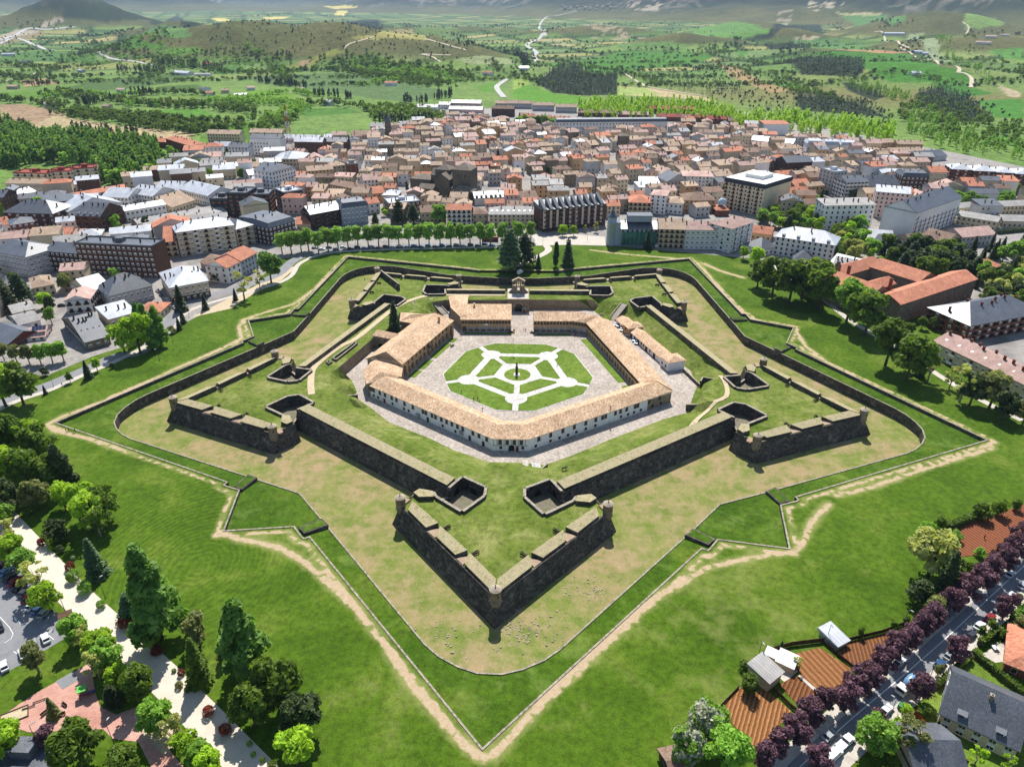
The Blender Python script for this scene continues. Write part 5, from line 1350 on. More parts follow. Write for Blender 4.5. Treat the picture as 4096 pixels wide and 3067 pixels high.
def roof_mesh(kind,w,d,h,zr,mat,ov=0.5):
 b=MB();x0,x1,y0,y1=-w/2-ov,w/2+ov,-ov,d+ov;th=0.25;ym=d/2
 E=[(x0,y0),(x1,y0),(x1,y1),(x0,y1)]
 if kind=='gable':
  b.face([(x0,y0,h),(x1,y0,h),(x1,ym,zr),(x0,ym,zr)]);b.face([(x1,y1,h),(x0,y1,h),(x0,ym,zr),(x1,ym,zr)])
  for x,fl in((x0,0),(x1,1)):
   f=[(x,y0,h-th),(x,y0,h),(x,ym,zr),(x,y1,h),(x,y1,h-th),(x,ym,zr-th)];b.face(f[::-1]if not fl else f[::1])
 elif kind=='gablex':
  b.face([(x0,y0,h),(0,y0,zr),(0,y1,zr),(x0,y1,h)][::-1]);b.face([(x1,y0,h),(x1,y1,h),(0,y1,zr),(0,y0,zr)])
 elif kind=='hip':
  r=min(w,d)/2*0.95
  if w>=d:A,B=(x0+r+ov,ym),(x1-r-ov,ym)
  else:A,B=(0,y0+r+ov),(0,y1-r-ov)
  if w>=d:
   b.face([(*E[0],h),(*E[1],h),(*B,zr),(*A,zr)]);b.face([(*E[2],h),(*E[3],h),(*A,zr),(*B,zr)]);b.face([(*E[1],h),(*E[2],h),(*B,zr)]);b.face([(*E[3],h),(*E[0],h),(*A,zr)])
  else:
   b.face([(*E[0],h),(*E[1],h),(*A,zr)]);b.face([(*E[2],h),(*E[3],h),(*B,zr)]);b.face([(*E[1],h),(*E[2],h),(*B,zr),(*A,zr)]);b.face([(*E[3],h),(*E[0],h),(*A,zr),(*B,zr)])
 elif kind=='mansard':
  i=1.8;I=[(x0+i,y0+i),(x1-i,y0+i),(x1-i,y1-i),(x0+i,y1-i)];zm=h+(zr-h)*0.75
  for k in range(4):b.face([(*E[k],h),(*E[(k+1)%4],h),(*I[(k+1)%4],zm),(*I[k],zm)])
  b.face([(*I[0],zm),(*I[1],zm),(I[1][0],ym,zr),(I[0][0],ym,zr)]);b.face([(*I[2],zm),(*I[3],zm),(I[0][0],ym,zr),(I[1][0],ym,zr)])
  b.face([(*I[1],zm),(*I[2],zm),(I[1][0],ym,zr)]);b.face([(*I[3],zm),(*I[0],zm),(I[0][0],ym,zr)])
 elif kind=='shed':
  b.face([(x0,y0,h),(x1,y0,h),(x1,y1,zr),(x0,y1,zr)]);b.face([(x1,y0,h),(x1,y1,h),(x1,y1,zr)]);b.face([(x0,y1,h),(x0,y0,h),(x0,y1,zr)]);b.face([(x1,y1,h),(x0,y1,h),(x0,y1,zr),(x1,y1,zr)])
 elif kind=='flat':
  b.face([(x0+.5,y0+.5,h+.05),(x1-.5,y0+.5,h+.05),(x1-.5,y1-.5,h+.05),(x0+.5,y1-.5,h+.05)])
  P=[(x0+.5,y0+.5),(x1-.5,y0+.5),(x1-.5,y1-.5),(x0+.5,y1-.5)]
  for k in range(4):b.obox(P[k],P[(k+1)%4],.35,h-.3,h+.9,0,side=0.5)
  b.box(-2.5,2.5,d*.4,d*.4+4,h,h+2.8)
 if kind!='flat':
  for k in range(4):b.face([(*E[k],h-th),(*E[(k+1)%4],h-th),(*E[(k+1)%4],h),(*E[k],h)])
  b.face([(*p,h-th)for p in reversed(E)])
 return b.mesh('roof',[mat])
def gable_wall(b,kind,w,d,h,zr,m=0):
 if kind=='gable':
  b.face([(w/2,0,h-.1),(w/2,d,h-.1),(w/2,d/2,zr-.15)],m);b.face([(-w/2,d,h-.1),(-w/2,0,h-.1),(-w/2,d/2,zr-.15)],m)
 elif kind=='gablex':
  b.face([(-w/2,0,h-.1),(w/2,0,h-.1),(0,0,zr-.15)],m);b.face([(w/2,d,h-.1),(-w/2,d,h-.1),(0,d,zr-.15)],m)
def house(name,label,cat,x,y,ang,w,d,h,zr,rk,roof,wall,win='plain',floors=None,cols=None,chim=2,chk='chimney',group=None,side=True,sky=0,dorm=0,base=None,z=0.0,nwin=90,bands=None):
 """x, y: middle of the front foot; front faces local -y"""
 t=thing(name,label,cat,(x,y,z),ang,group)
 b=MB();b.box(-w/2,w/2,0,d,-0.4,h,0);gable_wall(b,rk,w,d,h,zr)
 b.build('wall',[WALL[wall]],t)
 put('roof',roof_mesh(rk,w,d,h,zr,ROOF[roof]),t)
 if base:
  b=MB();b.box(-w/2-.05,w/2+.05,-.05,d+.05,-.4,3.2,0);b.build('ground_floor',[WALL[base]],t)
 n=0
 floors=floors or max(1,int(h/3.05));cols=cols or max(2,int(w/3.3))
 ca,sa=math.cos(ang),math.sin(ang)
 vis=lambda nx,ny,cx,cy:((nx*ca-ny*sa)*(CAM[0]-x)+(nx*sa+ny*ca)*(CAM[1]-y))>0
 spec=[]
 for f in range(floors):
  zz=(f+0.28)*h/floors
  for i in range(cols):spec.append((-w/2+(i+.5)*w/cols,-0.03,zz,0.0))
 if side:
  cs=max(1,int(d/4.2))
  for sgn,rz in((1,PI/2),(-1,-PI/2)):
   if not vis(sgn,0,0,0):continue
   for f in range(floors):
    zz=(f+0.28)*h/floors
    for i in range(cs):spec.append((sgn*(w/2+.03),(i+.5)*d/cs,zz,rz))
 if win and nwin:
  for k,(px,py,pz,rz)in enumerate(spec[:nwin]):
   kind=win
   if isinstance(win,(list,tuple)):kind=win[(k%cols)%len(win)]
   put('balcony' if 'balc' in kind or kind=='orange' else 'window',wmesh(kind),t,(px,py,pz),rz)
 if bands:
  for f in range(1,floors):
   b=MB();b.box(-w/2-.06,w/2+.06,-.12,d*.5,f*h/floors-.15,f*h/floors+.15,0);b.build('string_course',[WALL[bands]],t)
 rnd=random.Random(int(x*31+y*17))
 for i in range(chim):
  fx=(i+0.5+rnd.uniform(-.3,.3))/chim*w-w/2
  if rk in('gable','hip','mansard','shed'):py=d/2-d*rnd.choice([.12,.05,-.1]);pz=zr-abs(py-d/2)/(d/2)*(zr-h)
  else:py=rnd.uniform(.3,.7)*d;pz=zr-abs(fx)/(w/2)*(zr-h)if rk=='gablex' else h
  if rk=='hip' and abs(fx)>w/2-d*.35:pz-=(zr-h)*.45
  if rk=='flat':pz=h+.4
  put('chimney',wmesh(chk),t,(fx,py,pz),0)
 for i in range(sky):
  f=(i+.5)/sky;py=d*.2;pz=h+(zr-h)*.4
  if rk in('gable','hip','mansard'):
   o=put('skylight',wmesh('skylight'),t,(-w/2+f*w,py,pz+.05));o.rotation_euler=(math.atan2(zr-h,d/2),0,0)
 for i in range(dorm):put('dormer',wmesh('dormer'),t,(-w/2+(i+.5)*w/dorm,0.9,h+0.1),0)
 cx,cy=x-sa*d/2,y+ca*d/2
 OBB.append((cx,cy,w/2,d/2,ang))
 return t
def B(f,xl,yl,xr,yr,hp,d,rk,roof,wall,label,cat='apartment block',name=None,pitch=0.45,lm=None,**kw):
 """building whose front foot runs between two survey points; hp its wall height in survey-crop pixels"""
 a,c=at(*f(xl,yl)),at(*f(xr,yr))
 w=(c-a).length;ang=math.atan2(c.y-a.y,c.x-a.x)
 s=(f(0,1)[1]-f(0,0)[1])
 m=(a+c)/2
 dist=np.array([m.x,m.y,0])-CAM
 el=math.atan2(CAM[2],math.hypot(dist[0],dist[1]))
 h=hp*s/(FPX/float(dist@_fw)*math.cos(el)/math.cos(PITCH-0.0)*math.cos(PITCH))
 zr=h+min(w,d)*pitch*0.5 if rk not in('gable','hip')else h+(min(w,d)if rk=='hip' else d)*0.5*pitch
 if rk=='gablex':zr=h+w*.5*pitch
 if rk=='mansard':zr=h+4.2
 if rk=='shed':zr=h+d*pitch*.4
 t=house(name or cat.replace(' ','_'),label,cat,m.x,m.y,ang,w,d,h,zr,rk,roof,wall,**kw)
 if lm:LAND.append((lm,m.x-math.sin(ang)*d/2,m.y+math.cos(ang)*d/2))
 return t
A='apartment block'
# left of the fort
B(TA,385,528,735,545,140,15,'flat','slate','brown','wide brown brick apartment slab with many small windows and grey roof terraces',A,win='white',chk='darkchimney',chim=6,lm='the wide brown brick slab')
B(TA,238,512,383,525,92,17,'gable','slate','darkbrown','dark brown apartment block with slate roof left of the wide brick slab',A,win='white',chk='darkchimney',chim=4)
B(TA,838,447,1098,408,108,17,'hip','metal','cream','cream seven storey block with sunlit metal roof and white glazed balconies',A,win=['white','balcony','white','wbalcony'],chk='darkchimney',chim=8,pitch=.55,lm='the cream seven storey block')
B(TA,1104,408,1183,384,84,20,'hip','slate','beige','beige corner block with dark slate roof beside the cream seven storey block',A,win=['balcony','white'],chk='darkchimney',chim=4,pitch=.6)
B(TA,800,662,975,628,72,30,'hip','metal','beige','corner apartment block with shining hipped slate roof and dark chimneys at the lawn edge',A,win='white',chk='darkchimney',chim=9,pitch=.5,base='brown',lm='the corner block with shining roof')
B(TA,1060,572,1122,540,72,16,'gable','orange','white','narrow white house with orange roof facing the lawn','house',chim=1);B(TA,1124,540,1196,500,72,18,'gable','orange','blue','pale blue house with orange roof and yellow blinds at the lawn edge','house',chim=1)
B(TA,930,500,1010,540,30,16,'gable','brown','grey','low grey house with brown roof behind the white and blue houses','house',chim=0)
B(TA,316,712,432,702,62,17,'gablex','pink','white','white house with broad pink gable roof and timber balcony','house',win='balcony',chim=1,pitch=.42,lm='the pink gabled house')
B(TA,424,668,520,640,62,22,'gable','metal','cream','cream block with bright metal roof behind the twin gabled houses',A,win='white',chk='darkchimney',chim=2)
B(TA,520,690,716,640,62,20,'hip','slate','grey','pale grey block with steep slate roof and dark chimneys',A,win='white',chk='darkchimney',chim=5,pitch=.8,nwin=20)
B(TA,405,880,515,850,40,40,'gable','slate','stone','row of slate roofed stone houses with timber gable at the street corner','house',name='terrace_house',win='white',chk='darkchimney',chim=6,pitch=.35,sky=4,lm='the slate roofed terrace')
B(TA,512,770,640,735,36,18,'shed','metal','cream','cream house with bright flat metal roof behind the big lawn trees','house',win='white',chk='darkchimney',chim=3,pitch=.25)
B(TA,640,735,745,735,34,14,'hip','orange','cream','small cream house with orange hipped roof by the parked cars','house',chim=1)
B(TA,100,795,195,770,34,17,'gable','grey','white','low white house with grey fibre roof behind the walled gardens','house',chim=1,pitch=.3);B(TA,70,735,170,712,28,15,'gable','grey','beige','low house with old grey roof on the far side of the yard','house',chim=1,pitch=.3)
tb=B(TA,105,842,214,830,18,14,'gable','pink','white','low house with pinkish roof carrying blue solar panels','house',chim=1,pitch=.4)
b=MB()
for i in range(4):
 for j in range(2):b.box(i*1.6,i*1.6+1.5,j*1.7,j*1.7+1.6,0,.08)
o=b.build('solar_panel_array',[mottled('solar_glass',hx('#16233d'),hx('#1d2c4a'),2,rough=.2,spec=.6)],tb,(-.5,2,4.9));o.rotation_euler=(.38,0,0)
B(TA,170,640,265,622,50,20,'hip','tan','cream','cream villa with arched porch and tan tiled roof among cedars','villa',chim=2,lm='the cream villa')
B(TA,-60,830,42,870,20,18,'gable','slate','brick','brick house with slate roof cut by the left edge beside the walled gardens','house',chim=0)
B(TA,-30,510,150,545,95,24,'hip','slate','grey','rounded grey and white block with light slate roof at the left edge',A,win='white',chk='darkchimney',chim=4,bands='white',pitch=.4);
B(TA,35,305,262,312,62,26,'hip','slate','brown','brown brick block with large grey hipped roof and rows of dark chimneys',A,win=['dark','white'],chk='darkchimney',chim=8,pitch=.55,lm='the brown block with large hipped roof')
B(TA,70,362,178,345,60,16,'hip','slate','brick','square brick block with grey slate roof among small orange roofs',A,win='white',chim=1,pitch=.4);B(TA,-20,345,60,332,36,18,'gable','orange','white','white house with orange roof left of the square brick block','house',chim=2)
B(TA,-10,410,90,392,30,16,'gable','pink','beige','long low house with pinkish roof in front of the square brick block','house',chim=1);B(TA,230,390,330,385,26,22,'gable','orange','beige','broad low building with bright orange roof behind the dark brown block','house',chim=0,nwin=6)
B(TA,340,375,395,372,24,14,'gable','pink','brick','small brick house with pinkish roof beside the broad orange roof','house',chim=1)
for i,(a,bb,c,dd,lab)in enumerate(((82,135,238,140,'left'),(238,132,345,128,'middle'),(348,120,468,110,'right'))):B(TA,a,bb,c,dd,72,16,'flat','red','cream','cream block with dark red roof and balconies, %s of three in the poplars'%lab,A,win=['white','balcony'],chk='darkchimney',chim=4,lm='the three cream blocks in the poplars' if i==1 else None,group='cream blocks in the poplars')
B(TA,45,170,220,172,60,15,'gable','tan','cream','cream block with tan roof in front of the dark red roofed blocks',A,win='white',chim=6,pitch=.35);B(TA,-40,250,40,250,75,18,'gable','slate','brown','brown block with white shed roof cut by the left edge',A,chk='darkchimney');B(TA,30,215,85,212,70,14,'gablex','slate','dark','dark gabled house near the left edge','house',chim=1);B(TA,90,215,180,190,45,15,'gable','metal','grey','grey house with bright roof beside the dark gabled house','house',chk='darkchimney',chim=4)
B(TA,258,235,598,172,44,14,'gable','orange','grey','long grey apartment row with bright orange roof',A,win='balcony',chim=3,pitch=.3,lm='the long row with orange roof')
for i,(a,bb,c,dd,hh)in enumerate(((285,268,330,292,50),(480,205,598,212,36),(606,190,712,205,36),(722,175,835,178,36),(838,180,968,214,46))):B(TA,a,bb,c,dd,hh,26 if i else 40,'gable','metal','white',('white gabled block with sunlit metal roof, %s'%('beside the brown gabled block','behind the brown gabled block','left of the small garden trees','in front of the low red roofs','tall one left of the dark orange striped towers')[i]),A,win='plain',chk='darkchimney',chim=5,pitch=.4,group='white gabled blocks')
B(TA,590,288,775,256,50,15,'gable','metal','white','long white block with pale roof right of the brown gabled block',A,chk='darkchimney',chim=4,pitch=.35);B(TA,365,330,480,335,72,28,'gable','slate','brown','brown block with big plain gable wall and dark slate dormers',A,win=['balcony','dark'],chk='darkchimney',chim=4,dorm=4,pitch=.5,lm='the brown gabled block')
B(TA,640,312,1008,246,16,15,'gable','grey','cream','long low cream row with grey roof, rear one of two',A,nwin=40,chim=5,pitch=.3);B(TA,690,350,1050,268,34,15,'gable','grey','cream','long cream row with grey roof, front one of two',A,nwin=60,chim=5,pitch=.3);B(TA,770,450,830,445,70,30,'gable','orange','cream','narrow cream block with orange roof left of the cream seven storey block',A,win='balcony',chim=0)
B(TA,800,250,905,215,30,30,'gable','tan','cream','cream block with tan roof between the white rows',A,chim=3)
for i,(a,bb,c,dd,hh)in enumerate(((982,262,1066,262,78),(1066,268,1158,270,110),(1160,258,1256,256,92))):B(TA,a,bb,c,dd,hh,20,'flat','slate','dark','dark slate clad tower striped with orange balconies, %s of three'%('left','middle','right')[i],A,win='orange',chk='darkchimney',chim=4,lm='the dark towers with orange stripes' if i==1 else None,group='dark orange striped towers',cols=3)
B(TB,108,590,240,548,86,34,'mansard','slate','darkbrown','dark brown corner block with steep slate roof at the avenue bend',A,win='white',chk='darkchimney',chim=6,lm='the dark corner block at the avenue bend');B(TB,318,512,470,482,78,16,'gable','metal','darkbrown','dark block with cream pilasters and bright white roof behind the plane trees',A,win=['dark','balcony'],chk='darkchimney',chim=5,pitch=.6,lm='the block with bright white roof')
B(TB,476,490,604,474,90,18,'mansard','slate','blue','pale blue block with steep slate roof and rows of dormers behind the plane trees',A,win='white',chk='darkchimney',chim=5,dorm=6,lm='the pale blue block with dormers');B(TB,240,515,312,512,34,16,'gable','orange','cream','low house with orange roof between the two dark avenue blocks','house',chim=1)
B(TB,130,335,245,300,110,22,'gablex','slate','white','tall white tower block with grey gabled roof and dark vertical strips',A,win='dark',chk='darkchimney',chim=5,pitch=.35,lm='the tall white tower block');B(TB,182,408,278,392,84,18,'flat','metal','dark','dark clad block with white roof and orange stripes beside the tall white tower',A,win='orange',chk='darkchimney',chim=3,cols=3)
B(TB,10,300,95,300,34,16,'gable','metal','white','low white house with bright roof left of the tall white tower','house');B(TB,0,265,92,255,34,16,'gable','metal','white','long white house with bright roof behind the low white house','house');B(TB,-60,215,118,205,22,16,'gable','tan','beige','low house with broad tan roof left of the telephone building','house',chim=2)
TEL=B(TB,122,205,275,205,55,30,'hip','metal','beige','beige telephone building with pale hipped roof under the lattice mast','office building',pitch=.35,chim=0,win='dark',lm='the telephone building')
B(TB,298,260,428,250,48,15,'gable','tan','ochre','long ochre building with tan roof on the street corner','house',lm='the long ochre building',chim=2);B(TB,428,243,490,236,56,16,'hip','tan','beige','beige house with tan roof and glazed balcony right of the long ochre building','house');B(TB,300,196,388,190,40,20,'gablex','pink','pink','pinkish house with big plain gable','house',nwin=0,chim=1)
B(TB,410,312,578,345,36,16,'gable','brown','beige','long low building with brown roof beside the small round trees','house',chim=4,pitch=.35);B(TB,505,248,556,244,68,14,'flat','grey','brick','narrow brick building with glass corner','house',chim=0);B(TB,582,310,656,305,50,16,'gable','pink','white','white house with pinkish roof and tall windows','house');B(TB,658,312,734,308,48,18,'hip','tan','cream','cream house with tan roof left of the cathedral yard','house')
B(TB,582,378,692,365,46,18,'gable','orange','ochre','ochre house with orange roof behind the pale blue block','house');B(TB,610,428,664,420,50,14,'gable','orange','white','white house with orange roof at the end of the pale blue block','house',chim=1);B(TB,712,440,868,425,60,20,'flat','metal','brown','brown block with bright white roof behind the cedars',A,win='white',chk='darkchimney',chim=5)
B(TB,872,478,1000,472,56,16,'gable','brown','beige','beige house with brown roof behind the tall round tree','house',chim=2);B(TB,1004,494,1128,494,84,15,'gable','orange','white','white block with orange roof and three tiers of balconies',A,win='balcony',chim=2,pitch=.4,lm='the white block with orange roof');B(TB,1130,484,1214,480,52,16,'hip','brown','beige','beige house with brown roof beside the white balconied block','house',chim=1)
B(TC,72,490,322,490,58,20,'hip','grey','beige','wide beige hotel with grey roof dotted with skylights behind the avenue','hotel',win='dark',chim=3,sky=9,pitch=.4,floors=3,lm='the wide beige hotel')
SAW=B(TC,345,522,662,484,108,17,'shed','slate','brown','long dark brown apartment slab with saw toothed slate roof above the square',A,win=['balcony','dark'],chim=0,pitch=.5,lm='the saw toothed slab')
def saw():
 w=OBB[-1][2]*2;h=[o for o in SAW.children if o.name.startswith('wall')][0].dimensions.z-.4
 for i in range(10):
  b=MB();x=-w/2+i*w/10;s=w/10
  b.prism([(x,-1.2),(x+s*.45,-1.2),(x+s*.45,9),(x,9)],h-.5,[h+.6,h+.6,h+7,h+7],0,0);b.build('roof_fin',[ROOF['slate']],SAW)
  b=MB();b.box(x,x+s*.32,-.8,0,3.0,h,0);b.build('pilaster',[WALL['pink']],SAW)
saw()
B(TC,0,385,190,375,36,16,'gable','slate','grey','grey row with slate roof and many dormers behind the wide hotel',A,dorm=8,win=None,chim=2);B(TC,235,395,320,388,44,18,'gable','brown','white','white house with brown roof left of the saw toothed slab','house',chim=4)
B(TC,670,452,735,450,62,14,'gable','orange','cream','cream house with orange roof behind the turreted corner building','house');B(TC,778,432,892,436,62,20,'hip','orange','beige','beige corner building with orange tiled roof and tall balconies','house',win='balcony',chim=2);B(TC,885,425,965,432,92,18,'hip','pink','white','tall white tower house with small pinkish roof','house',win='dark',chim=0,pitch=.3,lm='the white tower house');B(TC,962,424,1052,432,54,18,'hip','tan','white','white house with mottled tan roof right of the white tower house','house',chim=2)
B(TC,1062,420,1216,420,60,22,'hip','brown','ochre','ochre villa with brown hipped roof and attic storey','villa',chim=2,pitch=.4,lm='the ochre villa');B(TC,1050,322,1202,326,84,22,'hip','pink','white','white block patterned with orange panels',A,win=['dark','white'],chim=2,pitch=.25,lm='the white block with orange panels');B(TC,972,330,1076,322,64,20,'gablex','slate','grey','tall grey building with steep gabled roofs',A,chim=1,pitch=.6);B(TC,832,315,956,318,44,18,'gable','metal','grey','grey house with pale roof of many skylights','house',sky=5)
TUR=B(TC,735,590,925,592,84,20,'gable','slate','blue','blue grey corner building wrapped in green scaffold netting with round turret','building',win='dark',chim=2,dorm=0,pitch=.35,lm='the turreted corner building')
def turret():
 w=OBB[-1][2]*2;t=TUR;h=[o for o in t.children if o.name.startswith('wall')][0].dimensions.z
 b=MB();b.tube([(3.4,0),(3.4,h),(3.8,h+.1),(3.6,h+.5),(3.2,h+.5),(3.2,h+4),(3.6,h+4.2)],16,0);b.build('turret',[WALL['blue']],t,(-w/2-6,3,0))
 b=MB();b.tube([(3.7,h+4.2),(3.2,h+5.2),(2.0,h+6.2),(1.6,h+7.4),(.5,h+9),(.12,h+11.5),(0,h+12)],16,0);b.build('turret_roof',[ROOF['slate']],t,(-w/2-6,3,0))
 b=MB();b.box(-w/2-6,-w/2,1,16,0,h,0);b.box(-w/2-6,-w/2,.5,16.4,h,h+.4,1);b.build('wing',[WALL['blue'],ROOF['slate']],t)
 b=MB();b.box(-w/2+1,w/2-1,-1.3,-1.1,1,h-5.5,0);b.build('scaffold_netting',[mottled('green_netting',hx('#29564c'),hx('#4c8273'),.3,fine=2,fine_amt=.4)],t)
 for i in range(9):
  b=MB();x=-w/2+1+i*(w-2)/8;b.limb((x,-1.4,0),(x,-1.4,h-2),.07,.07,5);b.build('scaffold_pole',[M['steel']],t)
 b=MB();b.box(-8,9,5,14,h,h+4.2,0);b.box(-8.4,9.4,4.6,14.4,h+4.2,h+4.5,1);b.build('attic',[WALL['blue'],ROOF['slate']],t)
turret()
B(TC,928,602,1060,606,96,20,'gable','tan','beige','beige stone fronted building with patched tan roof between netting and white gallery block','building',win='balcony',chim=3,pitch=.5,lm='the beige building with patched roof');B(TC,1062,606,1290,608,96,16,'gable','pink','white','long white gallery block with glazed balconies along the green',A,win='white',chim=7,bands='grey',pitch=.5,lm='the long white gallery block')
B(TD,112,484,196,455,92,18,'hip','pink','white','white end block turning the corner of the gallery row',A,win=['white','wbalcony'],chim=3,bands='grey')
B(TC,1225,440,1290,440,30,16,'hip','orange','brick','small brick chapel with orange roof below a pale blue dome','chapel',chim=0,nwin=4);CH=COL.objects['chapel']
b=MB();b.tube([(3.6,8),(3.6,10),(3.4,10.6),(2.9,11.8),(1.8,12.8),(.6,13.3),(.4,14.4),(0,14.8)],16,0);b.build('dome',[mottled('pale_blue_dome',hx('#a9b6c0'),hx('#bcc8d0'),.5,rough=.5)],CH,(1,8,0));LAND.append(('the domed chapel',CH.location.x,CH.location.y+8))
# right
B(TD,84,305,236,338,100,44,'flat','slate','cream','big cream apartment block with dark attic storey and white roof terrace',A,win=['balcony','dark'],chim=4,chk='darkchimney',lm='the big cream block with dark attic')
def attic():
 t=[o for o in COL.objects if o.get('label','').startswith('big cream apartment block')][0];w,d=OBB[-1][2]*2,OBB[-1][3]*2;h=[o for o in t.children if o.name.startswith('wall')][0].dimensions.z-.4
 b=MB();b.box(-w/2-.6,w/2+.6,-.6,d+.6,h,h+3.4,0);b.build('attic',[WALL['dark']],t)
 b=MB();b.box(-w/2,w/2,0,d,h+3.45,h+3.6,0);b.box(-8,8,d*.3,d*.7,h+3.6,h+6.5,0);b.build('roof_terrace',[WALL['white']],t)
attic()
B(TD,284,488,515,525,70,20,'hip','metal','white','large white mansion with dark corner quoins and pale slate roof with dormers','mansion',win='dark',chim=3,dorm=4,pitch=.6,chk='darkchimney',lm='the large white mansion');B(TD,236,498,300,484,26,16,'hip','slate','white','low white pavilion with slate hipped roof at the left of the mansion','pavilion',chim=0,nwin=6,pitch=.7);B(TD,365,528,440,535,18,14,'hip','slate','white','low white pavilion with slate roof in front of the mansion','pavilion',chim=0,nwin=4,pitch=.8)
B(TD,472,392,668,388,92,15,'shed','grey','white','white five storey slab with grey bay and pale mono pitch roof',A,win='dark',cols=9,floors=5,chim=6,chk='darkchimney',pitch=.3,lm='the white five storey slab');B(TD,670,340,800,352,96,22,'gable','metal','pink','pale pink block with rows of dark windows and pale roof',A,win='dark',chim=6,chk='darkchimney',pitch=.3,lm='the pale pink block')
B(TD,822,432,998,366,100,24,'gable','slate','white','tall white block with blank grey gable end and slate roof',A,win=['white','wbalcony'],chim=9,chk='darkchimney',pitch=.6,lm='the tall white block with blank gable');B(TD,508,255,560,250,84,18,'flat','metal','grey','narrow grey tower beside the striped grey block',A,chim=1);B(TD,560,280,645,276,70,18,'gable','slate','grey','grey block striped with white balconies',A,win='wbalcony',chim=3,lm='the striped grey block')
B(TD,650,270,770,262,46,20,'gable','slate','grey','grey block with broad dark slate roof behind the striped grey block',A,nwin=20,chim=2,pitch=.7);B(TD,780,245,880,248,60,20,'mansard','slate','brown','dark block with steep slate roof beside the tall orange roofed block',A,win='white',chim=4);B(TD,884,246,950,246,76,18,'gable','orange','beige','tall beige block with orange roof at the edge of the poplars',A,win='white',chim=2,lm='the tall orange roofed block')
for i,(a,c,lab)in enumerate(((972,1052,'left'),(1056,1142,'second'),(1146,1216,'third'),(1220,1300,'right'))):B(TD,a,218+i*6,c,222+i*6,62,22,'hip','metal','brick','dark red brick block with pale hipped roof, %s of four at the right edge'%lab,A,win=['balcony','white'],chim=3,pitch=.35,group='red brick blocks',lm='the red brick blocks' if i==1 else None)
B(TD,1000,372,1156,398,36,15,'gable','grey','cream','long cream school wing with grey roof and arched windows','school',chim=0,pitch=.35,lm='the school');B(TD,1165,335,1300,330,34,15,'gable','grey','cream','tall cream school wing with grey roof at the right edge','school',chim=0,pitch=.35);B(TD,1182,385,1300,388,28,15,'gable','grey','cream','low cream school wing with grey roof nearest the hedge','school',chim=0,pitch=.4)
B(TD,1005,330,1165,316,22,14,'gable','grey','cream','low rear school wing with long grey roof','school',chim=0,pitch=.35,nwin=20)
B(TD,828,480,955,470,34,18,'gable','brown','beige','row of houses with stepped brown roofs below the tall white block','house',chim=3,win='white');B(TD,955,478,1015,460,36,18,'gablex','brown','beige','gabled house with brown roof at the end of the stepped row','house',chim=2);B(TD,1018,462,1150,450,40,18,'gable','pink','grey','grey house with pinkish roof beside the tall dark firs','house',chim=1)
B(TD,668,465,800,462,16,20,'hip','slate','grey','low grey pavilion roof among the garden trees','pavilion',chim=0,nwin=0);B(TD,658,432,750,440,22,12,'gable','metal','white','low white building with pale roof beside a small pool','building',chim=0,nwin=10)
B(TD,506,592,600,610,50,18,'gable','slate','cream','cream house with slate roof, skylights and brown shutters','house',win='dark',chim=5,chk='darkchimney',pitch=.6,dorm=0,sky=2,lm='the cream house with slate roof');B(TD,602,610,662,578,50,18,'gablex','slate','cream','slate roofed end of the cream house with balconies','house',win='balcony',chim=2,chk='darkchimney',pitch=.5)
B(TD,1090,560,1186,556,20,14,'hip','orange','white','small white villa with orange hipped roof among dark pines','villa',chim=1,lm='the small white villa');B(TD,196,430,275,440,28,16,'gable','orange','ochre','ochre house with orange roof behind the gallery row end','house',chim=1);B(TD,362,290,440,285,24,26,'gable','orange','ochre','broad orange roof house beside the big cream block','house',chim=0,nwin=8);B(TD,370,250,440,245,26,20,'gable','orange','stone','stone house with orange roof behind the broad orange roof','house',chim=0,nwin=6)
B(TD,330,190,430,185,58,20,'gable','slate','darkbrown','very dark block with slate roof behind the big cream block',A,win='dark',chim=3);B(TD,215,150,300,146,30,16,'flat','pink','grey','grey block with pink roof terrace in the old town',A,nwin=12)
for i,(x,w)in enumerate(((415,60),(480,60),(545,62))):B(TD,x,92+i*3,x+w,94+i*3,36,20,'mansard','metal','white','white and slate terrace block with dark gaps, %s of three by the white court'%('left','middle','right')[i],A,win='dark',nwin=10,chim=2,dorm=3,group='white and slate terraces')
for i,(a,b_,c,d_)in enumerate(((628,106,740,118),(744,112,870,108),(650,78,760,74),(770,80,870,82))):B(TD,a,b_,c,d_,24,16,'gable','tan','ochre','long tan roofed housing row, %s'%('front left of four near the poplars','front right of four near the poplars','rear left of four near the poplars','rear right of four near the poplars')[i],A,nwin=20,chim=4,pitch=.4,group='tan housing rows')
B(TD,840,130,965,120,18,22,'gable','slate','grey','grey houses with dark slate roofs at the far right of the town','house',nwin=8,chim=3);B(TD,180,60,360,78,22,18,'gable','metal','grey','long grey building with pale roof in front of the sports field','building',nwin=14,chim=4)
B(DD,1648,292,1702,292,22,22,'shed','orange','white','white sports hall with orange and white striped roof','sports hall',nwin=0,chim=0,pitch=.2,lm='the sports hall')
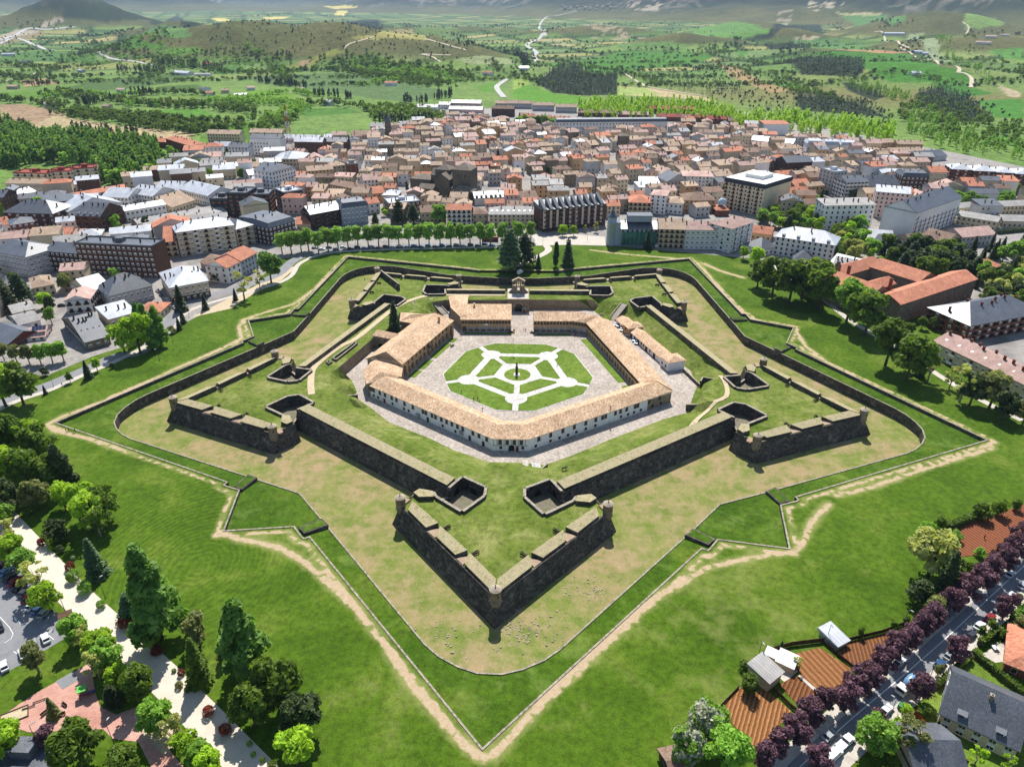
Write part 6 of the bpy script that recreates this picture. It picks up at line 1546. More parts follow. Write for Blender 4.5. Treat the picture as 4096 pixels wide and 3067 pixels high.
# far rows
B(DD,1200,290,1440,288,24,16,'mansard','slate','white','very long white apartment row with grey mansard roof at the back of the old town',A,win='dark',cols=34,floors=3,chim=9,dorm=0,nwin=96,chk='darkchimney',lm='the very long white row')
for i,(a,c,y,h,rf,wl_,lab)in enumerate(((900,945,240,8,'slate','white','white block with dark roof at the far edge, first from left'),(948,972,236,9,'slate','white','short white block with dark roof at the far edge'),(975,1038,234,11,'metal','pink','long far block with pale roof beside the valley road'),(970,1042,250,13,'slate','pink','front far block with dark roof beside the valley road'),(1062,1110,252,16,'brown','brown','far brown block right of the valley road'),(1070,1096,232,8,'tan','pink','small far block behind the brown one'),(1098,1148,235,11,'tan','grey','far grey block with tan roof, left of a pair'),(1150,1196,240,12,'tan','grey','far grey block with tan roof, right of a pair'),(1200,1245,244,12,'tan','grey','far grey block behind orange gables'),(1122,1152,262,9,'orange','brown','gabled far block with orange roof, left of three'),(1156,1190,266,9,'orange','brown','gabled far block with orange roof, middle of three'),(1193,1230,268,9,'orange','brown','gabled far block with orange roof, right of three'),(1248,1330,252,8,'brown','brick','far brick row with brown roof above the long white row'),(1335,1400,256,8,'pink','brick','far brick row with pinkish roof'),(1402,1500,246,10,'red','brick','large far brick block with red roof'),(1420,1520,262,9,'red','brick','long far brick block in front of the red roof'),(1525,1568,268,10,'red','brick','far brick block with red roof by the poplars'),(1572,1616,272,10,'brown','brick','last far brick block before the poplars'),(450,520,308,18,'tan','cream','cream block with balconies at the foot of the green field'),(540,610,300,13,'tan','cream','cream block right of the balconied one by the field'),(462,500,330,14,'metal','grey','grey block with pale roof before the balconied cream block'),(612,690,310,10,'metal','white','bright white roofed block by the field'),(700,745,310,11,'metal','white','white roofed block right of the bright one'),(800,868,288,14,'grey','pink','grey gabled row at the foot of the wooded slope'),(758,812,300,9,'tan','pink','pinkish row left of the grey gabled row'),(498,540,350,30,'slate','white','white stepped gable block left of the mast, front'),(545,610,335,34,'slate','white','white stepped gable block left of the mast, rear'),(640,700,342,34,'metal','brown','brown and white gabled block right of the mast'),(700,750,325,18,'slate','brown','dark gabled block behind the brown and white one'))):
 B(DD,a,y,c,y+(c-a)*.02,h,15,'gable',rf,wl_,lab,A,win='dark',nwin=36,chim=4,pitch=.5,chk='darkchimney' if rf in('slate','metal')else 'chimney')
for i,(f,x,y,x1,y1,h,rf)in enumerate(((DD,218,322,262,326,10,'orange'),(DD,265,322,310,328,11,'orange'),(DD,318,318,360,320,12,'orange'),(DD,362,320,412,336,20,'orange'))):
 B(f,x,y,x1,y1,h,18,'hip',rf,'brick','orange roofed housing block in the poplars, %s of four'%('leftmost','second','third','rightmost')[i],A,nwin=12,chim=8,pitch=.4,group='orange roofed blocks in the poplars')
B(DD,372,163,405,165,6,22,'gable','metal','white','white farm shed with long pale roof in the fields','farm shed',nwin=0,chim=0,pitch=.3);B(DD,420,166,455,166,5,12,'gable','grey','white','low grey farm shed right of the white one in the fields','farm shed',nwin=0,chim=0,pitch=.3);B(DD,1905,102,1948,102,5,20,'gable','metal','grey','grey farm shed above the big green field','farm shed',nwin=0,chim=0,pitch=.3,z=38)
def cathedral():
 a,c=at(*TB(850,340)),at(*TB(1020,355))
 t=thing('cathedral','dark stone cathedral with square tower, stepped chapels and stone slab roofs','cathedral',(a.x,a.y,0),math.atan2(c.y-a.y,c.x-a.x));L=(c-a).length
 def vol(n,x0,x1,y0,y1,h,rk,zr):
  b=MB();b.box(x0,x1,y0,y1,-.3,h);m=Matrix.Translation(((x0+x1)/2,y0,0))
  bb=MB();gable_wall(bb,rk,x1-x0,y1-y0,h,zr);me=bb.mesh('g',[WALL['old']])if bb.f else None
  b2=MB();b2.v=list(b.v);b2.f=list(b.f);b2.m=list(b.m);b2.sm=list(b.sm)
  for f in bb.f:b2.face([(bb.v[i][0]+(x0+x1)/2,bb.v[i][1]+y0,bb.v[i][2])for i in f])
  b2.build(n,[WALL['old']],t)
  put('roof',roof_mesh(rk,x1-x0,y1-y0,h,zr,ROOF['oldslab'],.4),t,((x0+x1)/2,y0,0))
 vol('nave',8,L,14,28,17,'gable',22);vol('transept',16,30,4,32,16,'gablex',21);vol('apse',-12,8,12,30,13,'hip',16);vol('aisle',30,L,4,14,9,'shed',12);vol('chapel',2,16,0,12,8,'gable',11);vol('crossing',12,26,15,28,22,'hip',26)
 vol('tower',L,L+17,6,23,25,'hip',30);vol('porch',L+3,L+22,-4,8,9,'hip',13)
 for x in(34,40,46):put('window',wmesh('dark'),t,(x,3.95,5))
 for x in(L+5,L+12):put('window',wmesh('dark'),t,(x,5.95,19))
 cx,cy=a.x+(L/2)*math.cos(t.rotation_euler.z),a.y+14
 OBB.append((cx+4,cy,L/2+22,20,t.rotation_euler.z));LAND.append(('the cathedral',cx,cy))
cathedral()
def mast():
 c=at(*TB(203,195));t=thing('lattice_mast','tall red and white lattice mast with dishes on the telephone building','mast',(c.x,c.y+12,12))
 H=48;n=9;rd,wh=mottled('mast_red',hx('#8f2f28'),hx('#9e3a32'),1),mottled('mast_white',hx('#c9c5c0'),hx('#d5d1cc'),1)
 for k in range(n):
  b=MB();z0,z1=H*k/n,H*(k+1)/n;r0,r1=3.0*(1-k/n)+.5,3.0*(1-(k+1)/n)+.5
  P=[[(s[0]*r,s[1]*r,z)for s in((-1,-1),(1,-1),(1,1),(-1,1))]for r,z in((r0,z0),(r1,z1))]
  for i in range(4):
   j=(i+1)%4
   b.limb(P[0][i],P[1][i],.17,.17,4);b.limb(P[0][i],P[1][j],.09,.09,4);b.limb(P[0][j],P[1][i],.09,.09,4);b.limb(P[1][i],P[1][j],.1,.1,4)
  b.build('lattice_section',[rd if k%2==0 else wh],t)
 for z,a in((20,0),(26,2),(31,4),(36,1)):
  b=MB();b.tube([(0.05,0),(1.1,.4),(1.2,.5)],12,0);me=b.mesh('dish',[wh]);me.transform(Matrix.Translation((1.6*math.cos(a),1.6*math.sin(a),z))@Matrix.Rotation(a,4,'Z')@Matrix.Rotation(R(90),4,'Y'));put('dish',me,t)
 b=MB();b.limb((0,0,H),(0,0,H+6),.12,.05,5);b.build('aerial',[rd],t);LAND.append(('the lattice mast',c.x,c.y+12))
mast()
def crane():
 c=at(*DD(1073,330));t=thing('tower_crane','slim orange tower crane standing among the old town roofs','crane',(c.x,c.y,0),R(160));y=mottled('crane_orange',hx('#b57a3a'),hx('#c28848'),1)
 b=MB()
 for k in range(12):
  z=k*2.6
  for sx,sy in((-.7,-.7),(.7,-.7),(.7,.7),(-.7,.7)):b.limb((sx,sy,z),(sx,sy,z+2.6),.1,.1,4)
  for s in(-1,1):b.limb((-.7,s*.7,z),(.7,s*.7,z+2.6),.06,.06,4);b.limb((s*.7,-.7,z),(s*.7,.7,z+2.6),.06,.06,4)
 b.build('tower',[y],t);b=MB()
 for k in range(13):
  x=-8+k*2.6
  for yy,zz in((-.5,31.2),(.5,31.2),(0,32.4)):b.limb((x,yy,zz),(x+2.6,yy,zz),.08,.08,4)
  b.limb((x,-.5,31.2),(x+1.3,0,32.4),.05,.05,4);b.limb((x+1.3,0,32.4),(x+2.6,.5,31.2),.05,.05,4)
 b.build('jib',[y],t);b=MB();b.box(-8,-5.5,-.6,.6,29.6,31.1,0,True);b.build('counterweight',[M['coping']],t);LAND.append(('the tower crane',c.x,c.y))
crane()
for f,q,h,lab in((TC,(755,125),20,'square stone tower with plain roof in the middle of the old town'),(DD,(840,306),24,'slim church tower with pointed slate cap at the back of the old town')):
 c=at(*f(*q));t=house('church_tower',lab,'tower',c.x,c.y,0.1,11 if h<22 else 7,11 if h<22 else 7,h,h+(2.5 if h<22 else 8),'hip','oldslab' if h<22 else 'slate','old',win='dark',floors=2,cols=2,chim=0)
def convent():
 a,c=at(*TD(765,765)),at(*TD(1062,660))
 t=thing('convent','large old stone convent with rust red tiled roofs around a small yard','convent',(a.x,a.y,0),math.atan2(c.y-a.y,c.x-a.x));L=(c-a).length
 def vol(n,x0,x1,y0,y1,h,rk,zr):
  b=MB();b.box(x0,x1,y0,y1,-.3,h)
  bb=MB();gable_wall(bb,rk,x1-x0,y1-y0,h,zr)
  for f in bb.f:b.face([(bb.v[i][0]+(x0+x1)/2,bb.v[i][1]+y0,bb.v[i][2])for i in f])
  b.build(n,[WALL['stone']],t);put('roof',roof_mesh(rk,x1-x0,y1-y0,h,zr,ROOF['orange'],.6),t,((x0+x1)/2,y0,0))
 vol('front_wing',0,L,0,15,12,'gable',15.5);vol('church',-4,12,15,46,13,'gablex',17);vol('cross_wing',12,30,22,32,11,'gable',14);vol('rear_wing',-6,L*.72,46,60,11,'gable',14.5);vol('side_wing',L*.55,L*.8,15,46,12,'gablex',16)
 for i in range(14):
  for z in(2.5,6,9.5):put('window',wmesh('plain'),t,(2+i*(L-4)/13,-.04,z))
 for x,y,h in((14,16,19),(10,40,20)):
  b=MB();b.box(x-.7,x+.7,y-.7,y+.7,0,h);b.build('chimney',[WALL['brick']],t)
 b=MB();b.box(8.4,9.2,44.6,48.4,15,19.5);b.box(8.4,9.2,45.4,47.6,19.5,21);b.build('bell_wall',[WALL['stone']],t)
 cc=t.matrix_basis@Vector((L*.45,28,0));OBB.append((cc.x,cc.y,L/2+8,34,t.rotation_euler.z));LAND.append(('the rust roofed convent',cc.x,cc.y))
convent()
B(Z6,1835,590,2300,500,110,26,'hip','slate','brick','red brick block with shining slate hipped roof at the right edge',A,win=['white','balcony'],chk='brickchimney',chim=10,pitch=.5,lm='the red brick block with bright roof')
B(Z6,1612,665,2300,1010,96,17,'gable','pink','beige','long beige apartment row with taupe roof and clusters of brick chimneys',A,win=['wbalcony','white','white'],chk='brickchimney',chim=12,pitch=.4,sky=8,lm='the long taupe roofed row')
B(Z9,1620,1395,2090,1620,80,17,'gable','slate','cream','cream villa with broad grey slate roof, two dormers and stone chimney','villa',win='white',chim=1,dorm=2,pitch=.75,floors=2,cols=5,lm='the slate roofed villa');B(Z9,1480,1790,1800,1800,60,14,'gable','slate','beige','slate roof of a villa cut by the bottom edge','villa',chim=1,pitch=.6,nwin=4)
B(Z9,2030,1060,2400,1210,60,16,'hip','orange','brick','brick house with orange tiled roof at the right edge beside a paved terrace','house',chim=1,pitch=.5,nwin=8,lm='the orange roofed brick house')
def shed(lab,P,h,roof,wall,q=0):
 x,y=P[0]
B(Z9,570,1190,650,1125,62,6.2,'shed','grey','beige','garden shed with grey corrugated roof and pale lean-tos among the plots','shed',nwin=0,chim=0,pitch=.3,lm='the grey roofed shed');B(Z9,1000,935,1065,900,36,6.0,'shed','metal','brown','small timber shed with pale green roof at the edge of the plots','shed',nwin=0,chim=0,pitch=.3,lm='the green roofed shed')
COL.objects['shed.001'].children[1].data.materials[0]=mottled('pale_green_sheet',hx('#93aa9c'),hx('#a5baac'),.6,rough=.5)
for q,w,d in(((590,1010),4,3),((670,1060),5,5)):
 c=at(*Z9(*q));b=MB();b.prism([(-w/2,0),(w/2,0),(w/2,d),(-w/2,d)],0,[2.2,2.2,2.6,2.6],0,1);tag(b.build('lean_to',[WALL['beige'],WALL['white']],None,(c.x,c.y,0),-.6),'pale roofed lean-to %s the grey roofed garden shed'%('behind' if w==4 else 'right of'),'shed')
B(Z7,-120,1700,340,1720,40,6,'flat','slate','darkbrown','dark low building cut by the bottom left edge','building',nwin=0,chim=0);B(Z9,-10,1790,110,1760,36,8,'gable','brown','brown','dark roofed hut cut by the bottom edge below the blossom trees','hut',nwin=0,chim=0)
def farm(f,x,y,w,d,h,rf,wl_,lab,cat='house'):
 c=land(*f(x,y));house('farm_shed' if cat=='barn' else 'farmhouse',lab,cat,c.x,c.y,random.Random(x).uniform(-.5,.5),w,d,h,h+d*.22,'gable',rf,wl_,win='dark',nwin=4,chim=1 if cat=='house' else 0,z=c.z)
for x,y,w,h,rf,wl_,lab in((125,268,15,6,'grey','white','small white house at the top of the bare fields'),(300,230,14,5,'pink','white','small house with pinkish roof among the hedgerows'),(262,272,12,5,'tan','beige','hut with tan roof at the edge of the bare field'),(505,228,20,5,'slate','white','dark roofed white house between hedgerows'),(520,238,16,5,'orange','white','orange roofed house before the dark roofed one'),(600,245,22,6,'metal','white','white house with bright roof at the end of the hedgerow'),(625,225,14,5,'pink','white','pink roofed cottage by the bright green field'),(22,140,34,6,'metal','white','pale blue roofed shed at the far left'),(65,158,26,5,'slate','grey','grey shed in the far left field'),(198,181,14,5,'metal','blue','small blue house in the meadow'),(516,168,24,8,'red','pink','reddish farmhouse beside the dark green field'),(30,222,20,5,'tan','beige','tan roofed barn by the tan plot'),(812,262,16,6,'metal','white','white cottage in the meadow above the town'),(972,214,24,6,'orange','white','orange roofed house under the wooded hill foot'),(745,228,14,5,'pink','white','cottage beside the cypress row'),(560,232,14,5,'tan','cream','cream cottage in the hedgerow gardens'),(1210,188,24,6,'orange','white','house with orange roof near the valley road bend'),(380,262,13,5,'grey','white','grey roofed hut below the light hedgerow')):farm(F1,x,y,w,11,h,rf,wl_,lab)
for i in range(22):farm(F2,128+(i%8)*16+(i*5)%7,17+(i//8)*4,22,15,9,('tan','brown','pink')[i%3],('stone','beige','cream')[i%3-1],'%s roofed house of the hilltop village, %s row, %s from left'%(('tan','brown','pinkish')[i%3],('rear','middle','front')[i//8],'first second third fourth fifth sixth seventh eighth'.split()[i%8]))
for x,y,w,lab in((1170,110,40,'left barn in the far right fields'),(1190,95,34,'middle barn in the far right fields'),(1225,90,34,'right barn in the far right fields'),(1010,133,26,'small barn at the foot of the big green field'),(1028,137,18,'tiny barn right of the small one'),(1005,188,20,'small barn inside the big green field'),(30,175,22,'white barn beside the valley road')):farm(F2,x,y,w,14,5,'pink' if x>1100 else 'metal','white','long pale roofed '+lab,'barn')
def pylon():
 t=thing('pylon','','pylon');b=MB();H=30;n=6
 for k in range(n):
  r0,r1=2.6*(1-k/n)+.3,2.6*(1-(k+1)/n)+.3;z0,z1=H*k/n,H*(k+1)/n
  P=[[(s[0]*r,s[1]*r,z)for s in((-1,-1),(1,-1),(1,1),(-1,1))]for r,z in((r0,z0),(r1,z1))]
  for i in range(4):b.limb(P[0][i],P[1][i],.16,.16,4);b.limb(P[0][i],P[1][(i+1)%4],.1,.1,4)
 b.build('tower',[M['steel']],t);b=MB()
 for z in(21,25,29):b.limb((-5,0,z),(5,0,z),.16,.16,4);b.limb((-5,0,z),(0,0,z+1.5),.1,.1,4);b.limb((5,0,z),(0,0,z+1.5),.1,.1,4)
 b.build('crossarm',[M['steel']],t);return t
PY0=pylon()
for i,(x,y,lab)in enumerate(((624,222,'by the dark pine patches'),(911,246,'among the green field trees'),(754,280,'at the lower edge of the big green field'),(1034,300,'beside the pale farm track'),(376,200,'on the dry slope'),(1150,285,'near the poplar row at the right'))):
 t=PY0 if i==0 else copy_tree(PY0);c=land(1106+(x-0)*.852*.4+352,y*.341);t.location=c;t.rotation_euler=(0,0,.6);tag(t,'grey lattice power pylon '+lab,'pylon','power pylons in the fields')
 # the packed old town
def obb_hit(x,y,hw,hd,a,pad=1.2):
 r=math.hypot(hw,hd)
 for cx,cy,w,d,b in OBB:
  if abs(cx-x)>w+d+r+3 or abs(cy-y)>w+d+r+3:continue
  A_=[(math.cos(a),math.sin(a)),(-math.sin(a),math.cos(a)),(math.cos(b),math.sin(b)),(-math.sin(b),math.cos(b))]
  sep=False
  for ax in A_:
   p=abs((x-cx)*ax[0]+(y-cy)*ax[1])
   ra=hw*abs(ax[0]*math.cos(a)+ax[1]*math.sin(a))+hd*abs(-ax[0]*math.sin(a)+ax[1]*math.cos(a))
   rb=w*abs(ax[0]*math.cos(b)+ax[1]*math.sin(b))+d*abs(-ax[0]*math.sin(b)+ax[1]*math.cos(b))
   if p>ra+rb+pad:sep=True;break
  if not sep:return True
 return False
def poly_w(pts):return[(at(*q).x,at(*q).y)for q in pts]
OLD=poly_w([(630,330),(700,318),(770,300),(830,284),(900,280),(1000,262),(1060,262),(1110,278),(1190,284),(1210,296),(1440,296),(1470,272),(1620,285),(1650,300),(1760,305),(1900,330),(2010,350),(1990,372),(1880,388),(1720,430),(1640,452),(1560,462),(1500,470),(1330,470),(1180,478),(1150,480),(900,486),(800,476),(640,460),(600,400)])
LEFT=poly_w([(-60,425),(100,405),(215,405),(330,400),(355,372),(430,345),(600,320),(640,340),(610,420),(580,520),(330,560),(240,640),(130,690),(0,740),(-90,640)])
RIGHT=poly_w([(1640,440),(1760,410),(1880,390),(2050,395),(2230,420),(2260,480),(2200,500),(2050,480),(1900,470),(1750,470),(1660,470)])
HOUSES=[]
def pack(poly,ang0,w0,w1,d0,d1,h0,h1,roofs,walls,gap,seed):
 rng=random.Random(seed);xs=[p[0]for p in poly];ys=[p[1]for p in poly]
 cx,cy=sum(xs)/len(xs),sum(ys)/len(ys)
 row=0;v=-520
 while v<620:
  dep=rng.uniform(d0,d1);u=-700+rng.uniform(0,8)
  while u<700:
   w=rng.uniform(w0,w1)
   bend=26*math.sin(u/120.0+1.3*math.sin(v/150.0))+10*math.sin(u/47+v/60)
   a=R(ang0)+0.2*math.cos(u/120.0+1.3*math.sin(v/150.0))+rng.uniform(-.09,.09)
   x=cx+u*math.cos(R(ang0))-(v+bend)*math.sin(R(ang0));y=cy+u*math.sin(R(ang0))+(v+bend)*math.cos(R(ang0))
   if inside([(x,y)],poly)[0]and rng.random()>gap and not obb_hit(x,y,w/2,dep/2,a,-0.6):
    OBB.append((x,y,w/2,dep/2,a));HOUSES.append((x,y,a,w,dep,rng.uniform(h0,h1),rng.choice(roofs),rng.choice(walls),rng.choice(['gable','gable','gable','hip','gablex','shed']),rng.random()))
   u+=w*rng.uniform(0.8,1.0)+(rng.uniform(2,5)if rng.random()<.15 else 0.2)
  row+=1;v+=dep*.82+(6.0 if row%2==0 else 0.4)
RF=['tan']*7+['brown']*4+['pink']*4+['orange']*2+['slate','grey','metal']
WL=['cream','beige','white','stone','ochre','pink','beige','white','grey']
pack(OLD,6,9,19,10,15,7.5,14,RF,WL,0.03,3)
pack(LEFT,14,12,26,11,15,8,16,['slate','metal','tan','metal','slate','grey','orange','pink'],['white','cream','beige','grey','white','brown'],0.12,8)
pack(RIGHT,-12,12,24,11,15,8,15,['slate','tan','orange','brown','metal','pink'],['white','cream','beige','grey','ochre'],0.25,5)
HOUSES.sort(key=lambda q:math.hypot(q[0]-CAM[0],q[1]-CAM[1]))
NM={'tan':'tan tiled','brown':'brown tiled','pink':'pinkish tiled','orange':'orange tiled','slate':'dark slate','grey':'grey','metal':'pale metal'}
WN={'cream':'cream','beige':'beige','white':'white','stone':'bare stone','ochre':'ochre','pink':'pinkish','grey':'grey','brown':'brown brick'}
TOWN=[]
for i,(x,y,a,w,d,h,rf,wl_,rk,rn)in enumerate(HOUSES[:300]):
 zr=h+(w*.2 if rk=='gablex' else d*(.17 if rk=='shed' else .21))
 t=house('town_house','','house',x+math.sin(a)*d/2,y-math.cos(a)*d/2,a,w,d,h,zr,rk,rf,wl_,win='plain' if rn>.4 else 'dark',floors=max(2,int(h/3.4)),cols=max(2,int(w/3.6)),chim=1+int(rn*3),nwin=10 if i<140 else 5,side=False,sky=1 if rn>.7 else 0)
 OBB.pop();TOWN.append((t,x,y,'%s %s house with %s roof'%('tall' if h>11.5 else 'low' if h<9 else 'mid height',WN[wl_],NM[rf])))
def distant():
 keys=list(WALL);rk_=list(ROOF);b=MB();mats=[WALL[k]for k in keys]+[ROOF[k]for k in rk_]+[GLASS,M['stone_light']]
 for(x,y,a,w,d,h,rf,wl_,rk,rn)in HOUSES[300:]:
  s=MB();zr=h+(w*.2 if rk=='gablex' else d*.21);s.box(-w/2,w/2,0,d,0,h,keys.index(wl_));gable_wall(s,rk,w,d,h,zr,keys.index(wl_))
  n=max(2,int(w/3.6))
  for f in range(max(2,int(h/3.4))):
   for i in range(n):s.box(-w/2+(i+.5)*w/n-.5,-w/2+(i+.5)*w/n+.5,-.06,0,(f+.3)*3.3,(f+.3)*3.3+1.5,len(mats)-2)
  s.box(-w*.2-.4,-w*.2+.4,d*.4-.4,d*.4+.4,h,zr+1.2,len(mats)-1)
  rm=roof_mesh(rk,w,d,h,zr,ROOF[rf])
  for p in rm.polygons:s.face([tuple(rm.vertices[v].co)for v in p.vertices],len(keys)+rk_.index(rf))
  bpy.data.meshes.remove(rm)
  c_,s_=math.cos(a),math.sin(a);ox,oy=x+s_*d/2,y-c_*d/2;base=len(b.v)
  b.v+=[(ox+p[0]*c_-p[1]*s_,oy+p[0]*s_+p[1]*c_,p[2])for p in s.v];b.f+=[tuple(base+q for q in f)for f in s.f];b.m+=s.m;b.sm+=s.sm
 if b.f:tag(b.build('distant_houses',mats),'mass of small tiled houses packed together at the back of the old town','houses',kind='stuff')
distant()
print('HOUSES',len(HOUSES))
# trees and shrubs
def leaf_mat(name,c1,c2,c3=None,trans=0.45,rnd=0.25,gain=1.75):
 m=N(name,0.6,0.25);nt=m.t
 p=m.obj();a=m.noise(p,0.55,3,0.6)
 col=m.ramp(a,[(0.32,hx(c1)),(0.55,hx(c2)),(0.75,hx(c3 or c2))])
 oi=m.n('ObjectInfo');col=m.mix(1.0,col,m.ramp(oi.outputs['Random'],[(0,1-rnd),(1,1+rnd*.6)]),'MULTIPLY')
 col=m.mix(1.0,col,(gain,gain,gain*.95),'MULTIPLY');m.color(col)
 tr=m.n('BsdfTranslucent');m.l(m.mix(1.0,col,(1.25,1.2,0.6),'MULTIPLY'),tr.inputs['Color'])
 mx=m.n('MixShader');mx.inputs[0].default_value=trans
 out=nt.nodes['Material Output'];m.l(m.b.outputs[0],mx.inputs[1]);m.l(tr.outputs[0],mx.inputs[2]);m.l(mx.outputs[0],out.inputs['Surface'])
 return m.mat
LEAF={'green':leaf_mat('broad_leaves','#3c4f1a','#526722','#6a7d2e'),'light':leaf_mat('light_leaves','#5a7a2a','#70913a','#87a44c'),'yellow':leaf_mat('yellow_green_leaves','#6a8420','#84a02c','#9bb13c'),'dark':leaf_mat('dark_leaves','#28341a','#364322','#46532b',.25),'olive':leaf_mat('olive_leaves','#565c34','#6b7044','#7d8156'),'pine':leaf_mat('conifer_needles','#1f3019','#2a3d20','#384b29',.15),'cedar':leaf_mat('cedar_needles','#33462a','#445836','#566a44',.15),'poplar':leaf_mat('poplar_leaves','#43602a','#587534','#6e8c42'),'purple':leaf_mat('purple_leaves','#45303a','#5a404c','#6f5260',.3),'white':leaf_mat('white_blossom','#6f8050','#b9bdac','#d5d6cd',.3,gain=1.1),'pale':leaf_mat('pale_spring_leaves','#7a7f4c','#8f9458','#a3a668'),'redbush':leaf_mat('red_photinia_leaves','#4a1d16','#6b2a1d','#4c4a20',.2),'plane':leaf_mat('plane_tree_leaves','#5f7c33','#769440','#8aa650')}
BARK=mottled('bark',hx('#4f4335'),hx('#6b5c4a'),1.0,coord='obj',fine=5);PBARK=mottled('pale_bark',hx('#8c8272'),hx('#a59a88'),1.0,coord='obj',fine=5)
def quads_mesh(name,C,Nn,S,mats,mi=None,asp=1.4,seed=0):
 """leaf sprays: one small face each, at C, facing Nn, of size S"""
 g=np.random.default_rng(seed);n=len(C)
 Nn=Nn/np.maximum(np.linalg.norm(Nn,axis=1,keepdims=True),1e-6)
 r=g.normal(size=(n,3));t=np.cross(Nn,r);t/=np.maximum(np.linalg.norm(t,axis=1,keepdims=True),1e-6);b=np.cross(Nn,t)
 t=t*S[:,None]*asp*.5;b=b*S[:,None]*.5
 V=np.stack([C-t,C-b*.9,C+t,C+b*1.1],1).reshape(-1,3)
 me=bpy.data.meshes.new(name)
 me.vertices.add(n*4);me.vertices.foreach_set('co',V.astype(np.float32).ravel())
 me.loops.add(n*4);me.loops.foreach_set('vertex_index',np.arange(n*4,dtype=np.int32))
 me.polygons.add(n);me.polygons.foreach_set('loop_start',np.arange(0,n*4,4,dtype=np.int32));me.polygons.foreach_set('loop_total',np.full(n,4,np.int32))
 for m in(mats if isinstance(mats,list)else[mats]):me.materials.append(m)
 if mi is not None:me.polygons.foreach_set('material_index',mi.astype(np.int32))
 me.update(calc_edges=True);return me
def blob_leaves(blobs,n,size,seed,up=0.35,shell=0.55):
 g=np.random.default_rng(seed);B_=np.array(blobs,float)
 w=(B_[:,3]*B_[:,4]*B_[:,5])**(2/3);k=g.choice(len(B_),n,p=w/w.sum())
 d=g.normal(size=(n,3));d/=np.linalg.norm(d,axis=1,keepdims=True)
 d[:,2]=np.where(d[:,2]<-0.5,-d[:,2],d[:,2])
 r=shell+(1-shell)*g.random(n)**.6
 r*=1+0.22*(vnoise(d[:,0]*3+k*7,d[:,1]*3+d[:,2]*4)-.5)*2
 C=B_[k,:3]+d*r[:,None]*B_[k,3:6]
 Nn=d+g.normal(size=(n,3))*.75;Nn[:,2]+=up
 return C,Nn,size*(0.6+0.8*g.random(n))
def crown_blobs(kind,seed):
 g=random.Random(seed);H=10.0;out=[]
 if kind=='broad':
  for i in range(20):
   a=g.uniform(0,2*PI);z=g.uniform(.32,.88)*H;rr=3.5*math.sqrt(max(.05,1-((z-.58*H)/(.42*H))**2))*g.uniform(.35,1);s=g.uniform(1.0,1.9)
   out.append((rr*math.cos(a),rr*math.sin(a),z,s,s,s*.8))
 elif kind=='round':
  for i in range(18):
   a=g.uniform(0,2*PI);z=g.uniform(.35,.85)*H;rr=2.4*math.sqrt(max(.05,1-((z-.6*H)/(.38*H))**2))*g.uniform(.3,1);s=g.uniform(.9,1.5)
   out.append((rr*math.cos(a),rr*math.sin(a),z,s,s,s))
 elif kind=='column':
  for i in range(22):
   z=(.1+.86*(i+g.random())/22)*H;t=z/H;rr=1.0*(math.sin(PI*min(1,t*1.02)**.8)**.7);a=g.uniform(0,2*PI);q=rr*.5*g.random();s=.35+rr*.55
   out.append((q*math.cos(a),q*math.sin(a),z,s,s,s*1.5))
 elif kind=='ovate':
  for i in range(34):
   t=(i+g.random())/34;z=(.08+.88*t)*H;rr=2.5*(1-t)**.62*(min(1,t*5+.35));a=g.uniform(0,2*PI);q=rr*g.uniform(.2,.85);s=.45+rr*.24
   out.append((q*math.cos(a),q*math.sin(a),z,s,s,s*1.25))
 elif kind=='sparse':
  for i in range(15):
   a=g.uniform(0,2*PI);z=g.uniform(.35,.95)*H;rr=3.0*math.sqrt(max(.05,1-((z-.62*H)/(.4*H))**2))*g.uniform(.3,1.1);s=g.uniform(.6,1.2)
   out.append((rr*math.cos(a),rr*math.sin(a),z,s,s,s*.7))
 elif kind=='bush':
  for i in range(14):
   a=g.uniform(0,2*PI);z=g.uniform(.2,.72)*H;rr=3.6*g.uniform(.1,1)*math.sqrt(1-(z/H-.3)**2);s=g.uniform(1.6,2.6)
   out.append((rr*math.cos(a),rr*math.sin(a),z,s,s,s))
 elif kind=='ball':
  out.append((0,0,4.6,4.7,4.7,5.0))
  for i in range(10):
   a=g.uniform(0,2*PI);out.append((3.2*math.cos(a),3.2*math.sin(a),g.uniform(2,7),1.7,1.7,1.7))
 return out
def conifer_leaves(seed,cedar=False,n=2600):
 g=np.random.default_rng(seed);C=[];D=[];H=10.0
 t=g.random(n)**(1.25 if not cedar else 1.0);L=13 if not cedar else 8
 lay=np.floor(t*L);tt=(lay+.25+.35*g.random(n))/L
 nb=9;br=g.integers(0,nb,n);ang=2*PI*(br+.37*lay)/nb+g.normal(size=n)*(.16+.1*cedar)
 prof=(1-tt)**(.85 if not cedar else .55)*(2.3 if not cedar else 3.4)+.12
 irr=.72+.5*vnoise(lay*1.7+seed,br*2.3)
 q=g.random(n)**.55*prof*irr
 z=(.06 if not cedar else .16)*H+tt*H*(.94 if not cedar else .82)-q*(.30 if not cedar else .08)+g.normal(size=n)*.06
 C=np.stack([q*np.cos(ang),q*np.sin(ang),z],-1)
 Nn=np.stack([np.cos(ang)*.35,np.sin(ang)*.35,np.ones(n)],-1)+g.normal(size=(n,3))*.4
 return C,Nn,(.42 if not cedar else .5)*(.6+.7*g.random(n))
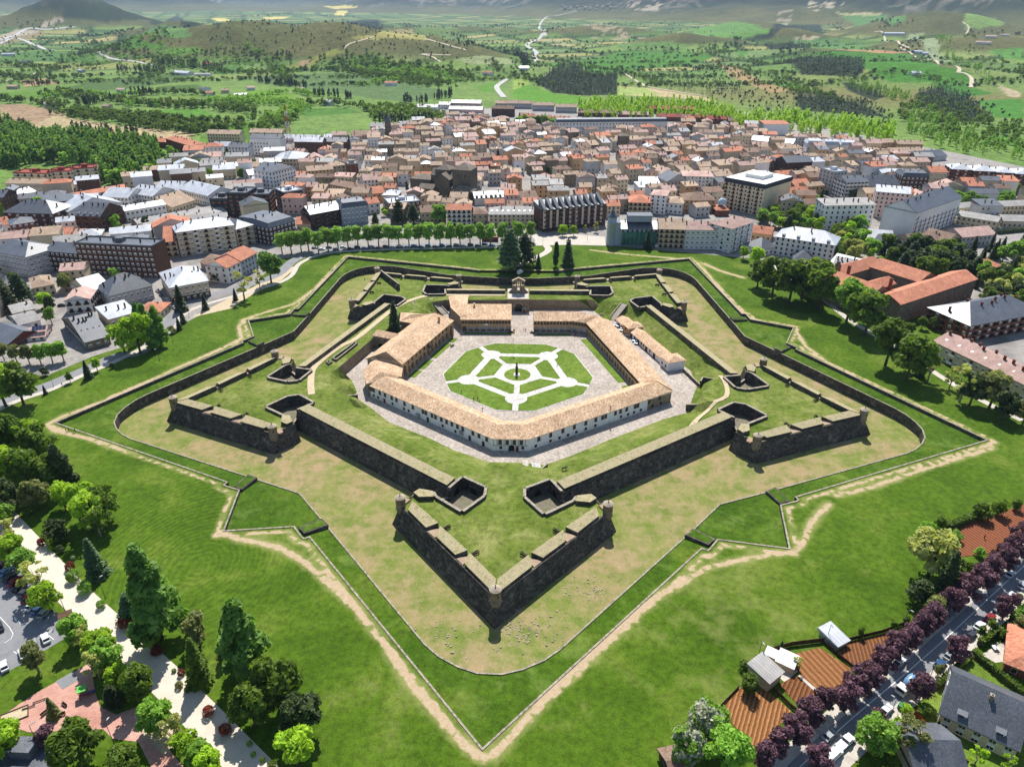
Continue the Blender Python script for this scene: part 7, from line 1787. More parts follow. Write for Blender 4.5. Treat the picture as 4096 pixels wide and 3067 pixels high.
def trunk_mesh(kind,seed,mat):
 g=random.Random(seed);b=MB()
 if kind in('conifer','cedar'):b.limb((0,0,-.3),(0,0,9.3),.24,.04,7)
 elif kind in('bush','ball'):
  for i in range(4):b.limb((0,0,-.3),(g.uniform(-1.5,1.5),g.uniform(-1.5,1.5),4.5),.22,.08,5)
 elif kind in('column','ovate'):
  b.limb((0,0,-.3),(0,0,9.0),.26 if kind=='ovate' else .17,.04,7)
  for i in range(7):a=g.uniform(0,2*PI);z=1.5+i;b.limb((0,0,z),(.9*math.cos(a),.9*math.sin(a),z+1.6),.08,.03,5)
 else:
  b.limb((0,0,-.3),(0.1,0,3.2),.32,.22,8)
  for i in range(6):
   a=i*PI/3+g.uniform(-.4,.4);r=g.uniform(1.2,2.4);p=(r*.5*math.cos(a),r*.5*math.sin(a),4.9);b.limb((.1,0,3.0),p,.16,.1,6);b.limb(p,(r*math.cos(a),r*math.sin(a),g.uniform(6,8)),.1,.03,5)
 return b.mesh('trunk',[mat])
NL={'broad':(3000,.62),'round':(2300,.55),'column':(1700,.42),'ovate':(5200,.42),'sparse':(850,.5),'bush':(1500,.75),'ball':(3000,.5)}
_tree={}
def tree_meshes(kind,leaf,var):
 k=(kind,leaf,var)
 if k in _tree:return _tree[k]
 sd=var*13+len(kind)*7
 if kind in('conifer','cedar'):C,Nn,S=conifer_leaves(sd,kind=='cedar',2600 if kind=='conifer' else 3200)
 else:n,s=NL[kind];C,Nn,S=blob_leaves(crown_blobs(kind,sd),n,s,sd,shell=.82 if kind=='ball' else .5)
 mi=None;mats=LEAF[leaf]
 if leaf=='white':mats=[LEAF['white'],LEAF['light']];mi=(vnoise(C[:,0]*.8+4,C[:,1]*.8+C[:,2])>.55).astype(int)
 cm=quads_mesh('crown',C,Nn,S,mats,mi,seed=sd);ck=('t',kind,var)
 if ck not in _tree:_tree[ck]=trunk_mesh(kind,sd,PBARK if kind=='sparse' or leaf in('plane','pale')else BARK)
 _tree[k]=(cm,_tree[ck]);return _tree[k]
NAMES={'broad':('broadleaf_tree','tree'),'round':('round_tree','tree'),'column':('poplar_tree','tree'),'ovate':('poplar_tree','tree'),'sparse':('young_tree','tree'),'bush':('bush','bush'),'ball':('clipped_shrub','shrub'),'conifer':('conifer_tree','tree'),'cedar':('cedar_tree','tree')}
LOOK={'green':'green','light':'light green','yellow':'yellow green','dark':'dark green','olive':'olive grey','pine':'dark','cedar':'grey green','poplar':'deep green','purple':'dark purple','white':'white blossoming','pale':'pale budding','redbush':'red leaved','plane':'fresh green'}
KIND={'broad':'spreading tree','round':'round crowned tree','column':'slender poplar','ovate':'large poplar','sparse':'thin leaved young tree','bush':'bush','ball':'round clipped shrub','conifer':'pointed conifer','cedar':'layered cedar'}
PEND=[]
_tr=random.Random(21)
def tree_at(x,y,h,kind,leaf,label=None,wide=1.0,z=0.0,group=None,base=None):
 var=_tr.randrange(3);cm,tm=tree_meshes(kind,leaf,var)
 nm,cat=NAMES[kind]
 if leaf=='purple':nm='plum_tree'
 t=thing(nm,label,cat,(x,y,z),_tr.uniform(0,2*PI),group)
 s=h/10.0;w=s*wide*_tr.uniform(.92,1.08)
 put('trunk',tm,t,sc=(s,s,s));put('crown',cm,t,sc=(w,w,s))
 if not label:PEND.append((t,x,y,base or '%s %s'%(LOOK[leaf],KIND[kind])))
 return t
def vpx(x,y,z=0.0):
 """survey pixels of one metre of height at a place"""
 d=np.array([x,y,z])-CAM;Z=float(d@_fw);th=math.atan2(float(d@_up),Z)
 return FPX/Z*math.cos(PITCH-th)/math.cos(th)
def T(f,x,y,hp,kind,leaf,label=None,wide=1.0,z=0.0,**k):
 c=at(*f(x,y),z);s=f(0,1)[1]-f(0,0)[1]
 el=math.atan2(CAM[2]-z,math.hypot(c.x-CAM[0],c.y-CAM[1]));sh={'broad':.22,'round':.05,'bush':.4,'ball':.5,'sparse':.2,'ovate':.12,'cedar':.2}.get(kind,.12)
 return tree_at(c.x,c.y,max(0.8,hp*s/vpx(c.x,c.y,z)*(1-sh*math.sin(el))),kind,leaf,label,wide*(.96 if kind=='broad' else 1),z,**k)
for nm,q in(('the bottom left car park',at(*Z7(150,780))),('the red playground',at(*Z7(420,1260))),('the pale promenade',at(*Z7(700,800))),('the ridged garden plot',at(*Z9(480,1350))),('the purple tree street',at(*Z9(1500,1020))),('the left point of the fort',at(*Z4(335,1088))),('the right point of the fort',at(*Z6(1985,1240))),('the gatehouse',Vector((3,95,0))),('the red earth plots',at(*Z9(1950,230))),('the lower end of the promenade',at(*Z7(1300,1400))),('the upper end of the promenade',at(*Z7(60,150)))):LAND.append((nm,q.x,q.y))
for i,(x,y)in enumerate(((165,632),(212,628),(262,622),(300,615),(350,628),(398,616),(450,608),(500,602),(550,598),(603,596),(655,594),(707,592),(758,591),(810,590),(862,590),(912,590),(968,590),(1022,589),(1070,588),(1120,588),(1172,587),(1224,586),(1285,584),(1360,578),(1428,570))):
 T(TB,x,y,112+(i*7)%12,'round','plane',base='fresh green plane tree in the avenue row',wide=1.0,group='plane trees along the avenue')
for a in((TB,760,478,135,'cedar','dark'),(TB,832,478,110,'cedar','dark'),(TB,640,486,72,'cedar','dark'),(TB,962,486,116,'broad','light'),(TB,682,440,50,'round','light'),(TB,500,255,34,'round','light'),(TB,800,300,46,'conifer','pine'),(TB,320,285,28,'round','purple'),(TB,355,290,22,'ball','light'),(TB,500,60,34,'broad','dark'),(TB,640,72,50,'broad','dark'),(TB,690,78,34,'round','green'),(TC,445,542,66,'broad','yellow'),(TC,502,542,62,'broad','yellow'),(TC,616,522,58,'sparse','pale'),(TC,560,520,40,'sparse','pale'),(TC,877,606,100,'conifer','pine'),(TC,178,712,226,'cedar','cedar'),(TC,250,690,178,'cedar','dark'),(TC,322,704,78,'conifer','pine'),(TC,410,696,132,'column','pine'),(TC,472,694,155,'conifer','pine'),(TC,118,150,58,'conifer','pine'),(TC,1185,345,80,'cedar','dark'),(TC,1262,360,90,'cedar','dark'),(TC,820,92,32,'round','green'),(TC,910,125,26,'round','olive'),(TC,1090,36,34,'round','light'),(Z4,1715,208,205,'broad','poplar'),(Z4,1545,312,185,'sparse','pale'),(Z4,1645,250,130,'sparse','pale'),(Z4,1300,378,104,'conifer','pine'),(Z4,1150,384,170,'conifer','dark'),(Z4,1160,462,98,'conifer','pine'),(Z4,1135,505,84,'conifer','pine'),(Z4,1490,318,80,'conifer','pine'),(Z4,890,655,260,'broad','yellow'),(Z4,790,650,200,'broad','yellow'),(Z4,965,628,290,'ovate','poplar'),(Z4,1020,602,250,'ovate','light'),(Z4,905,560,230,'ovate','poplar'),(Z4,1090,525,62,'bush','olive'),(Z4,562,812,120,'conifer','pine'),(Z4,618,768,92,'round','yellow'),(Z4,446,838,68,'round','green'),(Z4,712,748,44,'bush','dark'),(Z4,40,990,290,'broad','yellow'),(Z4,150,975,265,'broad','green'),(Z4,290,912,62,'conifer','pine'),(Z4,288,792,70,'bush','dark'),(Z4,30,700,110,'round','olive'),(Z4,110,712,118,'round','olive'),(Z4,190,722,126,'round','olive'),(Z4,262,722,130,'round','light'),(Z4,335,716,132,'round','light'),(Z4,405,705,138,'round','light'),(Z4,330,470,110,'round','light'),(Z4,430,240,110,'round','olive'),(TA,310,606,92,'broad','olive'),(TA,40,694,140,'cedar','dark'),(TA,110,660,150,'cedar','dark'),(TA,20,640,110,'cedar','dark'),(TA,352,328,50,'round','green'),(TA,235,335,34,'round','green'),(TA,600,208,40,'round','yellow'),(TA,930,135,60,'conifer','pine'),(TA,985,150,40,'conifer','pine'),(TA,1000,560,50,'bush','dark'),(TA,830,150,30,'round','green'),(Z4,60,1310,270,'broad','green'),(Z4,190,1290,235,'broad','yellow'),(Z4,285,1345,250,'broad','green'),(Z4,60,1490,270,'broad','yellow'),(Z4,205,1510,270,'broad','green'),(Z4,335,1510,220,'broad','green'),(Z4,428,1500,280,'ovate','dark'),(Z4,420,1640,190,'broad','yellow'),(Z4,560,1690,235,'broad','yellow'),(Z4,680,1710,240,'broad','green'),(Z4,250,1640,200,'broad','olive'),(Z4,60,1640,200,'broad','dark'),(Z4,-60,1420,260,'broad','green'),(Z7,60,110,150,'bush','dark'),(Z7,170,100,60,'bush','green'),(Z7,375,250,160,'bush','dark'),(Z7,575,190,250,'broad','yellow'),(Z7,625,225,200,'sparse','green'),(Z7,612,470,245,'conifer','cedar'),(Z7,380,320,60,'bush','dark'),(Z7,1000,860,570,'ovate','poplar'),(Z7,830,740,190,'cedar','cedar'),(Z7,1545,1080,465,'ovate','poplar'),(Z7,1245,900,190,'round','olive'),(Z7,1250,1130,290,'conifer','green'),(Z7,1430,930,220,'conifer','dark'),(Z7,1740,1290,330,'broad','green'),(Z7,1590,1400,270,'broad','green'),(Z7,1870,1450,250,'broad','dark'),(Z7,1850,1650,240,'broad','yellow'),(Z7,245,1070,185,'round','olive'),(Z7,80,1600,215,'broad','yellow'),(Z7,320,1540,130,'round','purple'),(Z7,530,1640,290,'broad','green'),(Z7,790,1740,210,'broad','green'),(Z7,1310,1720,190,'broad','yellow'),(Z7,345,1345,130,'conifer','olive'),(Z7,720,1280,150,'cedar','dark'),(Z7,880,1240,230,'broad','green'),(Z6,430,62,90,'broad','yellow'),(Z6,505,92,120,'broad','yellow'),(Z6,612,300,265,'broad','green'),(Z6,520,240,190,'broad','green'),(Z6,720,340,300,'broad','green'),(Z6,800,312,250,'broad','green'),(Z6,905,376,300,'broad','green'),(Z6,1085,455,275,'broad','light'),(Z6,1198,545,310,'broad','green'),(Z6,1330,735,300,'broad','green'),(Z6,1465,830,310,'broad','green'),(Z6,1545,800,150,'conifer','pine'),(Z6,1600,835,180,'sparse','pale'),(Z6,1800,965,240,'sparse','pale'),(Z6,1865,985,220,'broad','dark'),(Z6,1985,1010,260,'broad','olive'),(Z6,2065,1075,190,'broad','dark'),(Z6,2200,1110,180,'broad','olive'),(Z6,1735,880,150,'sparse','pale'),(Z6,1640,500,90,'broad','green'),(Z6,1560,500,80,'broad','green'),(Z6,1840,420,90,'broad','green'),(Z6,1700,470,70,'broad','light'),(Z6,1460,560,110,'broad','green'),(Z6,1010,290,110,'broad','light'),(Z6,880,120,80,'broad','yellow'),(Z6,1280,150,110,'broad','light'),(Z9,165,1480,240,'broad','white'),(Z9,60,1630,230,'broad','white'),(Z9,300,1690,270,'broad','light'),(Z9,450,1190,150,'bush','green'),(Z9,435,1060,90,'bush','green'),(Z9,655,930,62,'conifer','dark'),(Z9,1148,850,60,'round','green'),(Z9,1345,800,56,'round','green'),(Z9,755,1050,80,'sparse','pale'),(Z9,1200,1560,230,'broad','light'),(Z9,1440,1560,220,'sparse','olive'),(Z9,1430,1330,90,'bush','yellow'),(Z9,1545,1340,90,'bush','green'),(Z9,1340,1640,80,'bush','green'),(Z9,1610,1440,80,'column','dark'),(Z9,1330,1440,90,'bush','yellow'),(Z9,1570,470,310,'broad','pale'),(Z9,1655,590,290,'conifer','dark'),(Z9,1515,640,190,'bush','dark'),(Z9,1590,720,170,'bush','olive'),(Z9,1545,210,110,'bush','light'),(Z9,1640,180,110,'bush','green'),(Z9,1890,110,130,'bush','green'),(Z9,2000,90,120,'bush','green'),(Z9,1740,250,80,'bush','light'),(Z9,1760,430,90,'bush','green'),(Z9,1880,350,80,'bush','light'),(Z9,1820,440,80,'bush','green'),(Z9,2130,830,120,'broad','olive'),(Z9,2040,860,80,'bush','green'),(Z9,1950,810,70,'round','green'),(Z9,1890,850,70,'round','green'),(Z9,1625,1090,70,'round','olive'),(Z9,2120,640,60,'round','green'),(Z9,1860,1640,120,'sparse','yellow'),(Z9,2050,1690,110,'sparse','yellow'),(Z9,1430,760,60,'bush','green'),(Z9,2110,60,90,'bush','green')):
 T(*a)
T(A4,760,905,405,'conifer','pine','tall dark spruce standing inside the fort behind the left hall',z=-1.0)
for i,(x,y)in enumerate(((40,175),(60,300),(115,400),(180,470),(275,590),(335,690),(500,890),(560,940),(645,1010),(705,1060),(640,1110),(770,1180),(985,1440),(1105,1520),(1185,1610),(1260,1660),(20,90))):
 T(Z7,x-12,y,165+(i*37)%50,'sparse' if i%3==1 else 'broad',('light','pale','yellow')[i%3],base='young tree lining the pale promenade',group='young trees along the promenade',wide=.95)
for x,y,r,l in((268,280,30,'redbush'),(440,432,32,'redbush'),(785,785,50,'redbush'),(978,955,38,'redbush'),(1128,1085,25,'redbush'),(1297,1330,40,'redbush'),(1405,1445,44,'redbush'),(316,312,20,'yellow'),(462,498,44,'light'),(533,575,50,'light'),(632,665,32,'light'),(1115,1160,26,'olive'),(1165,1185,22,'green'),(1082,1065,15,'green'),(1552,1520,20,'light'),(1575,1585,18,'light'),(1632,1620,18,'green'),(1692,1660,32,'green'),(457,368,18,'white')):T(Z7,x,y,r*1.9,'ball',l,base='%s round clipped shrub beside the promenade'%LOOK[l],group='round shrubs along the promenade')
for x,y in((530,1660),(640,1580),(735,1500),(830,1400),(905,1330),(1050,1310),(1110,1210),(1180,1170),(1270,1080),(1350,990),(1425,930),(1505,850),(1565,800),(1690,710),(1785,640),(1860,560),(1930,500),(2005,440),(2085,370),(2140,300)):T(Z9,x,y,178,'broad','purple',base='dark purple plum tree on the plot side of the street',group='purple plum trees along the street',wide=.95)
for x,y in((1225,1470),(1495,1235),(1725,1010),(2030,740),(870,1690)):T(Z9,x,y,170,'broad','purple',base='dark purple plum tree on the villa side of the street',group='purple plum trees along the street',wide=.9)
def area(f,poly,n,h0,h1,kinds,base,seed,group,sp=1.0):
 P=[(at(*f(*q)).x,at(*f(*q)).y)for q in poly];g=random.Random(seed);xs=[p[0]for p in P];ys=[p[1]for p in P];got=[]
 for _ in range(n*60):
  if len(got)>=n:break
  x,y=g.uniform(min(xs),max(xs)),g.uniform(min(ys),max(ys))
  if not inside([(x,y)],P)[0]or any(math.hypot(x-a,y-b)<4.5*sp for a,b in got)or obb_hit(x,y,1.5,1.5,0,0.5):continue
  got.append((x,y));k,l=g.choice(kinds);tree_at(x,y,g.uniform(h0,h1),k,l,base=base%LOOK[l]if '%' in base else base,group=group)
area(TD,[(190,345),(470,335),(470,410),(300,395),(210,370)],26,8,14,[('broad','light'),('broad','yellow'),('broad','green'),('cedar','dark')],'%s tree in the garden before the big cream block',4,'garden trees by the cream block')
area(TD,[(520,410),(670,400),(670,540),(530,520)],24,8,15,[('broad','light'),('broad','pale'),('broad','green'),('round','yellow')],'%s tree in the mansion gardens',5,'garden trees by the mansion')
area(TD,[(690,490),(1000,500),(1090,600),(900,600),(760,560)],52,10,16,[('cedar','dark'),('cedar','pine'),('broad','dark'),('broad','green')],'%s tree in the pine grove above the convent',6,'trees of the pine grove')
area(TD,[(1060,600),(1300,540),(1300,720),(1080,690)],40,8,14,[('broad','light'),('broad','dark'),('broad','green'),('broad','pale'),('conifer','dark')],'%s tree in the grounds right of the convent',7,'trees right of the convent')
area(TD,[(985,285),(1225,270),(1230,290),(990,305)],16,8,10,[('round','plane')],'clipped green tree in the double row before the school',8,'clipped trees by the school')
area(TD,[(940,250),(1230,235),(1230,262),(945,275)],14,7,11,[('cedar','dark'),('broad','dark')],'%s tree behind the clipped school trees',9,'dark trees by the school')
area(TD,[(1030,500),(1270,450),(1272,530),(1100,545)],14,9,17,[('conifer','pine'),('conifer','dark'),('broad','light')],'%s tree beside the stepped brown roofs',10,'firs near the stepped roofs')
area(Z1,[(-60,980),(0,890),(300,880),(600,900),(900,960),(1000,1040),(980,1170),(640,1160),(560,1060),(300,1030),(0,1090)],130,12,20,[('column','poplar'),('column','poplar'),('broad','green'),('column','green')],'%s tree of the poplar wood at the left edge of town',11,'trees of the poplar wood',.95)
area(Z1,[(960,960),(1480,960),(1480,1060),(1060,1120)],22,8,14,[('broad','green'),('conifer','pine'),('broad','light')],'%s tree by the parking court at the left edge of town',12,'trees by the parking court')
area(Z2,[(1110,770),(1380,760),(1380,830),(1120,840)],18,9,14,[('broad','green'),('conifer','dark'),('broad','light')],'%s tree before the long white row',13,'trees by the long white row')
def hedge(f,pts,w,h,label,leaf='green'):
 P=[at(*f(*q))for q in pts];C=[];g=np.random.default_rng(len(label));b=MB()
 for a,c in zip(P[:-1],P[1:]):
  b.obox((a.x,a.y),(c.x,c.y),w*.8,0,h*.85,0)
  L=(c-a).length;n=int(L*34);t=g.random(n);d=(c-a).normalized();nn=Vector((-d.y,d.x,0))
  o=(g.random(n)-.5)*w;z=h*(.15+.9*g.random(n)**.5)
  C.append(np.stack([a.x+(c.x-a.x)*t+nn.x*o,a.y+(c.y-a.y)*t+nn.y*o,z],-1))
 C=np.concatenate(C);Nn=g.normal(size=C.shape);Nn[:,2]+=.6
 t=thing('hedge',label,'hedge',(0,0,0));put('foliage',quads_mesh('foliage',C,Nn,np.full(len(C),.55),LEAF[leaf],seed=3),t);b.build('core',[LEAF['dark']],t)
hedge(Z9,[(1615,1170),(1830,985)],1.6,2.2,'clipped green hedge between the street and the villa lawn');hedge(Z9,[(1840,955),(2000,1090),(2180,1230)],1.5,2.2,'clipped hedge dividing the villa lawn from the terrace');hedge(Z9,[(1885,905),(2010,815)],1.6,2.4,'thick hedge beside the paved terrace');hedge(Z9,[(2080,760),(2200,650)],1.6,2.4,'hedge at the right edge along the street','light');hedge(Z9,[(1290,1470),(1390,1380)],1.6,2.0,'yellow green hedge beside the green bin','yellow');hedge(Z9,[(1590,1480),(1680,1580),(1790,1660)],1.2,1.0,'low bright hedge inside the red fence','yellow');hedge(Z9,[(1690,180),(1790,140),(1880,110)],2.2,2.6,'thick hedge bordering the red earth plots');hedge(TD,[(1165,410),(1290,398)],2,3,'dark hedge below the school wings','dark')
# woods, hedgerows and plantations too many to count
def low_crown(kind,seed,n):
 if kind=='conifer':C,Nn,S=conifer_leaves(seed,False,n);S=S*2.1
 else:C,Nn,S=blob_leaves(crown_blobs(kind,seed),n,{'broad':1.7,'column':1.0,'bush':2.4}[kind],seed,shell=.7)
 return C,Nn,S
_low={(k,s):low_crown(k,s,90)for k in('broad','column','conifer','bush')for s in(1,2,3)}
def wood(name,label,cat,pts,kind,leaf,h0,h1,seed,wide=1.0):
 g=np.random.default_rng(seed);CC,NN,SS=[],[],[]
 for x,y in pts:
  C,Nn,S=_low[(kind,int(g.integers(1,4)))];h=g.uniform(h0,h1)/10;a=g.uniform(0,2*PI);c,s=math.cos(a),math.sin(a)
  q=C.copy();q[:,0],q[:,1]=(C[:,0]*c-C[:,1]*s)*wide,(C[:,0]*s+C[:,1]*c)*wide
  CC.append(q*h+np.array([x,y,float(terrain(x,y))-.4]));NN.append(Nn);SS.append(S*h)
 if not CC:return
 me=quads_mesh(name,np.concatenate(CC),np.concatenate(NN),np.concatenate(SS),LEAF[leaf],seed=seed)
 tag(put(name,me),label,cat,kind='stuff')
def fill(f,poly,sp,seed):
 P=[land(*f(*q))for q in poly];P=[(p.x,p.y)for p in P];xs=[p[0]for p in P];ys=[p[1]for p in P]
 n=int((max(xs)-min(xs))*(max(ys)-min(ys))/sp**2)
 g=np.random.default_rng(seed);Q=np.stack([g.uniform(min(xs),max(xs),n),g.uniform(min(ys),max(ys),n)],-1);return Q[inside(Q,P)]
def along(f,pts,sp,w,seed):
 g=np.random.default_rng(seed);P=[land(*f(*q))for q in pts];out=[]
 for a,c in zip(P[:-1],P[1:]):
  n=max(1,int((c-a).length/sp*1.9));t=g.random(n);out.append(np.stack([a.x+(c.x-a.x)*t+g.normal(size=n)*w,a.y+(c.y-a.y)*t+g.normal(size=n)*w],-1))
 return np.concatenate(out)
cat_=np.concatenate
wood('pine_plantation','dark pine plantation patches on the far slopes','wood',cat_([fill(F2,DARKWOOD[0][1],9,1),fill(F2,DARKWOOD[1][1],10,2),fill(F2,DARKWOOD[5][1],11,3),fill(F2,DARKWOOD[6][1],12,4),fill(F2,DARKWOOD[4][1],15,5),fill(F2,DARKWOOD[3][1],15,6)]),'conifer','pine',8,15,1,1.25)
wood('scattered_pines','scattered dark pines dotting the dry slope','wood',cat_([fill(F2,[(280,175),(420,182),(560,215),(600,252),(500,245),(380,220)],17,7),fill(F2,[(560,215),(700,240),(900,320),(860,340),(600,290)],40,8),fill(F1,[(560,70),(700,52),(860,60),(860,100),(740,120),(560,110)],48,9),fill(F1,[(880,60),(950,55),(950,85),(880,85)],22,10)]),'conifer','pine',6,11,2,1.4)
wood('poplar_belt','bright yellow green belt of poplars behind the town','wood',cat_([fill(F2,[(165,262),(300,255),(480,268),(560,290),(560,312),(420,300),(165,292)],10,11),fill(F2,[(545,298),(700,290),(960,330),(940,352),(700,332),(548,322)],9,12)]),'column','yellow',9,20,3,1.35)
wood('riverside_trees','light riverside trees and poplars along the stream right of the town','wood',cat_([fill(F2,[(960,330),(1010,262),(900,240),(830,215),(870,205),(960,228),(1060,290),(1150,340),(1272,372),(1272,400),(1100,380)],15,13),fill(F2,[(1010,90),(1070,95),(1120,150),(1200,200),(1180,215),(1100,160)],22,14)]),'column','light',9,16,4,1.7)
wood('riverside_bushes','green thickets between the stream and the fields','wood',cat_([fill(F2,[(930,300),(1000,240),(1120,260),(1200,310),(1272,300),(1272,380),(1060,350)],17,15),fill(F2,[(620,205),(700,215),(800,240),(820,260),(700,235)],13,16),fill(F2,[(460,110),(540,115),(545,140),(500,150)],26,17),fill(F2,[(1090,80),(1180,150),(1272,170),(1272,190),(1160,170)],30,18)]),'broad','green',6,12,5)
wood('poplar_wood','dense poplar wood filling the ground at the left edge of town','wood',cat_([fill(Z1,[(-120,900),(100,850),(330,880),(600,890),(1000,930),(1010,1000),(970,1170),(640,1170),(560,1060),(300,1020),(-120,1090)],6.5,201),fill(Z1,[(-60,760),(60,800),(200,850),(60,900),(-60,900)],9,202)]),'column','poplar',9,22,21,1.25);wood('light_poplar_wood','lighter poplars and willows mixed through the wood at the left edge of town','wood',cat_([fill(Z1,[(-120,880),(330,870),(1000,930),(970,1170),(640,1170),(560,1060),(300,1020),(-120,1090)],10,203)]),'broad','light',8,15,22)
wood('hedgerow_trees','deep green hedgerow trees lining the fields left of the town','wood',cat_([along(F1,p,s,w,20+i)for i,(p,s,w)in enumerate((([(0,250),(100,258),(165,272)],7,8),([(165,285),(300,300),(400,318),(500,330),(600,320)],3,12),([(165,280),(330,292),(480,308),(600,306)],4,10),([(320,240),(420,232),(520,238)],8,8),([(130,232),(250,250),(400,265),(560,270),(620,285)],4.5,14),([(0,190),(80,200),(210,195)],8,12),([(610,190),(700,178),(830,174),(930,190),(1000,200)],6,14),([(930,195),(1010,190),(1090,215)],5,18),([(860,140),(960,158),(1080,175),(1180,195)],5,20),([(800,150),(870,165),(900,190)],6,16),([(200,125),(300,135),(420,150),(520,160)],10,16),([(380,145),(480,170),(600,185)],8,16),([(0,160),(150,175),(240,165)],11,14),([(740,262),(840,262),(900,270)],9,6),([(110,100),(240,108),(340,130)],14,20),([(500,130),(620,140),(700,150)],9,16)))]),'broad','green',6,13,6)
wood('hedgerow_scrub','pale green trees mixed into the hedgerows left of the town','wood',cat_([along(F1,p,s,w,60+i)for i,(p,s,w)in enumerate((([(330,262),(480,262),(560,250),(640,262)],7,18),([(880,150),(960,165),(1090,185)],8,24),([(620,300),(720,290),(740,270),(700,255),(640,260)],5,14),([(100,245),(200,235),(330,240)],9,12),([(260,120),(420,130),(540,150)],14,24),([(900,215),(960,205),(1030,190)],12,14),([(560,105),(640,125),(700,150)],14,16),([(600,260),(660,240),(720,232),(800,240)],8,10)))]+[fill(F1,[(860,150),(1000,160),(1140,190),(1130,212),(1000,185),(880,178)],17,88),fill(F1,[(560,150),(700,160),(760,180),(640,190)],24,89),fill(F1,[(150,145),(420,150),(520,175),(420,180),(200,165)],34,90)]),'broad','light',6,12,7)
wood('wooded_slope','green wooded slope left of the valley road','wood',cat_([fill(F1,[(900,270),(960,262),(1040,272),(1110,285),(1110,305),(1000,300),(930,300)],9,91),fill(F1,[(620,330),(660,290),(740,280),(745,300),(700,320)],8,92)]),'broad','green',6,11,8)
wood('field_poplars','rows of dark slender poplars standing among the fields','wood',cat_([along(F1,p,s,w,120+i)for i,(p,s,w)in enumerate((([(195,265),(260,255)],5,5),([(330,238),(380,236)],5,5),([(780,238),(880,246)],6,3),([(1000,255),(1060,258)],6,4),([(1080,248),(1120,240)],6,4),([(400,160),(500,168),(560,175)],9,5),([(90,215),(130,210)],8,4),([(640,205),(700,212),(760,220)],8,4),([(930,305),(1000,308),(1070,300)],6,6),([(680,140),(720,142)],10,5),([(300,178),(420,182)],9,4),([(1120,88),(1160,96)],16,4),([(180,330),(330,345)],6,9),([(0,322),(60,330)],5,6)))]+[fill(F2,[(0,135),(20,130),(50,165),(30,178)],12,99)]),'column','dark',10,19,9,1.25)
wood('slope_scrub','low scrub speckling the dry hills','scrub',cat_([fill(F2,[(500,150),(600,185),(700,225),(900,250),(1000,300),(900,330),(620,280),(480,245),(420,180)],24,131),fill(F1,[(520,110),(700,60),(950,55),(1060,85),(1180,130),(1180,165),(900,140),(760,125),(600,140)],26,132),fill(F2,[(1130,225),(1272,300),(1272,345),(1180,330),(1090,270)],24,133),fill(F2,[(0,150),(90,165),(60,200),(0,190)],20,134)]),'bush','dark',2.5,5.5,10)
wood('far_trees','distant hedges and copses between the far fields','wood',cat_([along(F2,p,s,w,150+i)for i,(p,s,w)in enumerate((([(440,130),(540,112),(600,105)],22,16),([(280,125),(430,128)],40,14),([(640,130),(740,128)],18,20),([(980,130),(1010,100)],22,20),([(1130,80),(1272,90)],30,16),([(800,60),(940,68),(990,55)],26,20),([(90,80),(250,60)],40,30),([(0,60),(130,62)],40,30)))]+[along(F1,p,s,w,170+i)for i,(p,s,w)in enumerate((([(0,62),(100,58),(200,75),(330,80)],26,40),([(540,45),(700,36),(900,45)],46,40),([(1000,60),(1120,70),(1272,62)],40,40),([(200,90),(330,95),(430,90)],24,30),([(1150,118),(1272,125)],16,20)))]),'broad','dark',7,13,11)
wood('field_hedges','hedges and single trees along the edges of the far fields','wood',HEDGE[:4500],'broad','green',4,9,33,1.3);wood('dark_hedges','dark hedges and copses among the far fields','wood',HEDGE[4500:],'bush','dark',4,8,34,1.3)
for P_,n_,nm_,sd_ in((LEFT,45,'left',41),(RIGHT,45,'right',42),(OLD,25,'middle',43)):
 g_=random.Random(sd_);xs=[p[0]for p in P_];ys=[p[1]for p in P_];k_=0
 for _ in range(6000):
  x,y=g_.uniform(min(xs),max(xs)),g_.uniform(min(ys),max(ys))
  if k_<n_ and inside([(x,y)],P_)[0]and not obb_hit(x,y,2,2,0,.3):k_+=1;l_=g_.choice(['green','light','dark','yellow']);tree_at(x,y,g_.uniform(6,12),g_.choice(['broad','round','broad','conifer']),l_,base='%s tree growing between town buildings'%LOOK[l_],group='trees between town buildings');OBB.append((x,y,3,3,0))
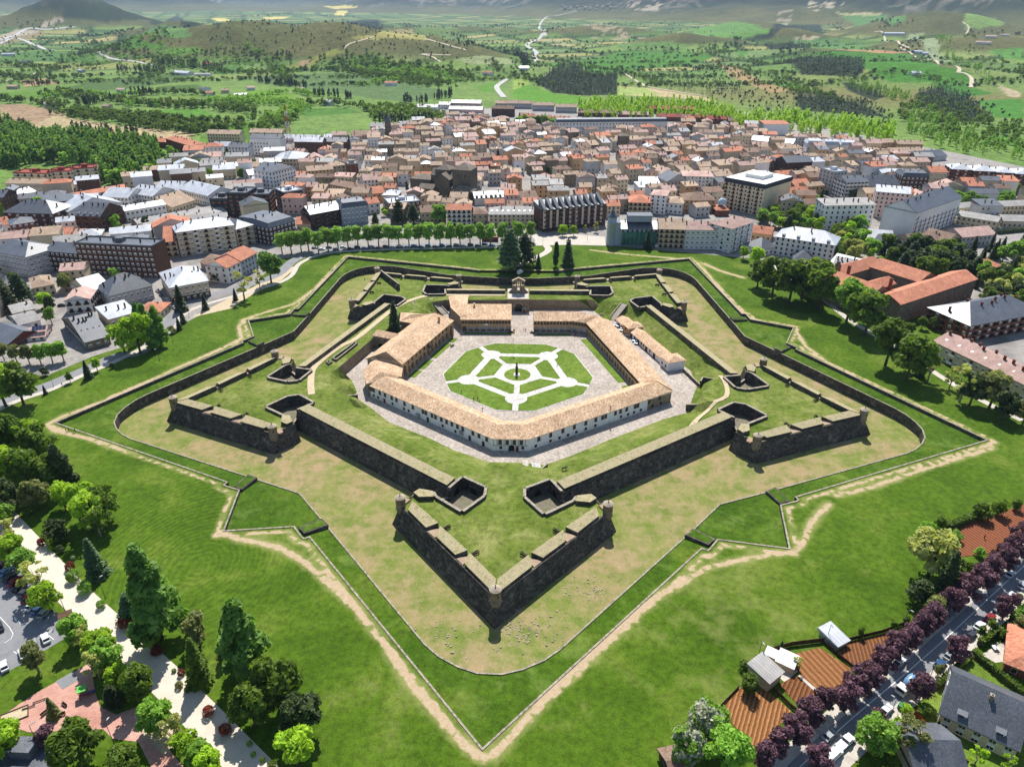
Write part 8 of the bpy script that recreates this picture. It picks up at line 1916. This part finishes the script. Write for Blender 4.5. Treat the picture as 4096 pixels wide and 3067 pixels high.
  # vehicles
PAINT={k:mottled(k+'_car_paint',hx(a),hx(b),.5,rough=.3,spec=.5,fine_amt=.05)for k,a,b in(('white','#c9cbcc','#d6d8d9'),('silver','#8b8f93','#989ca0'),('dark grey','#2d3035','#363a3f'),('black','#17181a','#1f2022'),('red','#7a1a1c','#8a2022'),('blue','#1f3f66','#284b75'),('light blue','#5d83a6','#6b91b3'))}
TYRE=mottled('tyre_rubber',hx('#17171a'),hx('#222226'),2);LAMP=mottled('lamp_glass',hx('#c9ccd0'),hx('#dcdfe2'),2,rough=.2,spec=.5)
def vehicle(kind):
 L,Wd,H={'car':(4.3,1.76,1.48),'van':(5.6,2.0,2.4),'pickup':(5.6,2.0,1.9)}[kind]
 prof={'car':[(-2.15,.35),(2.15,.35),(2.15,.75),(1.95,.88),(1.0,.95),(.35,1.44),(-1.2,1.48),(-1.85,1.0),(-2.15,.92)],'van':[(-2.8,.35),(2.8,.35),(2.8,1.0),(2.5,1.2),(1.9,1.35),(1.2,2.2),(.9,2.4),(-2.75,2.4),(-2.8,2.2)],'pickup':[(-2.8,.4),(2.8,.4),(2.8,.95),(2.5,1.1),(1.7,1.2),(1.1,1.85),(-.1,1.9),(-.3,1.15),(-2.8,1.1)]}[kind]
 b=MB();n=len(prof);w=Wd/2
 tw=lambda z:w*(1-.16*max(0,z-.9)/H)
 for i in range(n):
  (x0,z0),(x1,z1)=prof[i],prof[(i+1)%n]
  b.face([(x0,-tw(z0),z0),(x0,tw(z0),z0),(x1,tw(z1),z1),(x1,-tw(z1),z1)][::-1])
 b.face([(x,-tw(z),z)for x,z in prof]);b.face([(x,tw(z),z)for x,z in reversed(prof)])
 g=MB();e=.012
 if kind=='car':side=[(-1.7,1.0),(.85,1.0),(.3,1.38),(-1.2,1.42)];fr=((1.0,.97),(.37,1.42));bk=((-1.26,1.45),(-1.82,1.03))
 elif kind=='van':side=[(.6,1.45),(1.7,1.45),(1.2,2.1),(.6,2.1)];fr=((1.88,1.37),(1.22,2.17));bk=((-2.76,2.1),(-2.79,1.4))
 else:side=[(-.2,1.25),(1.5,1.25),(1.05,1.75),(-.1,1.8)];fr=((1.68,1.22),(1.12,1.82));bk=((-.12,1.82),(-.27,1.22))
 for s in(-1,1):f=[(x,s*(tw(z)+e),z)for x,z in side];g.face(f if s<0 else f[::-1])
 for(x0,z0),(x1,z1)in(fr,bk):dx,dz=z1-z0,x0-x1;q=math.hypot(dx,dz);dx,dz=dx/q*.015,dz/q*.015;g.face([(x0+dx,-tw(z0)+.1,z0+dz),(x0+dx,tw(z0)-.1,z0+dz),(x1+dx,tw(z1)-.1,z1+dz),(x1+dx,-tw(z1)+.1,z1+dz)])
 wh=MB();wh.tube([(.01,-.1),(.32,-.1),(.32,.1),(.2,.11),(0,.11)],14);wm=wh.mesh('wheel',[TYRE]);wm.transform(Matrix.Rotation(R(90),4,'X'))
 h=MB();h.box(-.03,.03,-.2,.2,-.09,.09,0,True)
 return b.mesh('body',[PAINT['white']]),g.mesh('window',[GLASS]),wm,h.mesh('headlight',[LAMP]),L,Wd
VEH={k:vehicle(k)for k in('car','van','pickup')};_paint={}
def park(kind,colour,f,x,y,dirn,where=None,z=0.0,label=None,group='parked cars'):
 c=at(*f(x,y),z);a,q=at(*f(*dirn[0]),z),at(*f(*dirn[1]),z)
 bm_,gm,wm,hm,L,Wd=VEH[kind]
 if(kind,colour)not in _paint:m=bm_.copy();m.materials[0]=PAINT[colour];_paint[(kind,colour)]=m
 t=thing({'car':'parked_car','van':'van','pickup':'pickup_truck'}[kind],label,'car' if kind=='car' else kind,(c.x,c.y,z+.13),math.atan2(q.y-a.y,q.x-a.x),group)
 put('body',_paint[(kind,colour)],t);put('window',gm,t)
 for sx in(-1,1):
  for sy in(-1,1):put('wheel',wm,t,(sx*L*.31,sy*(Wd/2-.08),.32))
 for sy in(-1,1):put('headlight',hm,t,(L/2,sy*(Wd/2-.3),.78 if kind=='car' else .9))
 if not label:PEND.append((t,c.x,c.y,'%s %s %s'%(colour,{'car':'car','van':'van','pickup':'pickup'}[kind],where)))
BAY=((165,700),(240,628));RB=((0,1060),(60,985));ST=((930,1640),(1050,1530));LS=((1045,380),(1130,470));BAY2=((35,1075),(5,985))
for x,y,k in((-20,395,'silver'),(8,412,'black'),(38,452,'light blue'),(66,490,'dark grey'),(95,516,'red'),(126,550,'black'),(156,582,'dark grey'),(182,620,'red'),(203,664,'white'),(245,686,'blue'),(280,710,'silver')):park('car',k,Z7,x,y,BAY,'in the bay row under the promenade trees')
for x,y,k in((288,868,'white'),(215,905,'silver'),(148,962,'white'),(30,1040,'white'),(0,795,'dark grey'),(-60,1090,'silver')):park('car',k,Z7,x,y,BAY2,'in the near row of the car park beside the grass')
for kd,x,y,k in(('car',955,1470,'silver'),('pickup',1052,1515,'white'),('van',975,1600,'white'),('car',1308,1312,'white'),('car',1830,845,'dark grey'),('car',1885,790,'white'),('car',2082,606,'white'),('car',2155,540,'silver'),('car',840,1690,'dark grey'),('car',1700,975,'silver'),('car',1640,1030,'blue'),('car',1950,740,'red'),('car',2010,680,'white'),('car',1240,1390,'dark grey'),('car',1390,1015,'white'),('car',1700,720,'silver'),('car',2080,470,'white')):park(kd,k,Z9,x,y,ST,'on the street of purple trees')
for x,y,k in((1000,265,'silver'),(1020,290,'dark grey'),(1062,322,'white'),(1075,342,'red'),(1090,358,'dark grey'),(1106,372,'silver'),(1125,396,'blue'),(1044,380,'dark grey'),(1030,350,'silver')):park('car',k,Z4,x,y,LS,'in the side street at the left lawn edge')
for x,y,k in((448,470,'light blue'),(392,356,'black'),(290,378,'dark grey')):park('car',k,Z4,x,y,((392,470),(470,465)),'in the lane by the slate terrace')
for x,y,k in((1305,800,'white'),(1340,815,'silver'),(1375,862,'white'),(1452,918,'white'),(1530,990,'light blue'),(1556,1022,'light blue')):park('car',k,A5,x,y,((1310,790),(1330,770)),'beside the low storehouse',z=ZC)
park('van','white',A5,125,165,((90,180),(150,140)),label='white van on the road behind the gatehouse',group='vans')
park('van','white',TC,935,600,((920,602),(970,602)),label='white lorry parked before the netted corner building',group='vans')
g=random.Random(4)
for i in range(26):
 x=330+i*36;park('car',g.choice(list(PAINT)),TB,x,604-(x-330)*.022+8*(i%2),((300,606),(1200,584)),'on the avenue')
 if i<14:park('car',g.choice(list(PAINT)),Z1,1010+(i%7)*36,1000+26*(i//7),((1000,1000),(1010,990)),'in the parking court by the poplar wood')
def bus():
 c=at(*TB(1222,566));t=thing('bus','red bus waiting behind the plane trees on the avenue','bus',(c.x,c.y,.1),-.05);b=MB();b.box(-6,6,-1.25,1.25,.35,3.1);b.box(-5.9,5.9,-1.2,1.2,3.1,3.25,0);b.build('body',[PAINT['red']],t);b=MB();b.box(-5.7,5.7,-1.27,1.27,1.5,2.6,0);b.build('window',[GLASS],t)
 for x in(-3.8,3.8):
  for y in(-1.15,1.15):put('wheel',VEH['van'][2],t,(x,y,.45),sc=(1.4,1.4,1.4))
bus()
def mixer():
 c=at(*Z9(1450,1160));a,q=at(*Z9(1380,1220)),at(*Z9(1540,1080));t=thing('mixer_truck','white concrete mixer truck with red chute parked under purple trees','truck',(c.x,c.y,.1),math.atan2(a.y-q.y,a.x-q.x))
 b=MB();b.prism([(3.0,-1.2),(4.9,-1.2),(4.9,1.2),(3.0,1.2)],.6,[3.0,2.9,2.9,3.0]);b.build('cab',[PAINT['white']],t);b=MB();b.box(4.9,4.93,-1.05,1.05,1.7,2.7);b.build('window',[GLASS],t)
 b=MB();b.box(-4,3.0,-1.0,1.0,.7,1.1);b.build('chassis',[M['iron']],t);b=MB();b.tube([(.5,0),(.9,.2),(1.25,1.6),(1.3,3.2),(.8,4.9),(.5,5.2)],18);me=b.mesh('drum',[PAINT['light blue']]);me.transform(Matrix.Translation((2.6,0,2.2))@Matrix.Rotation(R(-80),4,'Y'));put('drum',me,t)
 b=MB();b.prism([(-4.8,-.5),(-2.8,-.5),(-2.8,.5),(-4.8,.5)],1.6,[1.9,3.0,3.0,1.9]);b.build('chute',[PAINT['red']],t)
 for x in(-3,-1.7,3.6):
  for y in(-1.0,1.0):put('wheel',VEH['van'][2],t,(x,y,.5),sc=(1.5,1.5,1.5))
mixer()
# people, a horse, lamps and small things
def person_mesh(pose):
 s=1 if pose=='walk' else .25
 V=[(0,0,.93),(0,0,1.15),(0,0,1.4),(0,0,1.5),(0,0,1.62),(0,0,1.72),(.1,0,.88),(.11,.12*s,.48),(.11,.0-.06*s,.06),(.11,.14-.06*s,.04),(-.1,0,.88),(-.11,-.02*s,.48),(-.11,-.3*s,.08),(-.11,.14-.3*s,.05),(.19,0,1.38),(.25,-.08*s,1.12),(.25,.1*s,.88),(.25,.14*s,.78),(-.19,0,1.38),(-.25,.1*s,1.12),(-.25,.2*s,.9),(-.25,.24*s,.8)]
 E=[(0,1),(1,2),(2,3),(3,4),(4,5),(0,6),(6,7),(7,8),(8,9),(0,10),(10,11),(11,12),(12,13),(2,14),(14,15),(15,16),(16,17),(2,18),(18,19),(19,20),(20,21)]
 r=[.15,.14,.15,.06,.1,.07,.1,.075,.05,.035,.1,.075,.05,.035,.07,.05,.038,.03,.07,.05,.038,.03]
 me=bpy.data.meshes.new('body');me.from_pydata(V,E,[]);o=bpy.data.objects.new('body',me);COL.objects.link(o)
 o.modifiers.new('skin','SKIN');
 if not me.skin_vertices:o.data.skin_vertices
 for i,sv in enumerate(me.skin_vertices[0].data):sv.radius=(r[i],r[i]);sv.use_root=i==0
 o.modifiers.new('sub','SUBSURF').levels=1
 dg=bpy.context.evaluated_depsgraph_get();m=bpy.data.meshes.new_from_object(o.evaluated_get(dg));bpy.data.objects.remove(o);return m
def cloth(nm,top,legs):
 m=N(nm,.85,.15);z=m.n('SeparateXYZ');m.l(m.obj(),z.inputs[0])
 m.color(m.ramp(m.math('DIVIDE',z.outputs['Z'],2.0),[(.0,hx('#2a2320')),(.05,hx(legs)),(.46,hx(legs)),(.47,hx(top)),(.73,hx(top)),(.75,hx('#b98a6e'))]));m.mat.node_tree.nodes['Color Ramp'].color_ramp.interpolation='CONSTANT';return m.mat
CL={'dark jacket':cloth('dark_clothes','#22252b','#1e2430'),'white shirt':cloth('white_shirt','#c4c6c8','#2b3448'),'red top':cloth('red_top','#8a2a26','#2a2d33'),'blue top':cloth('blue_top','#33527c','#22252b')}
PM={}
hb=MB();hb.tube([(.115,1.6),(.125,1.68),(.1,1.76),(0,1.8)],10);HAIR=hb.mesh('hair',[M['dark_wood']])
def person(f,x,y,pose,wear,lab,z=0.0,rz=None):
 if pose not in PM:PM[pose]=person_mesh(pose)
 if(pose,wear)not in PM:m=PM[pose].copy();m.materials.clear();m.materials.append(CL[wear]);PM[(pose,wear)]=m
 c=at(*f(x,y),z);t=thing('person',lab,'person',(c.x,c.y,z+.06),_tr.uniform(0,6)if rz is None else rz,'people walking about');put('body',PM[(pose,wear)],t);put('hair',HAIR,t)
for a in((A5,170,878,'stand','dark jacket','person in dark jacket standing in the courtyard entrance, left of a pair',ZC),(A5,193,878,'walk','dark jacket','person in dark clothes standing in the courtyard entrance, right of a pair',ZC),(A5,578,1305,'walk','dark jacket','person in dark clothes walking along the white garden path',ZC),(A6,1628,742,'walk','red top','person in red top walking on the cobbles before the white barracks',ZC),(Z5,862,950,'stand','blue top','person in blue at the left of the group by the garden kerb',ZC),(Z5,885,950,'stand','dark jacket','person in dark jacket in the middle of the group by the garden kerb',ZC),(Z5,897,958,'stand','white shirt','person in white shirt at the right of the group by the garden kerb',ZC),(Z5,782,906,'stand','blue top','person in blue alone on the garden kerb',ZC),(A5,790,940,'stand','red top','person in red top beside the cannon of the arcaded barracks',ZC),(A5,805,930,'stand','dark jacket','person in dark jacket beside the arcade corner',ZC),(A4,1490,985,'stand','red top','person in red at the end portal of the left hall',ZC),(Z4,420,1150,'walk','dark jacket','person walking on the dirt path at the left point, leftmost of three',0),(Z4,437,1145,'walk','red top','person walking on the dirt path at the left point, middle of three',0),(Z4,477,1150,'walk','dark jacket','person walking on the dirt path at the left point, rightmost of three',0),(Z4,395,860,'walk','dark jacket','person on the left pavement beside the big lawn trees',0),(Z4,490,635,'walk','white shirt','person in white shirt in the lane below the slate terrace',0),(Z4,2085,135,'walk','dark jacket','person on the far left dirt path along the wall',0),(TC,787,642,'stand','dark jacket','person standing on the back lawn below the netted building',0),(Z6,180,85,'walk','dark jacket','person on the dirt path at the far right point',0),(A5,248,185,'stand','red top','person in red on the road behind the gatehouse',0),(A4,375,262,'walk','dark jacket','person in the moat below the far left bastion',ZD),(Z9,1918,240,'stand','red top','person in red working on the red earth plot',0),(Z7,1130,700,'stand','blue top','person in blue beside the large poplar on the lawn',0),(Z7,385,815,'walk','dark jacket','person walking in the car park near the bicycle sign',0),(Z4,2100,130,'walk','white shirt','person in white on the far left dirt path along the wall',0)):person(*a)
def horse():
 c=at(*Z5(1433,1392),0.0);z=plz(c.x,c.y,0);c=at(*Z5(1433,1392),z)
 V=[(-.75,0,1.32),(-.2,0,1.28),(.35,0,1.3),(.7,0,1.38),(1.1,0,1.2),(1.45,0,.8),(1.7,0,.55),(-.75,.2,1.0),(-.7,.2,.62),(-.82,.2,.32),(-.76,.2,.04),(-.75,-.2,1.0),(-.85,-.2,.62),(-.98,-.2,.32),(-.92,-.2,.04),(.6,.18,.95),(.62,.18,.5),(.6,.18,.04),(.6,-.18,.95),(.75,-.18,.5),(.68,-.18,.04),(-1.05,0,1.1),(-1.15,0,.7)]
 E=[(0,1),(1,2),(2,3),(3,4),(4,5),(5,6),(0,7),(7,8),(8,9),(9,10),(0,11),(11,12),(12,13),(13,14),(2,15),(15,16),(16,17),(2,18),(18,19),(19,20),(0,21),(21,22)]
 r=[.3,.31,.3,.22,.15,.13,.08,.16,.1,.06,.06,.16,.1,.06,.06,.12,.07,.06,.12,.07,.06,.07,.05]
 me=bpy.data.meshes.new('body');me.from_pydata(V,E,[]);o=bpy.data.objects.new('b',me);COL.objects.link(o);o.modifiers.new('s','SKIN')
 for i,sv in enumerate(me.skin_vertices[0].data):sv.radius=(r[i],r[i]);sv.use_root=i==0
 o.modifiers.new('u','SUBSURF').levels=1;m=bpy.data.meshes.new_from_object(o.evaluated_get(bpy.context.evaluated_depsgraph_get()));bpy.data.objects.remove(o)
 m.materials.clear();m.materials.append(M['bronze']);t=thing('horse','dark horse grazing on the grass slope right of the white barracks','horse',(c.x,c.y,z),.3);put('body',m,t)
 b=MB();b.prism([(.3,-.04),(1.0,-.04),(1.0,.04),(.3,.04)],1.3,[1.62,1.5,1.5,1.62]);b.build('mane',[M['iron']],t)
horse()
pb=MB();pb.tube([(.12,0),(.12,.6),(.07,.7),(.05,1)],8);pb=None
def lamp_mesh():
 b=MB();b.tube([(.16,0),(.14,.5),(.08,.7),(.06,6.2)],8);p=b.mesh('pole',[M['iron']]);b=MB();b.limb((0,0,6.1),(.9,0,6.5),.05,.04,6);b.box(.5,1.3,-.16,.16,6.45,6.62,0,True);a=b.mesh('lamp_head',[M['steel']]);return p,a
LM=lamp_mesh()
def lamp(f,x,y,base,h=1.0,rz=0.0):
 c=at(*f(x,y));t=thing('street_lamp',None,'street lamp',(c.x,c.y,0),rz,'street lamps');put('pole',LM[0],t,sc=(1,1,h));put('lamp_head',LM[1],t,(0,0,6.2*(h-1)));PEND.append((t,c.x,c.y,base))
for f,x,y in((Z7,655,610),(Z7,245,1530),(Z7,710,1515),(Z7,410,700),(Z7,905,1230),(Z7,1240,1560),(Z7,170,420),(Z9,515,980),(Z9,940,870),(Z9,1415,780),(Z9,1335,1340),(Z9,1150,1470),(Z9,1570,1130),(Z9,1925,790),(Z4,340,865),(Z4,1092,585),(Z4,1196,430),(Z4,1010,700),(TB,325,640),(TB,540,612),(TB,780,600),(TB,1000,598),(TC,465,570),(TC,572,560),(TC,345,590),(Z6,1030,395),(Z6,1650,700),(Z6,660,130)):lamp(f,x,y,'grey street lamp with single arm',1.25 if f is Z7 else 1.0,_tr.uniform(0,6))
def fence(f,pts,h,mat,lab,post=2.5):
 P=[at(*f(*q))for q in pts];t=thing('garden_fence',lab,'fence',(0,0,0))
 for a,c in zip(P[:-1],P[1:]):
  b=MB();b.obox((a.x,a.y),(c.x,c.y),.06,.1,h);b.build('panel',[mat],t);n=max(1,int((c-a).length/post))
  for i in range(n+1):q=a+(c-a)*i/n;b=MB();b.box(q.x-.06,q.x+.06,q.y-.06,q.y+.06,0,h+.12);b.build('post',[M['dark_wood']],t)
fence(Z9,[(610,935),(720,905),(920,880)],1.7,M['frame'],'dark timber fence between the lawn and the brown garden plot');fence(Z9,[(1060,880),(1290,825),(1420,775)],1.5,M['dark_wood'],'dark fence between the lawn and the fine soil plot');fence(Z9,[(610,1180),(720,1290),(790,1340)],1.4,M['frame'],'timber fence dividing the ridged plot from the dark plot');fence(Z9,[(920,890),(1000,960),(1110,1050)],1.3,M['dark_wood'],'dark fence dividing the two brown plots by the green roofed shed');fence(Z9,[(1470,1320),(1560,1420),(1680,1520),(1810,1650)],1.8,PAINT['red'],'red panel fence of the villa garden');fence(Z9,[(275,1290),(395,1165)],1.0,M['frame'],'low wire fence at the corner of the ridged plot')
def box_thing(nm,lab,cat,f,x,y,parts,rz=0.0):
 c=at(*f(x,y));t=thing(nm,lab,cat,(c.x,c.y,.08),rz)
 for pn,bx,mt in parts:
  b=MB()
  for q in bx:b.box(*q,0,True)
  b.build(pn,[mt],t)
GRN=mottled('green_plastic',hx('#2f6b3f'),hx('#3a7a4a'),1,rough=.5)
box_thing('waste_bin','green waste container on the pavement of the purple tree street','bin',Z9,1396,1290,[('body',[(-.7,.7,-.5,.5,.2,1.2)],GRN),('lid',[(-.75,.75,-.55,.55,1.2,1.35)],GRN),('wheel',[(-.6,-.4,-.4,.4,0,.2)],TYRE)],.7)
box_thing('climbing_frame','wooden climbing frame with bright green roof on the playground','climbing frame',Z7,525,1215,[('post',[(-.9,-.8,-.9,-.8,0,2.6)],M['frame']),('post',[(.8,.9,-.9,-.8,0,2.6)],M['frame']),('post',[(-.9,-.8,.8,.9,0,2.6)],M['frame']),('post',[(.8,.9,.8,.9,0,2.6)],M['frame']),('platform',[(-.9,.9,-.9,.9,1.0,1.1)],PAINT['red']),('slide',[(.9,2.6,-.4,.4,.5,.7)],PAINT['blue']),('roof',[(-1.1,1.1,-1.1,1.1,2.6,2.75)],mottled('lime_roof',hx('#5fae4a'),hx('#6cbb55'),1))],.5)
for x,y,lab,rz in((280,1330,'left of the playground conifer',1.1),(400,1275,'behind the playground conifer',-.5),(385,1340,'right of the playground conifer',.6),(310,1360,'in front of the playground conifer',0)):box_thing('park_bench','brown bench '+lab,'bench',Z7,x,y,[('seat',[(-.9,.9,-.25,.25,.4,.48)],M['frame']),('backrest',[(-.9,.9,.25,.32,.5,.95)],M['frame']),('leg',[(-.8,-.7,-.2,.3,0,.4)],M['iron']),('leg',[(.7,.8,-.2,.3,0,.4)],M['iron'])],rz)
box_thing('sandpit','wooden framed sandpit on the red playground','sandpit',Z7,90,1340,[('frame',[(-3,3,-1.9,-1.7,0,.3),(-3,3,1.7,1.9,0,.3),(-3,-2.8,-1.7,1.7,0,.3),(2.8,3,-1.7,1.7,0,.3)],M['frame']),('sand',[(-2.8,2.8,-1.7,1.7,0,.1)],M['dirt'])],.55)
for x,y,lab in((180,1290,'nearest the sandpit'),(245,1250,'nearest the green roofed frame')):box_thing('balance_beam','low wooden play beam '+lab,'play beam',Z7,x,y,[('beam',[(-1.4,1.4,-.12,.12,.25,.42)],M['frame']),('leg',[(-1.2,-1.1,-.1,.1,0,.25)],M['frame']),('leg',[(1.1,1.2,-.1,.1,0,.25)],M['frame'])],.5)
box_thing('garden_set','white garden table with chairs and closed parasol on the villa terrace','garden table',Z9,1985,925,[('tabletop',[(-.8,.8,-.8,.8,.7,.75)],PAINT['white']),('leg',[(-.08,.08,-.08,.08,0,.7)],PAINT['white']),('parasol',[(-.05,.05,-.05,.05,.75,2.6),(-.15,.15,-.15,.15,1.3,2.4)],PAINT['white'])])
box_thing('park_gate_hut','small brown wooden gate shelter at the corner of the car park','shelter',Z7,418,745,[('wall',[(-1.5,1.5,.9,1.0,0,2.2)],M['frame']),('post',[(-1.5,-1.4,-1,-.9,0,2.2)],M['frame']),('post',[(1.4,1.5,-1,-.9,0,2.2)],M['frame']),('roof',[(-1.8,1.8,-1.3,1.3,2.2,2.35)],M['frame'])],.6)
def rubble():
 b=MB();g=random.Random(3)
 for(x,y,rx,ry,n)in((1210,1420,90,60,110),(1040,1580,20,20,12),(1800,1070,90,50,60),(600,1450,160,90,60),(1480,1450,160,120,60)):
  for _ in range(n):
   c=at(1500*.54004+(x+g.gauss(0,rx))*.25437,1850*.54004+(y+g.gauss(0,ry))*.25437,ZD);s=g.uniform(.1,.34);a=g.uniform(0,3)
   b.prism([(c.x+s*math.cos(a+q*1.256),c.y+s*math.sin(a+q*1.256))for q in range(5)],ZD-.05,ZD+s*g.uniform(.4,.9))
 tag(b.build('rubble',[M['coping']]),'scattered pale stones on the moat floor below the front point','stones',kind='stuff')
rubble()
bl=MB();bl.tube([(.5,-.2),(.8,.3),(.75,.9),(.4,1.3),(0,1.4)],9,0)
c=at(*A4(1215,610),-.5);tag(bl.build('boulder',[M['iron']],None,(c.x,c.y,float(plat_z(c.x,c.y)[0]))),'dark rounded stone on the grass slope beside the long flight of steps','boulder')
# air
hz=N('far_air',1.0);nt=hz.t;nt.nodes.remove(hz.b)
vol=hz.n('VolumePrincipled');vol.inputs['Color'].default_value=(.52,.73,1.0,1);vol.inputs['Density'].default_value=0.000034;vol.inputs['Anisotropy'].default_value=.25
nt.links.new(vol.outputs[0],nt.nodes['Material Output'].inputs['Volume'])
b=MB();b.box(-64000,64000,-1500,64000,-60,2600,0,True);tag(b.build('haze',[hz.mat]),'pale blue haze over the valley','haze',kind='stuff')
# labels that say where each thing stands
ORD='first second third fourth fifth sixth seventh eighth ninth tenth eleventh twelfth thirteenth fourteenth fifteenth sixteenth seventeenth eighteenth nineteenth twentieth twenty-first twenty-second twenty-third twenty-fourth twenty-fifth twenty-sixth twenty-seventh twenty-eighth twenty-ninth thirtieth'.split()
for t,x,y,base in TOWN:PEND.append((t,x,y,base));t['group']='packed houses of the old town'
from collections import defaultdict
LN=[(n,x,y)for n,x,y in LAND]
def relation(x,y,base):
 n,lx,ly=min(LN,key=lambda q:math.hypot(q[1]-x,q[2]-y));dx,dy=x-lx,y-ly
 r=('right of' if dx>0 else 'left of')if abs(dx)>abs(dy)else('behind' if dy>0 else 'in front of')
 return '%s %s %s'%(base,r,n)
bins=defaultdict(list)
for q in PEND:
 t,x,y,base=q;lab=base if len(base.split())>8 else relation(x,y,base);bins[lab].append(q)
for lab,L in bins.items():
 L.sort(key=lambda q:math.atan2(q[1]-CAM[0],q[2]-CAM[1]))
 for i,(t,x,y,base)in enumerate(L):
  l=lab if len(L)==1 else '%s, %s from left'%(lab,ORD[min(i,29)])
  t['label']=' '.join(l.split()[:16])
  if len(L)>1 and 'group' not in t:t['group']=base+'s'
for i,o in enumerate(TRAV):
 x,y=o.data.vertices[0].co.x,o.data.vertices[0].co.y
 o['label']='grass topped stone bank crossing the sunken walk, %s %s side, %s of its pair'%('near' if y<0 else 'far','left' if x<0 else 'right','left' if(i%2==0)==(y<0)else 'right')
for o in COL.objects:
 if o.get('label')and len(o['label'].split())>16:o['label']=' '.join(o['label'].split()[:16])
